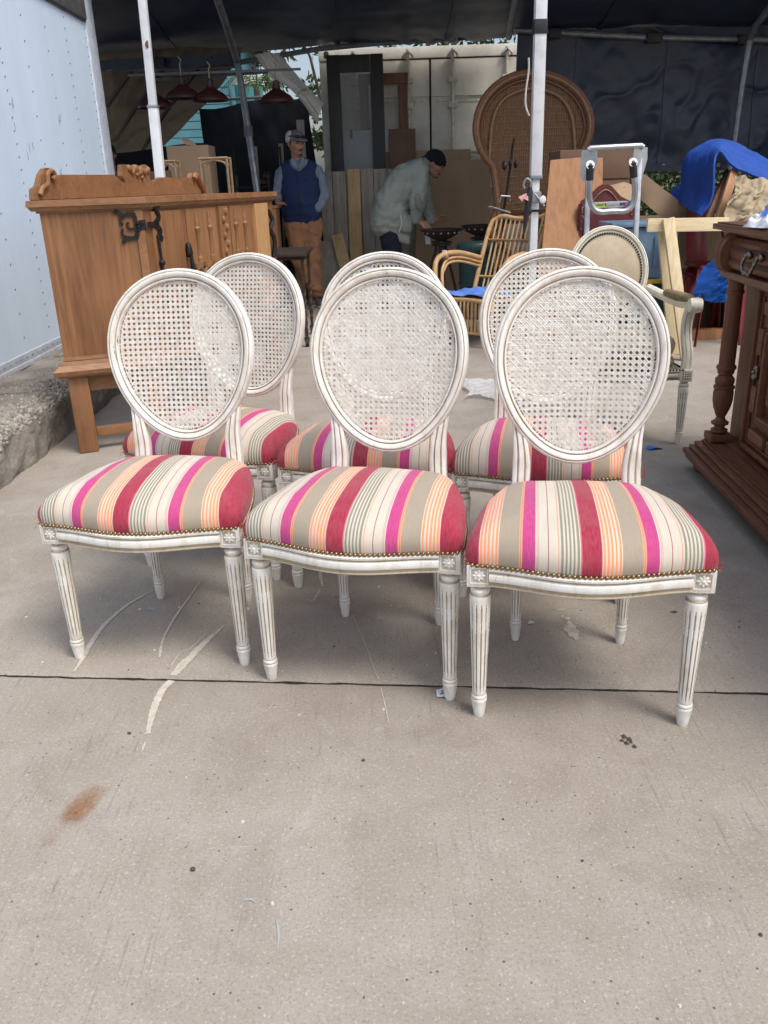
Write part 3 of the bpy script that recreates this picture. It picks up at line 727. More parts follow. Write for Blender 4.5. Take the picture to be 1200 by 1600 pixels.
def cane_mesh():
    W_, H_, ZC = .175, .204, .743; mb = MB(); p = .0143
    def inside(x, z):
        s_ = (z - ZC) / H_
        return abs(s_) < 1 and abs(x) < W_ * sqrt(1 - s_ * s_) * (1 + .145 * s_)
    def strand(a, b, w, off, wave, ph):
        # ribbon from a to b in (x,z), clipped to the egg
        a = V(*a); b = V(*b); L = (b - a).length; n = int(L / (p / 4)); d = (b - a) / L; u = V(-d.y, d.x)
        run = []
        runs = []
        for i in range(n + 1):
            q = a + d * (L * i / n)
            if inside(q.x, q.y): run.append((i, q))
            elif run: runs.append(run); run = []
        if run: runs.append(run)
        for run in runs:
            if len(run) < 2: continue
            vs = []; k = len(run)
            for i, q in run:
                y = back_y(q.x, q.y) + .006 + off + wave * sin(pi * (L * i / n) / p + ph)
                for sgn in (-1, 1):
                    e = q + u * (sgn * w / 2); vs += [(e.x, y - .0005, e.y)]
                vs += [((q.x), y - .0016, q.y)]
            fs = []
            for i in range(k - 1):
                o = i * 3; fs += [(o, o + 2, o + 5, o + 3), (o + 2, o + 1, o + 4, o + 5)]
            mb.add(vs, fs)
    nx = int(.36 / p) + 3
    for i in range(-nx // 2, nx // 2 + 1):
        for e in (-.0016, .0016):
            strand((i * p + e, .50), (i * p + e, .99), .0028, 0, .0004, i * pi)
    nz = int(.43 / p) + 2
    for i in range(-nz // 2, nz // 2 + 1):
        for e in (-.0016, .0016): strand((-.21, ZC + i * p + e), (.21, ZC + i * p + e), .0028, -.0008, .0004, i * pi + pi / 2)
    for i in range(-40, 41):
        for sgn in (1, -1):
            c = i * p + p / 2
            strand((c - sgn * .28, ZC - .28), (c + sgn * .28, ZC + .28), .0030, -.0014, .0004, i)
    # edge: bead of the weave, loops into the drilled rebate of the frame
    q_ = lambda a, s_, d=0: (egg(a, (W_) * s_, H_ * s_, ZC)[0], back_y(*egg(a, W_ * s_, H_ * s_, ZC)) + .006 + d, egg(a, W_ * s_, H_ * s_, ZC)[1])
    mb.tube([q_(2 * pi * i / 96, .998) for i in range(96)], .0013, 5, True)
    for i in range(96):
        a = 2 * pi * i / 96; b = a + (.028 if i % 2 else -.028)
        mb.tube([q_(a, .97, -.001), q_((a + b) / 2, 1.02, -.002), q_(b, 1.065, .002)], .0014, 4, cap=False)
    return mb.mesh('cane_panel', 'cane', 0)
def post_mesh(sx, mats=('white', 'glaze')):
    pr = [(-.021, -.015), (-.021, .006), (-.017, .0095), (-.012, .0095), (-.010, .005), (-.007, .005), (-.005, .011), (.005, .011), (.007, .005), (.010, .005), (.012, .0095), (.017, .0095), (.021, .006), (.021, -.015)]
    mis = [0] * 14; mis[4] = 1; mis[8] = 1
    pts = [(sx * .160, .650), (sx * .1515, .612), (sx * .1435, .572), (sx * .1385, .530), (sx * .1375, .490), (sx * .139, .450), (sx * .142, .405), (sx * .143, .352)]
    path = bez([(x, (back_y(x, z) + .010 * max(0, min(1, (z - .55) / .06)) if z > .5 else .3795 - (.5 - z) * .14), z) for x, z in pts], 6)
    mb = MB(); n = len(path); sc = [(.45 + .6 * min(1, i / (n * .5)), .7 + .3 * min(1, i / (n * .45))) for i in range(n)]
    mb.sweep(path, pr, V(0, -1, .05), mis=mis, scale=sc); return mb.mesh('back_post', list(mats), 45)
CH = dict(seat_a=seat_mesh(False), seat_b=seat_mesh(True), fray=fray_mesh(), nails=nails_mesh(), rf=rail_front_mesh(), rl=rail_side_mesh(-1), rr=rail_side_mesh(1), rb=rail_back_mesh(), blk=block_mesh(), ros=rosette_mesh(),
          leg=leg_mesh(), rleg=leg_mesh(.357, .86, 'rear_leg'), frame=back_frame_mesh(), cane=cane_mesh(), pl=post_mesh(-1), pr=post_mesh(1))
def fix_normals(me):
    bm = bmesh.new(); bm.from_mesh(me); bmesh.ops.recalc_face_normals(bm, faces=bm.faces[:]); bm.to_mesh(me); bm.free()
for k_ in ('rf', 'rl', 'rr', 'frame', 'pl', 'pr', 'leg', 'rleg', 'seat_a', 'seat_b', 'nails'): fix_normals(CH[k_])
def chair(label, loc, rz, seat):
    t = thing('cane_chair', label, 'chair', (*loc, 0), rz, 'six white oval-back cane chairs with striped seats')
    s_ = part('seat_cushion', CH[seat], t); f_ = part('frayed_threads', CH['fray'], s_); f_['kind'] = 'stuff'
    n_ = part('nail_trim', CH['nails'], t); n_['kind'] = 'stuff'
    part('front_rail', CH['rf'], t); part('side_rail', CH['rl'], t); part('side_rail', CH['rr'], t); part('rear_rail', CH['rb'], t)
    for sx in (-1, 1):
        b = part('corner_block', CH['blk'], t, loc=(sx * .2365, 0, .378)); part('rosette', CH['ros'], b)
        part('front_leg', CH['leg'], t, loc=(sx * .2335, 0, 0), rz=.1 * sx); part('rear_leg', CH['rleg'], t, loc=(sx * .141, .362, 0))
    part('back_frame', CH['frame'], t); c = part('cane_panel', CH['cane'], t); c['kind'] = 'stuff'
    part('back_post', CH['pl'], t); part('back_post', CH['pr'], t)
    return t
chair('white cane-back chair with striped seat, front row, nearest the concrete kerb', (-.617, 1.977), R(-7.8), 'seat_b')
chair('white cane-back chair with striped seat, middle of the front row', (-.079, 1.811), R(-14.6), 'seat_b')
chair('white cane-back chair with striped seat, nearest the camera at the right of the front row', (.441, 1.649), R(-7.9), 'seat_a')
chair('white cane-back chair in the second row, nearest the honey oak sideboard', (-.577, 2.532), R(-18.4), 'seat_a')
chair('white cane-back chair in the second row, directly behind the middle front chair', (-.05, 2.361), R(-10), 'seat_a')
chair('white cane-back chair in the second row, in front of the cream armchair', (.461, 2.257), R(-10.1), 'seat_b')

# ================================================================ helpers for things built at their world places
def rootmat(o):
    while o.parent: o = o.parent
    return Matrix.Translation(o.location) @ o.rotation_euler.to_matrix().to_4x4()
def bw(mb, name, mats, parent=None, smooth=35, label=None, kind=None, fix=False):
    if parent:
        inv = rootmat(parent).inverted(); mb.v = [tuple(inv @ Vector(p)) for p in mb.v]
    o = mb.build(name, mats, parent, smooth, fix); return tag(o, label, kind=kind)
def rw(mb, name, mats, parent, voxel, smooth=6, disp=None):
    if parent:
        inv = rootmat(parent).inverted(); mb.v = [tuple(inv @ Vector(p)) for p in mb.v]
    return remesh(mb, name, mats, parent, voxel, smooth, disp)
def poly_z(mb, P, z0, z1, off=0, mi=0, off1=None):
    n = len(P); off1 = off if off1 is None else off1
    area = sum(P[i][0] * P[(i + 1) % n][1] - P[(i + 1) % n][0] * P[i][1] for i in range(n)); sg = 1 if area > 0 else -1
    def offp(d):
        out = []
        for i in range(n):
            p0, p1, p2 = V(*P[i - 1]), V(*P[i]), V(*P[(i + 1) % n])
            a = (p1 - p0).normalized(); b = (p2 - p1).normalized(); na = V(a.y, -a.x) * sg; nb = V(b.y, -b.x) * sg
            q = (na + nb); out.append(p1 + q * (d / max(.2, (1 + na.dot(nb)))))
        return out
    A_, B_ = offp(off), offp(off1)
    vs = [(p.x, p.y, z0) for p in A_] + [(p.x, p.y, z1) for p in B_]
    fs = [tuple(range(n)), tuple(range(2 * n - 1, n - 1, -1))] + [((i + 1) % n, i, i + n, (i + 1) % n + n) for i in range(n)]
    if sg > 0: fs = [f[::-1] for f in fs]
    return mb.add(vs, fs, mi)

# ================================================================ KERB WALL and TRAILER on the left
t = thing('kerb_wall', 'low weathered concrete kerb wall with exposed pebbles under the trailer', 'kerb', (-1.9, 4, 0))
mb = MB()
def kerbf(u, v):
    y = 1.6 + 6.2 * u
    prof = [(-1.66, -.04), (-1.652, .05), (-1.655, .12), (-1.662, .17), (-1.685, .205), (-1.74, .228), (-1.82, .236), (-1.95, .24), (-2.2, .24)]
    q = v * 8; i = min(7, int(q)); f = q - i
    x = prof[i][0] * (1 - f) + prof[i + 1][0] * f; z = prof[i][1] * (1 - f) + prof[i + 1][1] * f
    d = .016 * fbm(y * 4, x * 6, z * 6, 5) + .010 * fbm(y * 14, x * 14, z * 14, 4) - .02 * max(0, fbm(y * 2.3, 3, z * 3) - .25)
    return (x - d * (1 if z < .21 else .2), y, z + d * (.9 if z > .15 else .3))
mb.grid(kerbf, 330, 48); kb = bw(mb, 'kerb_block', 'kerb', t, 60)
mb = MB(); rk = random.Random(11)
for i in range(2600):
    y = rk.uniform(2.7, 6.0); v = rk.choice([rk.uniform(.40, .99), rk.uniform(.34, .7), rk.uniform(.4, .8)])
    if v < .42 and fbm(y * 3, 5) < .1: continue
    p = Vector(kerbf((y - 1.6) / 6.2, v)); s_ = rk.uniform(.006, .016)
    if y > 4.6 and rk.random() < .5: continue
    mm = Euler((rk.random() * 6, rk.random() * 6, rk.random() * 6)).to_matrix().to_4x4()
    mb.ball(p, (s_, s_ * rk.uniform(.6, .9), s_ * rk.uniform(.45, .7)), mm, 1, mi=0 if rk.random() < .7 else 1)
bw(mb, 'exposed_pebbles', ['pebble', 'kerb'], kb, 180, kind='stuff')

t = thing('cargo_trailer', 'white riveted cargo trailer side at the left edge, tinted blue by painted sky light', 'trailer', (-3.3, 4.5, 0))
TX = -2.12; cy0 = 7.236; cy1 = 7.430; zr = 2.399
mb = MB(); mb.box((-4.4, -1, .262), (TX, cy0, zr + .3)); bw(mb, 'side_panel', 'trailer', t, 0)
mb = MB(); mb.box((-4.4, cy0 - .02, .23), (TX + .012, cy1, zr + .3), .012); bw(mb, 'corner_post', 'trailertrim', t)
mb = MB(); mb.box((TX - .1, -1, zr), (TX + .025, cy0 - .03, zr + .22), .01); mb.box((TX + .0, -1, zr - .012), (TX + .012, cy0 - .03, zr - .001)); bw(mb, 'top_rail', 'railsteel', t)
mb = MB(); mb.box((TX - .05, -1, .232), (TX + .012, cy0 - .021, .262), .004); mb.box((TX - .05, -1, .262), (TX + .006, cy0 - .021, .31), .002); bw(mb, 'bottom_rail', 'trailertrim', t)
mb = MB(); mb.box((-4.2, -.8, 0), (TX - .2, cy0 - .2, .229)); bw(mb, 'chassis', 'rubber', t, 0)
mb = MB()
def rivet(x, y, z, r=.0065):
    mm = Matrix.Translation((x, y, z)) @ Matrix.Rotation(pi / 2, 4, 'Y'); mb.lathe([(0, r), (.003, r * .9), (.005, r * .5), (.0055, .0003)], 6, mm)
y = cy0 - .52; k = 0
while y > 1.5:
    z = .40
    while z < zr - .05:
        rivet(TX, y, z); z += (.072 if k % 3 == 0 else .14)
    y -= .41; k += 1
z = .36
while z < zr + .2: rivet(TX + .0, cy0 - .055, z, .006); rivet(TX + .012, cy0 + .09, z + .03, .005) if int(z * 100) % 4 == 0 else None; z += .062
y = 1.4
while y < cy0 - .1: rivet(TX + .006, y, .287, .006); y += .085
bw(mb, 'rivets', 'rivet', t, 60, kind='stuff')
mb = MB(); rk = random.Random(2)
for c in [(.95, 1.62), (1.55, 1.45), (1.7, 1.62), (2.4, 1.05), (2.9, .72), (1.1, 1.32)]:
    for q in range(3):
        y = cy0 - c[0] + rk.uniform(-.06, .06); z = c[1] + rk.uniform(-.06, .06); d = rk.uniform(.02, .07); a = rk.uniform(-.6, .6)
        mb.box((TX, y, z), (TX + .0012, y + .004, z + d), 0, 0, None)
bw(mb, 'scratches', 'rivet', t, 0, kind='stuff')

# ================================================================ HONEY OAK SIDEBOARD
P0, P1, P2, P3 = (-1.476, 3.94), (-1.06, 4.10), (-.635, 5.6), (-1.115, 5.9)
SB = [P0, P1, P2, P3]; ZT = 1.166
t = thing('oak_sideboard', 'honey oak sideboard with carved front, scrolled gallery and black iron hinge', 'sideboard', (-1.2, 4.6, 0))
mb = MB(); poly_z(mb, SB, .43, 1.112); cc = bw(mb, 'carcass', 'oak', t, 0)
mb = MB(); poly_z(mb, SB, 1.112, 1.121, .008); poly_z(mb, SB, 1.121, 1.139, .018, 0, .026); poly_z(mb, SB, 1.1391, ZT, .030, 0, .027); tp = bw(mb, 'top', 'oakx', t, 30)
mb = MB(); poly_z(mb, SB, .458, .474, .006, 0, .002); poly_z(mb, SB, .438, .455, .012, 0, .006); poly_z(mb, SB, .412, .4375, .035, 0, .016); poly_z(mb, SB, .392, .4115, .030, 0, .036); poly_z(mb, SB, .38, .3915, .016, 0, .028); bw(mb, 'base_moulding', 'oakx', t, 30)
e = (V(*P1) - V(*P0)).normalized(); nf = V(e.y, -e.x)
def sb(s, d, z): return V(P0[0] + e.x * s + nf.x * d, P0[1] + e.y * s + nf.y * d, z)     # on the end panel
f = (V(*P2) - V(*P1)).normalized(); ng = V(f.y, -f.x)
def sf(s, d, z): return V(P1[0] + f.x * s + ng.x * d, P1[1] + f.y * s + ng.y * d, z)     # on the long front
Lf = (V(*P2) - V(*P1)).length; Le = (V(*P1) - V(*P0)).length
inner = lambda P_, a: (P_[0] + a[0], P_[1] + a[1])
legs = [sb(.045, -.05, 0), sb(Le - .045, -.05, 0), sf(Lf - .06, -.05, 0), V(P3[0] + .06, P3[1] - .09, 0)]
ang = math.atan2(e.y, e.x)
for p in legs:
    mb = MB(); mm = Matrix.Translation((p.x, p.y, 0)) @ Matrix.Rotation(ang, 4, 'Z')
    mb.box((-.047, -.047, 0), (.047, .047, .38), .012, 0, mm); bw(mb, 'leg', 'oak', t)
mb = MB(); mb.beam(sb(.093, -.05, .34), sb(Le - .093, -.05, .34), .03, .08); bw(mb, 'apron', 'oakx', t)
mb = MB(); mb.beam(sf(.1, -.06, .34), sf(Lf - .11, -.06, .34), .03, .08); bw(mb, 'apron', 'oakx', t)
mb = MB(); mb.beam(sb(.093, -.05, .092), sb(Le - .093, -.05, .092), .035, .045, bev=.004); bw(mb, 'stretcher', 'oakx', t)
mb = MB(); mb.beam(sf(.1, -.06, .092), sf(Lf - .11, -.06, .092), .035, .045, bev=.004); bw(mb, 'stretcher', 'oakx', t)
# corner stile of the end panel
mb = MB(); mb.beam(sb(Le - .022, .002, .475), sb(Le - .022, .002, 1.110), .036, .010, up=(*nf, 0)); bw(mb, 'stile', 'oakx', t)
# long front: door and carved leaf panels
def front_s(px): # distance along the front seen at these places
    return px
sd_ = [0.049, 0.340, 0.387, 0.736, 0.767, 0.880, 0.905, 1.187, 1.243, 1.440]
mb = MB(); mb.beam(sf((sd_[0] + sd_[1]) / 2, .004, .485), sf((sd_[0] + sd_[1]) / 2, .004, 1.100), sd_[1] - sd_[0], .016, up=(*ng, 0), bev=.003); dr = bw(mb, 'door', 'oak', t)
def colonette(s, z0, z1, par):
    m_ = MB(); p = sf(s, .010, 0); mm = Matrix.Translation(p)
    m_.lathe([(z0, .018), (z0 + .03, .018), (z0 + .035, .013), (z0 + .06, .0115), (z1 - .10, .0115), (z1 - .09, .017), (z1 - .075, .019), (z1 - .065, .013), (z1 - .055, .014), (z1 - .02, .004), (z1, .0015)], 12, mm)
    bw(m_, 'colonette', 'oakcarved', par)
for (a, b, cols) in ((sd_[2], sd_[3], (.30, .72)), (sd_[6], sd_[7], (.22, .66))):
    w = b - a; mb = MB()
    mb.beam(sf((a + b) / 2, .001, .485), sf((a + b) / 2, .001, 1.100), w - .012, .012, up=(*ng, 0)); pn = bw(mb, 'carved_panel', 'oakcarved', t)
    for c in cols: colonette(a + w * c, .83, 1.08, pn)
    for q in range(3):   # tracery row below the colonettes
        s0 = a + w * (.08 + .30 * q); m_ = MB(); m_.beam(sf(s0, .014, .825), sf(s0 + w * .26, .014, .825), .02, .022)
        pts = [sf(s0 + w * .13 + w * .11 * cos(k * .5), .014, .77 + .045 * sin(k * .5)) for k in range(13)]; m_.tube(pts, .012, 6, True); m_.tube([sf(s0, .014, .53), sf(s0, .014, .78)], .012, 6)
        bw(m_, 'tracery', 'oakcarved', pn)
mb = MB(); mb.beam(sf((sd_[4] + sd_[5]) / 2, .003, .485), sf((sd_[4] + sd_[5]) / 2, .003, 1.104), sd_[5] - sd_[4], .016, up=(*ng, 0)); st = bw(mb, 'carved_stile', 'oakcarved', t)
mb = MB()
for k in range(13):
    mb.ball(sf((sd_[4] + sd_[5]) / 2 + .016 * (-1) ** k, .014, 1.075 - k * .042), (.015, .012, .024), sub=1)
bw(mb, 'vine_carving', 'oakcarved', st, 180)
mb = MB(); mb.beam(sf((sd_[8] + sd_[9]) / 2, .006, .485), sf((sd_[8] + sd_[9]) / 2, .006, 1.104), sd_[9] - sd_[8], .02, up=(*ng, 0)); bw(mb, 'stile', 'oakstilelit', t)
# iron: strap hinge wrapped round the near corner, drop latches on the front
def hz(px, py): return (Le - .012 - (213 - px) * .00268, 1.135 - (py - 325) / 353)
def strap(mb_, pts, w, d=.006, th=.006):
    P_ = [sb(hz(*p)[0], d, hz(*p)[1]) for p in pts]; P_ = bez(P_, 6)
    mb_.sweep(P_, [(-w / 2, -th / 2), (w / 2, -th / 2), (w / 2, th / 2), (-w / 2, th / 2)], V(*nf, 0))
mb = MB()
strap(mb, [(202, 342), (203, 357), (202, 375)], .017)
strap(mb, [(204, 341), (192, 339), (182, 341), (176, 336), (172, 334), (170, 338)], .017); strap(mb, [(184, 343), (178, 346), (178, 353), (182, 354)], .010)
strap(mb, [(204, 375), (192, 376), (182, 376), (178, 383)], .017); strap(mb, [(184, 374), (178, 370), (178, 364), (181, 362)], .010)
strap(mb, [(200, 361), (193, 362), (189, 359), (188, 353), (191, 353)], .008)
strap(mb, [(202, 357), (210, 356), (216, 355)], .020); strap(mb, [(208, 357), (216, 356.5), (219, 356.5)], .045)
for z in (1.06, 1.045, 1.03): mb.tube([sb(Le - .03, .014, z), sb(Le - .03, .014, z - .01)], .009, 8)
s0 = 0.0
for pts in ([(0, 0), (.05, .0), (.1, .0)], [(.06, 0), (.11, .03), (.09, .065), (.13, .09)], [(.06, 0), (.11, -.03), (.09, -.05), (.12, -.07)]):
    P_ = bez([sf(s0 + a, .016, 1.045 + b) for a, b in pts], 6); mb.sweep(P_, [(-.012, -.003), (.012, -.003), (.012, .003), (-.012, .003)], V(*ng, 0))
bw(mb, 'strap_hinge', 'iron', t, 30, fix=True)
mb = MB(); s1 = 0.073
mb.tube([sf(s1, .02, .995), sf(s1, .024, .88), sf(s1, .022, .80), sf(s1, .02, .70)], [.008, .006, .012, .006], 8); mb.ball(sf(s1, .024, .87), .016, sub=2); mb.ball(sf(s1, .024, .69), .018, sub=2); bw(mb, 'drop_bolt', 'iron', t)
mb = MB(); s1 = 0.360
mb.hull([(sf(s1, .02, .93), .014), (sf(s1, .02, .89), .02)]); mb.tube([sf(s1, .03, .89), sf(s1, .034, .82), sf(s1, .03, .76)], [.007, .012, .006], 8); bw(mb, 'latch', 'iron', t)
mb = MB(); s1 = 1.450
mb.tube(bez([sf(s1, .014, 1.06), sf(s1 + .02, .03, 1.0), sf(s1, .02, .95), sf(s1 + .03, .03, .88), sf(s1 + .02, .02, .78)], 6), .014, 6); bw(mb, 'far_hinge', 'iron', t)
# scrolled gallery on the back edge
gd = (V(*P3) - V(*P0)).normalized()
gp = [(-0.017, 1.178), (-0.005, 1.214), (0.034, 1.225), (0.072, 1.274), (0.111, 1.298), (0.155, 1.302), (0.186, 1.281), (0.185, 1.262), (0.234, 1.273), (0.775, 1.276), (0.852, 1.241), (0.881, 1.238), (0.852, 1.267), (0.871, 1.326), (0.932, 1.327), (0.982, 1.315), (1.049, 1.329), (1.110, 1.317), (1.164, 1.331), (1.210, 1.318), (1.200, 1.258), (1.237, 1.241), (1.351, 1.265), (1.801, 1.262), (1.832, 1.292), (1.897, 1.293), (1.940, 1.251), (2.001, 1.192), (2.014, 1.157)]
mb = MB(); ga = math.atan2(gd.y, gd.x); mm = Matrix.Translation((P0[0], P0[1], 0)) @ Matrix.Rotation(ga, 4, 'Z')
mb.prism([(s_, ZT - .001 if i in (0, len(gp) - 1) else max(z, ZT + .004)) for i, (s_, z) in enumerate(gp)], .03, mm, 0, .004); gal = bw(mb, 'gallery', 'oakx', t, 40)
mb = MB(); pts = [(0.017, 1.188), (0.047, 1.217), (0.094, 1.232), (0.109, 1.275), (0.145, 1.288), (0.166, 1.270), (0.138, 1.251)]
mb.tube(bez([mm @ V(s_, -.008, z) for s_, z in pts], 6), .011, 8); bw(mb, 'scroll', 'oakx', gal)
mb = MB(); pts = [(1.987, 1.185), (1.934, 1.232), (1.870, 1.277), (1.831, 1.255)]
mb.tube(bez([mm @ V(s_, -.008, z) for s_, z in pts], 6), .02, 8); bw(mb, 'scroll', 'oakx', gal)
mb = MB()
for px_, py_, rr in [(201, 262, .034), (207, 268, .03), (213, 262, .036), (221, 264, .036), (227, 268, .03), (233, 263, .03), (214, 272, .026), (221, 276, .022), (218, 268, .03)]:
    pass
for s_, z, rr, tw in [(*(0.948, 1.305), .020, .5), (*(0.982, 1.293), .017, -.5), (*(1.026, 1.306), .022, .3), (*(1.080, 1.300), .022, -.3), (*(1.126, 1.291), .018, .5), (*(1.171, 1.301), .018, -.5), (*(1.032, 1.277), .014, .2), (*(1.085, 1.264), .012, 0), (*(1.068, 1.287), .015, 0)]:
    mb.ball(mm @ V(s_, .0, z), (rr * 1.5, .016, rr), Matrix.Rotation(ga, 4, 'Z') @ Matrix.Rotation(tw, 4, 'Y'), 2)
bw(mb, 'carved_crest', 'oakcarved', gal, 180)

# ================================================================ DARK WALNUT BUFFET (local: x into the cabinet, y away from the camera)
t = thing('walnut_buffet', 'dark walnut buffet with turned columns and panelled doors at the right edge', 'buffet', (1.30, 3.47, 0), R(-3.4))
YN = -2.3
def bl(name, mb_, mat, par=t, smooth=35, label=None, kind=None):
    o = mb_.build(name, mat, par, smooth); return tag(o, label, kind=kind)
mb = MB(); mb.box((.19, YN, .075), (.80, -.02, .80)); bl('carcass', mb, 'walnut', smooth=0)
mb = MB()
for z0, z1, x in ((.045, .066, .012), (.067, .088, .0), (.089, .104, .022), (.105, .122, .04), (.123, .132, .066)):
    mb.box((x, YN, z0), (.80, -.012 - x * .5, z1), .006)
bl('plinth', mb, 'walnuty')
mb = MB(); mb.box((.075, YN, .134), (.20, -.05, .139), .001); mb.box((.135, YN, .1391), (.20, -.06, .146), .003); bl('plinth_shelf', mb, 'walnuty')
for y in (-.10, -1.9):
    mb = MB(); mb.lathe([(0, .035), (.008, .05), (.02, .06), (.032, .056), (.044, .04)], 20, Matrix.Translation((.085, y, 0))); bl('bun_foot', mb, 'walnut')
COLP = [(.175, .030), (.183, .040), (.192, .040), (.198, .026), (.206, .024), (.214, .040), (.223, .042), (.231, .026), (.243, .020), (.252, .025), (.262, .030), (.285, .040), (.315, .047), (.345, .048), (.362, .044), (.366, .050), (.374, .050), (.378, .040), (.388, .045), (.402, .046), (.414, .036), (.420, .030), (.426, .038), (.440, .040), (.446, .046), (.456, .046), (.462, .038), (.475, .037), (.500, .0375), (.74, .036), (.743, .041), (.752, .041), (.756, .036), (.80, .038)]
for y in (-.105, -1.0):
    mb = MB(); mb.box((.068, y - .046, .1465), (.160, y + .046, .1745), .004); mb.lathe([(z, r * .84) for z, r in COLP], 28, Matrix.Translation((.114, y, 0)))
    bl('turned_column', mb, 'walnut')
# doors: stiles, nested mouldings, raised blocks
dx = .19
for y0, y1 in ((-.24, -.93), (-1.1, -1.8)):
    mb = MB(); mb.box((dx - .018, y1, .16), (dx, y0, .79)); d_ = bl('door', mb, 'walnut', smooth=0)
    def frame(ya, yb, za, zb, w, x0, x1, mat='walnuty'):
        m_ = MB()
        m_.box((x0, yb, za), (x1, ya, za + w), .005); m_.box((x0, yb, zb - w), (x1, ya, zb), .005)
        m_.box((x0 - .0005, yb, za + w), (x1, yb + w, zb - w), .005); m_.box((x0 - .0005, ya - w, za + w), (x1, ya, zb - w), .005)
        bl('moulding', m_, mat, d_)
    xs = dx - .018
    frame(y0 + .0, y1, .16, .79, .022, xs - .022, xs)
    frame(y0 - .026, y1 + .026, .186, .764, .012, xs - .010, xs)
    frame(y0 - .125, y1 + .125, .285, .665, .018, xs - .022, xs)
    frame(y0 - .150, y1 + .150, .31, .64, .014, xs - .034, xs, 'walnutpale')
    m_ = MB(); yc = (y0 + y1) / 2
    m_.box((xs - .028, y1 + .215, .375), (xs, y0 - .215, .575), .012); m_.box((xs - .04, y1 + .25, .41), (xs, y0 - .25, .54), .008); bl('raised_panel', m_, 'walnut', d_)
    for zc in (.43, .53):   # side blocks, like short bars
        for ys in (y0 - .085, y1 + .085):
            m_ = MB(); m_.box((xs - .026, ys - .024, zc - .05 + (.06 if zc > .5 else -.06)), (xs, ys + .024, zc + .05 + (.06 if zc > .5 else -.06)), .007); bl('raised_block', m_, 'walnutpale', d_)
    for k in range(3):
        for zc in (.235, .715):
            yy = y0 - .16 - k * (y0 - y1 - .32) / 2
            m_ = MB(); m_.box((xs - .026, yy - .075, zc - .024), (xs, yy + .075, zc + .024), .007); bl('raised_block', m_, 'walnutpale', d_)
    m_ = MB(); m_.hull([((xs - .018, y0 - .075, .49), .012), ((xs - .018, y0 - .075, .455), .016)], 0, 2); m_.ball((xs - .03, y0 - .08, .475), .009); bl('escutcheon', m_, 'brass', d_)
# frieze with half-round drawer
mb = MB(); mb.box((.075, YN, .80), (.80, -.02, .826), .006); mb.box((.10, YN, .7905), (.80, -.04, .7995), .003); bl('frieze_moulding', mb, 'walnuty')
prof = [(.30, .828), (.185, .828), (.165, .842), (.158, .858), (.164, .871), (.170, .874), (.162, .889), (.160, .905), (.168, .918), (.174, .921), (.170, .935), (.178, .950), (.20, .957), (.30, .957)]
mb = MB(); prof = [(x - .085 if x < .29 else x, z) for x, z in prof]; n_ = len(prof); vs = [(x, YN, z) for x, z in prof] + [(x, -.095, z) for x, z in prof]
mb.add(vs, [tuple(range(n_))[::-1], tuple(range(n_, 2 * n_))] + [(i, (i + 1) % n_, (i + 1) % n_ + n_, i + n_) for i in range(n_)]); dw = bl('drawer', mb, 'walnuty', smooth=40)
mb = MB()
for yy in (-.085, -.047):
    pts = bez([(.105, yy, .826), (.065, yy, .848), (.055, yy, .886), (.065, yy, .925), (.100, yy, .957)], 6); mb.sweep(pts, [(-.02, -.014), (.012, -.014), (.018, 0), (.012, .014), (-.02, .014)], V(0, 1, 0))
mb.box((.085, -.10, .828), (.4, -.035, .956)); bl('scroll_bracket', mb, 'walnut')
mb = MB(); 
for z0, z1, x in ((.957, .966, .10), (.966, .976, .078), (.976, .998, .050), (.998, 1.004, .064)):
    mb.box((x, YN, z0 + .0004), (.82, .01 + (.10 - x) * .9, z1), .004)
bl('top', mb, 'walnuty')
for yb in (-.40, -1.4):
    mb = MB(); bx_ = -.085
    for yy in (yb - .055, yb + .055):
        mb.ball((.150, yy, .905), (.014, .014, .016)); mb.tube([(.165, yy, .905), (.140, yy, .905)], .006, 8); mb.ball((.138, yy, .905), .0085)
    pts = bez([(.138, yb + .055, .902), (.128, yb + .058, .880), (.124, yb + .045, .858), (.126, yb + .02, .846), (.122, yb, .850), (.126, yb - .02, .846), (.124, yb - .045, .858), (.128, yb - .058, .880), (.138, yb - .055, .902)], 5)
    mb.tube(pts, [.0055 + .002 * abs(sin(i * .55)) for i in range(len(pts))], 8); mb.v = [(x + bx_, y, z) for x, y, z in mb.v]; bl('bail_handle', mb, 'brass', dw)

# blue tarp piece tucked under the buffet's top, and plastic bag lying on it
t = thing('blue_tarp', 'crinkled blue tarp with grommet hanging at the far corner of the walnut buffet', 'tarp', (1.469, 3.720, 0.666))
a_, b_, c_, d_ = [Vector(q) for q in ((1.486, 3.700, 0.886), (1.433, 3.780, 0.810), (1.418, 3.820, 0.661), (1.551, 3.740, 0.650))]
tl, tr_ = V(*(1.439, 3.800, 0.803)), V(*(1.532, 3.720, 0.788)); ap = V(*(1.468, 3.680, 0.898)); ap2 = V(*(1.475, 3.660, 0.889))
def tf(u, v):
    top = tl.lerp(tr_, u); bot = c_.lerp(d_, u); p = top.lerp(bot, v)
    return p + V(.0, -.035 * sin(pi * u) * (1 - v * .5) + .012 * fbm(u * 4 + v * 2, v * 5, 1), 0) + V(-.012 * sin(pi * v) * (1 - u), 0, .004 * sin(9 * u))
mb = MB(); mb.grid(tf, 30, 34, thick=.0012); tb = bw(mb, 'tarp_sheet', 'bluetarp', t, 60)
def tf2(u, v):
    top = ap.lerp(ap2, u); bot = tl.lerp(tr_, u) + V(0, -.03 * sin(pi * u) - .012, .002); p = top.lerp(bot, v); return p + V(0, -.02 * sin(pi * v) + .01 * fbm(u * 3, v * 3, 5), 0)
mb = MB(); mb.grid(tf2, 20, 16, thick=.0012); bw(mb, 'folded_flap', 'bluetarp', t, 60)
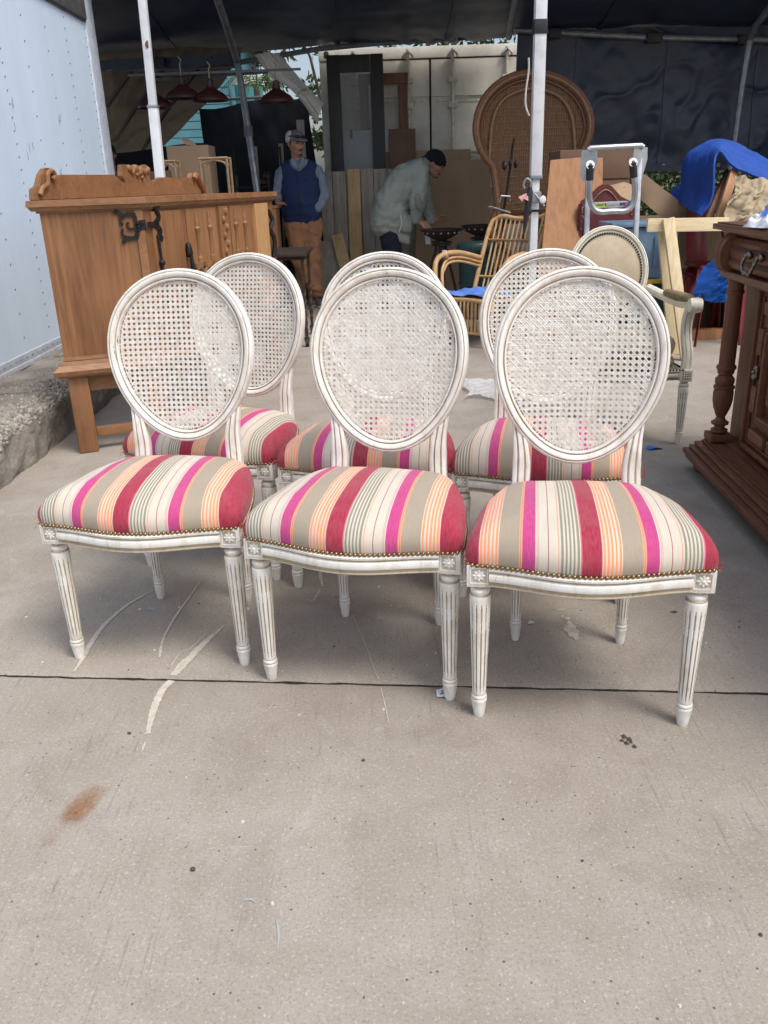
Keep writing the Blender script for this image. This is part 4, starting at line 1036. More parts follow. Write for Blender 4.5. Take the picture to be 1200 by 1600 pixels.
g_ = tf(.13, .95); mb = MB(); mb.tube([g_ + V(.011 * cos(k * .7), -.004, .011 * sin(k * .7)) for k in range(9)], .0035, 6, True); bw(mb, 'grommet', 'brass', t)
mb = MB()
c0 = V(*(1.352, 3.050, 1.039))
def bagf(u, v):
    a = 2 * pi * u; r = .8 * (1 - v) * (1 + .3 * fbm(cos(a) * 2, sin(a) * 2, v * 2)); h_ = .055 * v ** .7 + .02 * fbm(cos(a) * 3, sin(a) * 3, v * 4) * (v > .05)
    return (c0.x + .03 + .11 * r * cos(a), c0.y + .15 * r * sin(a), 1.0055 + max(0, h_))
mb.grid(bagf, 40, 14); o = mb.build('plastic_bag', 'tagpaper', None, 60); tag(o, 'crumpled white plastic bag lying on the walnut buffet top', 'plastic bag')
mb = MB()
def bag2(u, v):
    p = V(*(1.291, 2.960, 1.056)).lerp(V(*(1.320, 2.940, 1.076)), u); return p + V(.04 * v, .03 * v, .045 * v + .02 * sin(4 * u) * v + .008 * fbm(u * 4, v * 4) - .02)
mb.grid(bag2, 14, 10, thick=.001); bw(mb, 'blue_print', 'bluesheet', o, 60)

# ================================================================ CREAM OVAL-BACK ARMCHAIR
t = thing('oval_armchair', 'cream oval-back armchair with nailed tan leather back and olive cushion', 'armchair', (1.125, 3.80, 0), R(-3))
for sx in (-1, 1):
    b = part('corner_block', CH['blk'].copy(), t, loc=(sx * .275, 0, .33)); b.data.materials[0] = M['cream']
    mb = MB(); mb.box((-.017, -.0275, -.017), (.017, -.025, .017), 0, 1)
    for i_ in range(3):
        for j_ in range(3): mb.ball((-.010 + .010 * i_, -.0275, -.010 + .010 * j_), (.0045, .003, .0045), sub=1)
    mb.build('rosette', ['cream', 'creamglaze'], b)
cl = leg_mesh(.305, 1.0, 'front_leg', ('cream', 'creamglaze')); fix_normals(cl)
for sx in (-1, 1):
    part('front_leg', cl, t, loc=(sx * .275, 0, 0)); part('rear_leg', cl, t, loc=(sx * .2, .46, 0))
mb = MB(); path = [(-.25 + .5 * i / 20, .004 - .03 * (.5 + .5 * cos(pi * (-.25 + .5 * i / 20) / .26)), .33) for i in range(21)]; mb.sweep(path, RAILP, V(0, 0, 1), mis=RAILM); mb.build('front_rail', ['cream', 'creamglaze'], t, 40, True)
for sx in (-1, 1):
    path = [(sx * .275, .025, .33), (sx * .22, .44, .33)]; path = path if sx > 0 else path[::-1]
    mb = MB(); mb.sweep(path, RAILP, V(0, 0, 1), mis=RAILM); mb.build('side_rail', ['cream', 'creamglaze'], t, 40, True)
def cush(z0, z1, hw, dep, y0, bul):
    m_ = MB(); O = round_corners([(-hw, y0), (-hw * .5, y0 - .02), (0, y0 - .025), (hw * .5, y0 - .02), (hw, y0), (hw * .93, y0 + dep * .5), (hw * .85, y0 + dep), (0, y0 + dep + .01), (-hw * .85, y0 + dep), (-hw * .93, y0 + dep * .5)], 1)
    O = [(p.x, p.y) for p in bez([(x, y, 0) for x, y in O], 4, True)]; n = len(O); H = z1 - z0; vs = []
    pf = [(.96, 0), (1.0, .1), (1 + bul, .35), (1 + bul, .55), (1.0, .72), (.93, .85), (.8, .94), (.5, .99), (.2, 1.0)]
    for s_, zz in pf:
        for x, y in O: vs.append((x * s_, y0 + dep * .5 + (y - y0 - dep * .5) * s_, z0 + H * zz + .004 * fbm(x * 8, y * 8, zz)))
    fs = [(k * n + j, k * n + (j + 1) % n, (k + 1) * n + (j + 1) % n, (k + 1) * n + j) for k in range(len(pf) - 1) for j in range(n)] + [tuple((len(pf) - 1) * n + j for j in range(n)), tuple(range(n))[::-1]]
    return m_.add(vs, fs)
cush(.352, .405, .265, .43, .0, .02).build('seat_pad', 'olive', t, 180, True); cush(.407, .50, .262, .42, .005, .03).build('loose_cushion', 'olivecushion', t, 180, True)
mb = MB()
for i_ in range(36):
    x = -.255 + .51 * i_ / 35; mb.ball((x, -.028 - .02 * (1 - (x / .26) ** 2), .357), .0055, sub=1)
for i_ in range(26): mb.ball((.266 - .03 * i_ / 25, .0 + .4 * i_ / 25, .357), .0055, sub=1)
tag(mb.build('nail_trim', 'black', t, 180), kind='stuff')
# oval back
EW, EH, EZ = .208, .235, .735
def eby(x, z): return .47 + (z - .5) * .16 - .02 * (x / .2) ** 2
path = []; vd = []
for i in range(72):
    a = 2 * pi * i / 72; x, z = egg(a, EW - .04, EH - .04, EZ, .04); path.append((x, eby(x, z), z)); vd.append(V(0, -1, .16).normalized())
tt = V(*path[1]) - V(*path[0])
if tt.cross(vd[0]).dot(V(*path[0]) - V(0, path[0][1], EZ)) < 0: path = path[::-1]; vd = vd[::-1]
mb = MB(); mb.sweep(path, FR, vd, True, mis=FRM); mb.build('back_frame', ['cream', 'creamglaze'], t, 45, True)
mb = MB(); n = 48; vs = []; rings = [1.0, .97, .9, .75, .5, .25]
for k, s_ in enumerate(rings):
    for i in range(n):
        a = 2 * pi * i / n; x, z = egg(a, (EW - .038) * s_, (EH - .038) * s_, 0, .04); z += EZ; vs.append((x, eby(x, z) - .006 - .02 * (1 - s_ ** 3), z))
fs = [(k * n + j, k * n + (j + 1) % n, (k + 1) * n + (j + 1) % n, (k + 1) * n + j) for k in range(len(rings) - 1) for j in range(n)] + [tuple((len(rings) - 1) * n + j for j in range(n))]
mb.add(vs, fs); mb.build('back_pad', 'leather', t, 180)
mb = MB()
for i in range(90):
    a = 2 * pi * i / 90; x, z = egg(a, EW - .044, EH - .044, EZ, .04); mb.ball((x, eby(x, z) - .012, z), .0058, sub=1)
tag(mb.build('back_nails', 'black', t, 180), kind='stuff')
for sx in (-1, 1):
    mb = MB(); mb.tube(bez([(sx * .17, eby(.17, .6), .60), (sx * .19, .475, .50), (sx * .20, .46, .36), (sx * .20, .46, .30)], 6), .022, 10); mb.build('back_post', 'cream', t)
    pr = [(-.021, -.02), (-.021, .010), (-.014, .014), (-.010, .008), (-.006, .014), (.006, .014), (.010, .008), (.014, .014), (.021, .010), (.021, -.02)]
    mb = MB(); p_ = bez([(sx * .278, .0, .352), (sx * .282, .01, .42), (sx * .275, .035, .50), (sx * .272, .03, .57), (sx * .275, .0, .635)], 8); mb.sweep(p_, pr, V(0, -1, .1)); mb.build('arm_support', 'cream', t, 40, True)
    mb = MB(); p_ = bez([(sx * .278, -.045, .640), (sx * .277, -.01, .652), (sx * .266, .12, .635), (sx * .245, .30, .640), (sx * .195, .45, .665)], 8); mb.tube(p_, [.026] * 3 + [.022] * (len(p_) - 3), 10)
    mb.lathe([(-.026, .010), (-.026, .030), (-.012, .033), (.012, .033), (.026, .030), (.026, .010)], 18, Matrix.Translation((sx * .278, -.038, .645)) @ Matrix.Rotation(pi / 2, 4, 'Y'))
    for q in (-.009, .009): mb.lathe([(-.003, .034), (.003, .034)], 18, Matrix.Translation((sx * .278 + q, -.038, .645)) @ Matrix.Rotation(pi / 2, 4, 'Y'), caps=True)
    arm = mb.build('arm', 'cream', t)
    mb = MB(); mb.hull([((sx * .274, .02, .664), (.026, .026, .020)), ((sx * .264, .14, .660), (.03, .03, .024)), ((sx * .245, .28, .662), (.024, .03, .02))]); mb.build('arm_pad', 'olive', arm, 180)

# ================================================================ CANOPY: poles, frame, tarps
def pole(name, label, cat, pts, r, mat, group=None, n=10):
    o = MB().tube(pts, r, n).build(name, mat, None); return tag(o, label, cat, group)
t = thing('tent_pole', 'white square tent pole with a rust spot behind the oak sideboard', 'pole', (-1.5, 6.3, 0))
mb = MB(); mb.beam((-1.505, 6.3, 0), (-1.470, 6.3, 1.72), .062, .062, up=(0, 1, 0), bev=.006); mb.beam((-1.470, 6.3, 1.721), (-1.445, 6.3, 3.0), .052, .052, up=(0, 1, 0), bev=.006); bw(mb, 'post', 'whitepipe', t)
mb = MB(); mb.box((-1.505, 6.266, 1.715), (-1.435, 6.334, 1.735), .004); bw(mb, 'collar', 'galv', t)
mb = MB(); mb.hull([((-1.455, 6.272, 2.08), .010), ((-1.452, 6.272, 2.11), .007), ((-1.463, 6.272, 2.095), .006)], 0, 1); bw(mb, 'rust_spot', 'rust', t)
t = thing('tent_pole', 'white square tent pole with black strap and clamps in front of the peacock chair', 'pole', (1.06, 5.9, 0))
mb = MB(); mb.beam((1.062, 5.9, 0), (1.068, 5.9, 1.20), .048, .048, up=(0, 1, 0), bev=.004); bw(mb, 'lower_post', 'whitepipe', t)
mb = MB(); mb.beam((1.068, 5.9, 1.19), (1.064, 5.9, 3.0), .072, .072, up=(0, 1, 0), bev=.005); bw(mb, 'upper_post', 'whitepipe', t)
mb = MB(); mb.box((1.024, 5.858, 2.02), (1.106, 5.942, 2.10), .004); bw(mb, 'black_strap', 'black', t)
mb = MB(); mb.box((1.028, 5.862, 1.185), (1.108, 5.938, 1.21), .004); bw(mb, 'collar', 'galv', t)
bw(MB().tube([(1.04, 5.86, 1.12), (1.12, 5.84, 1.02)], .008, 6), 'spring_pin', 'galv', t); bw(MB().box((1.035, 5.85, 1.04), (1.10, 5.865, 1.11), .004), 'clamp', 'galv', t)
mb = MB(); mb.box((1.02, 5.868, .985), (1.115, 5.935, 1.0), .003); mb.ball((1.03, 5.87, .99), .018); bw(mb, 'cable_tie', 'black', t)
tg = MB(); tg.ball((1.107, 5.830, 1.060), (.022, .006, .026)); o = tg.build('hang_tag', 'tagpaper'); tag(o, 'small white hang tag dangling from the clamp of the right tent pole', 'tag')
mb = MB(); mb.tube(bez([(0.984, 5.800, 1.883), (0.986, 5.800, 1.813), (0.973, 5.800, 1.707), (0.971, 5.800, 1.635), (0.981, 5.800, 1.592), (0.998, 5.800, 1.558)], 8), .006, 6); bw(mb, 'cord', 'string', t)
t = thing('folded_umbrella', 'folded black umbrella with pink tassels strapped to the right tent pole', 'umbrella', (1.028, 5.860, 1.070))
mb = MB(); a_, b_ = V(*(1.026, 5.840, 1.141)), V(*(1.003, 5.840, 0.952)); mb.tube([a_, a_.lerp(b_, .2), a_.lerp(b_, .6), b_, b_ + (b_ - a_) * .5], [.010, .022, .022, .018, .008], 10); bw(mb, 'canopy', 'black', t)
mb = MB(); mb.tube(bez([a_, a_ + V(0, 0, .03), a_ + V(-.025, 0, .05), a_ + V(-.045, 0, .02), a_ + V(-.04, 0, -.01)], 5), .008, 8); bw(mb, 'handle', 'galv', t)
for (p, q) in (((0.999, 5.820, 1.099), (0.958, 5.820, 1.065)), ((1.004, 5.820, 1.087), (0.992, 5.820, 1.064))):
    mb = MB(); mb.tube([V(*p), V(*p).lerp(V(*q), .4), V(*q)], [.006, .012, .022], 8); bw(mb, 'tassel', 'pink', t)
t = thing('canopy_frame', 'grey metal pipe frame holding up the dark tarpaulin roof', 'canopy frame', (0, 9.6, 0))
def pipe(pts, r=.028, mat='greypipe', nm='pipe'): return bw(MB().tube(pts, r, 10), nm, mat, t)
pipe([(-3.6, 10.2, 2.49), (-2.815, 10, 2.467), (-1.322, 9.850, 2.422), (-0.510, 10.020, 2.544), (0.168, 10.040, 2.581), (0.932, 10.040, 2.594)], .026, nm='eave_pipe')
pipe([(0.946, 10.040, 2.605), (1.392, 10.000, 2.651)], .034, 'black', 'eave_pipe')
pipe([(1.436, 9.620, 2.604), (1.844, 9.620, 2.569), (2.821, 9.620, 2.494), (4.062, 9.620, 2.434), (5.2, 9.6, 2.38)], .03, 'galv', 'eave_pipe')
pipe([(-1.227, 7.600, 2.750), (-1.247, 8.100, 2.668), (-1.290, 8.800, 2.565), (-1.304, 9.350, 2.372), (-1.289, 9.350, 2.258), (-1.234, 9.250, 1.729), (-1.181, 9.150, 1.157), (-1.08, 9.1, 0)], .034, 'galv', 'bow_pipe')
pipe([(1.248, 7.900, 2.739), (1.324, 8.600, 2.682), (1.407, 9.500, 2.519)], .032, 'galv', 'bow_pipe')
pipe([(3.730, 8.400, 2.768), (3.725, 8.900, 2.588), (3.755, 9.200, 2.514), (3.784, 9.400, 2.411), (3.762, 9.400, 2.025), (3.746, 9.400, 1.463), (3.66, 9.4, 0)], .034, 'galv', 'bow_pipe')
for px_, y_ in ((388, 205),): 
    p = V(*(-1.234, 9.250, 1.729)); bw(MB().tube([p + V(0, 0, .05), p - V(0, 0, .05)], .045, 10), 'pipe_coupling', 'greypipe', t)
for a_, b_ in (((1.886, 9.600, 2.553), .06), ((2.894, 9.600, 2.483), .08), ((3.793, 9.600, 2.440), .05), ((-2.164, 9.750, 2.435), .06), ((-1.338, 9.500, 2.386), .05)):
    p = V(*a_); bw(MB().box(p - V(b_, .036, .045), p + V(b_, .036, .045), .008), 'pipe_sleeve', 'black', t)
for pp_ in (((-2.438, 9.920, 2.446), (-2.624, 10.120, 2.329), (-2.962, 10.500, 2.115)), ((-2.104, 9.900, 2.446), (-2.334, 10.150, 2.286), (-2.736, 10.600, 2.017), (-3.044, 11.000, 1.791)), ((-1.711, 9.800, 2.439), (-1.982, 10.100, 2.246), (-2.398, 10.600, 1.966), (-2.882, 11.200, 1.564))):
    pipe(bez(pp_, 5), .024, 'black', 'rafter_pipe')
for (a_, b_) in (((-2.776, 9.950, 2.400), (-1.332, 9.750, 2.369)), ((-2.306, 10.050, 2.312), (-1.052, 10.200, 2.364)), ((-1.988, 10.400, 2.122), (-0.985, 10.400, 2.143))): pipe([a_, b_], .016, 'greypipe', 'purlin_pipe')
# roof
def roof(u, v):
    x = 0
    ys = (10.10 if x < 1.2 else 10.10 - min(.35, (x - 1.2))) + (.35 * max(0, -(x + .5)) * .35 if x < -.5 else 0); ze = 2.575
    ze += -.03 * max(0, -x - .5) * .4
    yy = 10.1 - 2.95 * v; xl = -2.05 - 1.9 * max(0, min(1, (yy - 7.3) / .5)); x = xl + (5.6 - xl) * u
    ys = (10.10 if x < 1.2 else 10.10 - min(.35, (x - 1.2))) + (.35 * max(0, -(x + .5)) * .35 if x < -.5 else 0); ze = 2.575 - .03 * max(0, -x - .5) * .4
    if v < .75: f_ = v / .75; y = ys + (7.7 - ys) * f_; z = ze + (3.0 - ze) * f_
    else: f_ = (v - .75) / .25; y = 7.7 - .55 * f_; z = 3.0 - .05 * f_
    z += -.05 * sin(pi * min(1, (v / .75))) * (v < .75) * (.6 + .4 * sin(x * 2.1)) + .012 * fbm(x * 1.2, y * 1.2, 2) + .01 * fbm(x * 3, y * 3, 3)
    z += .045 * math.exp(-((x - .75) ** 2) / .25) * math.exp(-v * 10) * sin(x * 26 + v * 40) * .5
    return (x, y, z)
mb = MB(); mb.grid(roof, 150, 60); o = mb.build('roof_tarp', 'blacktarp', None, 180); tag(o, 'black tarpaulin stretched over the canopy as its roof', 'tarp')
for u_ in (.2, .38, .5, .66, .82):
    P_ = [Vector(roof(u_, v_ / 40)) + V(0, 0, -.008) for v_ in range(41)]; m_ = MB(); m_.sweep(P_, [(-.025, -.003), (.025, -.003), (.025, .003), (-.025, .003)], V(0, 0, -1)); m_.build('seam', 'blacktarp', o, 40, True)
mb = MB(); p = [V(*q) for q in ((0.726, 8.350, 2.750), (0.876, 9.500, 2.568))]
# valance: the roof's loose edge hanging at the eave
def val(u, v):
    a, b = V(*(-2.838, 10.020, 2.446)), V(*(-1.294, 9.660, 2.421)); 
    p = a.lerp(b, u); return p + V(0, -.05 - .02 * sin(8 * u), .05 - .10 * v - .012 * sin(13 * u) * v)
mb = MB(); mb.grid(val, 40, 4); o = mb.build('roof_flap', 'blacktarp', None, 180); tag(o, 'dark flap hanging along the eave above the red pendant lamps', 'tarp flap')
def wallf(u, v):
    x = 1.52 + 3.9 * u; zb = 1.262 - .02 * u + .012 * sin(9 * u); z = 2.60 - .03 * u + (zb - 2.60) * v
    d = .028 * fbm(x * 2.6 + z * 2.2, z * 2.4 - x * .8, 11, 2) * (.4 + .6 * v) + .016 * max(0, 1 - 5 * abs(fbm(x * 1.7 + z * .9, z * 1.9 - x * .7, 5, 2))) + .07 * fbm(x * .9 + z * .5, z * .9, 4, 2) + .035 * fbm(x * 2.2 - z * 1.0, z * 1.7, 7, 3) * (.35 + .65 * v) + .022 * sin(x * 4.2 + 1.2 * sin(z * 2.4)) * v
    return (x, 9.70 - .02 - d, z)
mb = MB(); mb.grid(wallf, 150, 70); wt = mb.build('wall_tarp', 'blacktarp', None, 180); tag(wt, 'wrinkled black tarpaulin hanging as the back wall behind the blue mat', 'tarp')
for u_ in (.16, .40, .64, .88):
    mb = MB(); P_ = [Vector(wallf(u_, v_ / 40)) + V(0, -.006, 0) for v_ in range(41)]; mb.sweep(P_, [(-.022, -.003), (.022, -.003), (.022, .003), (-.022, .003)], V(0, -1, 0)); mb.build('seam', 'blacktarp', wt, 40, True)
mb = MB(); P_ = [Vector(wallf(u_ / 80, .985)) + V(0, -.006, 0) for u_ in range(81)]; mb.sweep(P_, [(-.03, -.003), (.03, -.003), (.03, .004), (-.03, .004)], V(0, -1, 0)); mb.build('hem', 'blacktarp', wt, 40, True)
mb = MB()
for k in range(5): 
    c_ = Vector(wallf(.11 + .15 * k, .965)) + V(0, -.012, 0); mb.tube([c_ + V(.014 * cos(q), 0, .014 * sin(q)) for q in [i * .8 for i in range(8)]], .005, 5, True)
mb.build('grommets', 'steel', wt)
mb = MB(); mb.grid(lambda u, v: (5.45 + .06 * fbm(u * 5, v * 4), 9.7 - 3.4 * u, 2.5 - 2.45 * v), 40, 30); tag(mb.build('side_tarp', 'blacktarp', None, 180), 'black tarpaulin closing the right end of the canopy', 'tarp')
def tanf(u, v):
    tl, tr_ = V(*(-3.111, 10.150, 2.615)), V(*(-1.296, 9.850, 2.557)); bl_, br = V(*(-3.803, 11.700, 1.515)), V(*(-2.652, 11.700, 1.751))
    p = tl.lerp(tr_, u).lerp(bl_.lerp(br, u), v)
    edge = -.10 * sin(pi * v) * u ** 4
    return p + V(-edge, 0, 0) + V(0, .07 * fbm(u * 4, v * 4, 3) + .03 * fbm(u * 14, v * 5 + 3, 6), .05 * sin(v * 7 + u * 3) * .3 - .04 * v * sin(u * 9) * .4)
mb = MB(); mb.grid(tanf, 70, 50); tag(mb.build('tan_tarp', 'tantarp', None, 180), 'tan tarpaulin sloping down behind the red pendant lamps', 'tarp')
def shadef(u, v):
    tl, tr_ = V(*(-1.936, 10.500, 2.051)), V(*(-0.721, 10.500, 2.144)); bl_, br = V(-1.86, 10.5, .02), V(-.50, 10.5, .02)
    p = tl.lerp(tr_, u) + V(0, 0, -.02 * sin(9 * u)); return p.lerp(bl_.lerp(br, u), v) + V(0, .03 * fbm(u * 6, v * 5, 2) + .04 * sin(12 * u + 2 * v) * v * .5, 0)
mb = MB(); mb.grid(shadef, 50, 40); tag(mb.build('shade_curtain', 'shade', None, 180), 'black shade cloth curtain behind the man in the navy vest', 'shade cloth')
def shade2(u, v):
    return (-3.6 + 1.62 * u, 10.95 + .04 * fbm(u * 6, v * 5), 1.68 - .04 * sin(5 * u) - 1.65 * v)
mb = MB(); mb.grid(shade2, 40, 30); tag(mb.build('shade_curtain', 'shade', None, 180), 'low black shade cloth below the tan tarpaulin', 'shade cloth')
# rolled white canvas flap
def canf(u, v):
    a0, a1 = V(*(-1.189, 9.900, 2.489)), V(*(-0.947, 9.900, 2.494)); b0, b1 = V(*(-0.575, 10.050, 1.836)), V(*(-0.507, 10.050, 2.035))
    m0, m1 = V(*(-1.025, 9.850, 2.288)), V(*(-0.788, 10.000, 2.309)); n0, n1 = V(*(-0.783, 9.850, 2.112)), V(*(-0.629, 10.000, 2.140))
    A0 = bez([a0, m0, n0, b0], 8); A1 = bez([a1, m1, n1, b1], 8); k = min(23, int(u * 24)); f_ = u * 24 - k
    p = A0[k].lerp(A0[k + 1], f_); q = A1[k].lerp(A1[k + 1], f_)
    return p.lerp(q, v) + V(0, -.12 * sin(pi * v) - .02 * fbm(u * 3, v * 6), .012 * sin(v * 14 + u * 4) * (.3 + u))
mb = MB(); mb.grid(canf, 40, 24, thick=.01); t = tag(mb.build('canvas_roll', 'whitetarp', None, 60), 'rolled-up white canvas flap slanting down to the container', 'canvas')
mb = MB(); a_ = V(*(-0.744, 9.700, 2.091)); b_ = V(*(-0.668, 9.800, 2.146)); mb.tube(bez([a_, a_.lerp(b_, .5) + V(0, -.06, 0), b_, b_ + V(0, .1, -.02)], 5), .012, 6); mb.build('tie', 'string', t)

# ================================================================ SHIPPING CONTAINER (door end)
X0, X1, YC, ZC_ = -.535, 1.86, 10.2, 2.56
t = thing('shipping_container', 'cream shipping container with closed doors and lock rods at the back', 'container', (.66, 10.2, 0))
mb = MB(); mb.box((X0 + .03, YC + .1, .12), (X1 - .03, YC + 6, ZC_ - .03)); bw(mb, 'body', 'container', t, 0)
for x in (X0, X1 - .13): bw(MB().box((x, YC - .02, .118), (x + .13, YC + .12, ZC_ - .12), .008), 'corner_post', 'container', t)
for x in (X0 - .005, X1 - .165):
    for z in (0, ZC_ - .118):
        mb = MB(); mb.box((x, YC - .03, z), (x + .17, YC + .14, z + .118), .01); cst = bw(mb, 'corner_casting', 'container', t)
        mb = MB(); mb.hull([((x + .085, YC - .031, z + .045), (.028, .004, .02)), ((x + .085, YC - .031, z + .078), (.028, .004, .02))]); bw(mb, 'hole_shade', 'gasket_hole_dark', cst)  # dark oval stands in for the shade inside the hole
bw(MB().box((X0 + .166, YC - .01, ZC_ - .115), (X1 - .166, YC + .1, ZC_ - .002), .006), 'header', 'container', t)
bw(MB().box((X0 + .166, YC - .01, .002), (X1 - .166, YC + .1, .15), .006), 'sill', 'container', t)
xm = (X0 + X1) / 2
for (a, b) in ((X0 + .14, xm - .012), (xm + .012, X1 - .14)):
    mb = MB(); zs = [.165, .50, .59, 1.02, 1.11, 1.42, 1.50, 1.98, 2.07, ZC_ - .13]
    # flat leaf with shallow horizontal corrugations
    for i in range(len(zs) - 1):
        rec = i % 2 == 1; mb.box((a, YC + (.022 if rec else .0), zs[i] + .0005), (b, YC + .07, zs[i + 1] - .0005))
    d_ = bw(mb, 'door_leaf', 'container', t, 0)
    bw(MB().box((a - .012, YC + .012, .16), (a - .001, YC + .05, ZC_ - .125)), 'gasket', 'gasket_hole_dark', d_, 0)
    bw(MB().box((b + .001, YC + .012, .16), (b + .011, YC + .05, ZC_ - .125)), 'gasket', 'gasket_hole_dark', d_, 0)
    for zz in (zs[1] + .045, zs[5] + .04, zs[7] + .045): bw(MB().box((a + .06, YC + .010, zz - .012), (b - .06, YC + .0215, zz + .012), .002), 'corrugation_shadow_strip', 'containerrod', d_, 0)
    w = b - a
    for fx in (.22, .78):
        x = a + w * fx; mb = MB(); mb.tube([(x, YC - .035, .08), (x, YC - .035, ZC_ - .03)], .019, 10); r_ = bw(mb, 'lock_rod', 'containerrod', t)
        for zz in (.12, .55, 1.2, 1.95, 2.2): bw(MB().box((x - .05, YC - .062, zz), (x + .05, YC - .002, zz + .06), .006), 'rod_bracket', 'containerrod', r_)
        for zz in (.06, ZC_ - .10): bw(MB().tube([(x - .055, YC - .03, zz - .01), (x - .045, YC - .055, zz + .01), (x, YC - .07, zz + .05), (x + .045, YC - .055, zz + .01), (x + .055, YC - .03, zz - .01)], .014, 6), 'cam_keeper', 'containerrod', r_)
        mb = MB(); mb.tube([(x, YC - .05, 1.12), (x + .34 * (1 if fx < .5 else -1), YC - .055, 1.12)], .014, 8); bw(mb, 'rod_handle', 'containerrod', r_)
    for zz in (.4, 1.0, 1.6, 2.2):
        xx = a - .02 if a < xm - .3 else b + .02
        bw(MB().box((xx - .055, YC - .025, zz), (xx + .055, YC - .001, zz + .09), .008), 'hinge', 'containerrod', t)

# ================================================================ things leaning on the container
t = thing('timber_frame', 'brown stained timber frame leaning on the container beside the dark glazed door', 'timber frame', (.14, 10.1, 0))
for x in (-.115, .305): bw(MB().box((x, 10.085, 0), (x + .10, 10.125, 2.19), .003), 'post', 'brownwood', t)
bw(MB().box((-.12, 10.08, 2.195), (.415, 10.13, 2.30), .003), 'rail', 'brownwood', t)
o = MB().box((-.36, 10.045, 0), (.335, 10.06, 1.745), .002).build('white_board', 'paper'); tag(o, 'tall white board standing behind the dark glazed door', 'board')
t = thing('glazed_door', 'tall near-black door with one clear glass pane leaning on the container', 'door', (-.14, 9.96, 0))
xa, xb, ga_, gb_ = -.448, .150, -.308, .012
bw(MB().box((xa, 9.93, 0), (ga_, 9.975, 2.47), .004), 'stile', 'darkdoor', t); bw(MB().box((gb_, 9.93, 0), (xb, 9.975, 2.47), .004), 'stile', 'darkdoor', t)
bw(MB().box((ga_ + .001, 9.932, 2.302), (gb_ - .001, 9.973, 2.468), .003), 'rail', 'darkdoor', t); bw(MB().box((ga_ + .001, 9.932, 0), (gb_ - .001, 9.973, .45), .003), 'rail', 'darkdoor', t)
bw(MB().box((ga_ + .001, 9.950, .451), (gb_ - .001, 9.956, 2.301)), 'glass_pane', 'glass', t, 0)
mb = MB(); q_ = (-0.215, 9.940, 1.717); mb.hull([((q_[0], 9.941, q_[2] + .03), .012), ((q_[0], 9.941, q_[2] - .04), .016)], 0, 1); bw(mb, 'sticker_tear', 'railsteel', t)
o = MB().box((.19, 9.985, 0), (.482, 10.03, 1.745), .003, 0).build('brown_panel', 'cardboard2'); tag(o, 'dark brown panel standing against the timber frame, above the bending man', 'panel')
t = thing('plank_panel', 'weathered grey plank panel standing below the dark glazed door', 'plank panel', (-.1, 9.86, 0))
x = -.575; rk = random.Random(8)
for w in (.135, .15, .16, .14, .15, .145, .155):
    dz = rk.uniform(-.012, .012); bw(MB().box((x, 9.845 + rk.uniform(0, .008), 0), (x + w - .006, 9.88, 1.345 + dz), .004), 'plank', 'planks', t); x += w
for z in (.25, 1.1): bw(MB().box((-.575, 9.882, z), (.45, 9.905, z + .09), .003), 'batten', 'planks', t)
o = MB().beam((-.215, 9.80, 0), (-.205, 9.832, 1.355), .135, .025, up=(0, 1, 0), bev=.003).build('pine_board', 'pine'); tag(o, 'yellow pine board leaning on the grey plank panel', 'board')
a_, b_ = V(*(-0.255, 9.600, 0.194)), V(*(-0.421, 9.780, 0.690)); o = MB().beam(V(a_.x, 9.55, .02), b_, .13, .012, up=(0, 1, 0), bev=.002).build('plywood_offcut', 'pine'); tag(o, 'short pale plywood offcut tilted against the grey plank panel', 'offcut')
a_ = MB(); a_.beam((-.52, 9.70, 0), (-.50, 9.83, .62), .22, .02, up=(0, 1, 0)); o = a_.build('grey_board', 'planks'); tag(o, 'short grey board leaning low beside the man in tan trousers', 'board')
def sheet(name, label, pts, mat, th=.012, nu=16, nv=16, bow=.015, seed=0):
    P_ = [V(*p) for p in pts]
    fn = lambda u, v: P_[0].lerp(P_[1], u).lerp(P_[3].lerp(P_[2], u), v) + V(0, bow * fbm(u * 2, v * 2, seed) - bow * sin(pi * u) * .6, .006 * fbm(u * 5, v, seed + 3))
    o = MB().grid(fn, nu, nv, thick=th).build(name, mat, None, 40); return tag(o, label, 'cardboard')
sheet('cardboard_sheet', 'tall flattened cardboard sheet at the back against the container doors', [(.14, 10.04, 1.52), (1.09, 10.04, 1.525), (1.12, 9.9, .0), (.12, 9.9, .0)], 'cardboard')
sheet('cardboard_sheet', 'wide flattened cardboard sheet right behind the bending man', [(.50, 9.93, 1.40), (1.29, 9.92, 1.415), (1.31, 9.72, .0), (.42, 9.72, .0)], 'cardboard', seed=4)
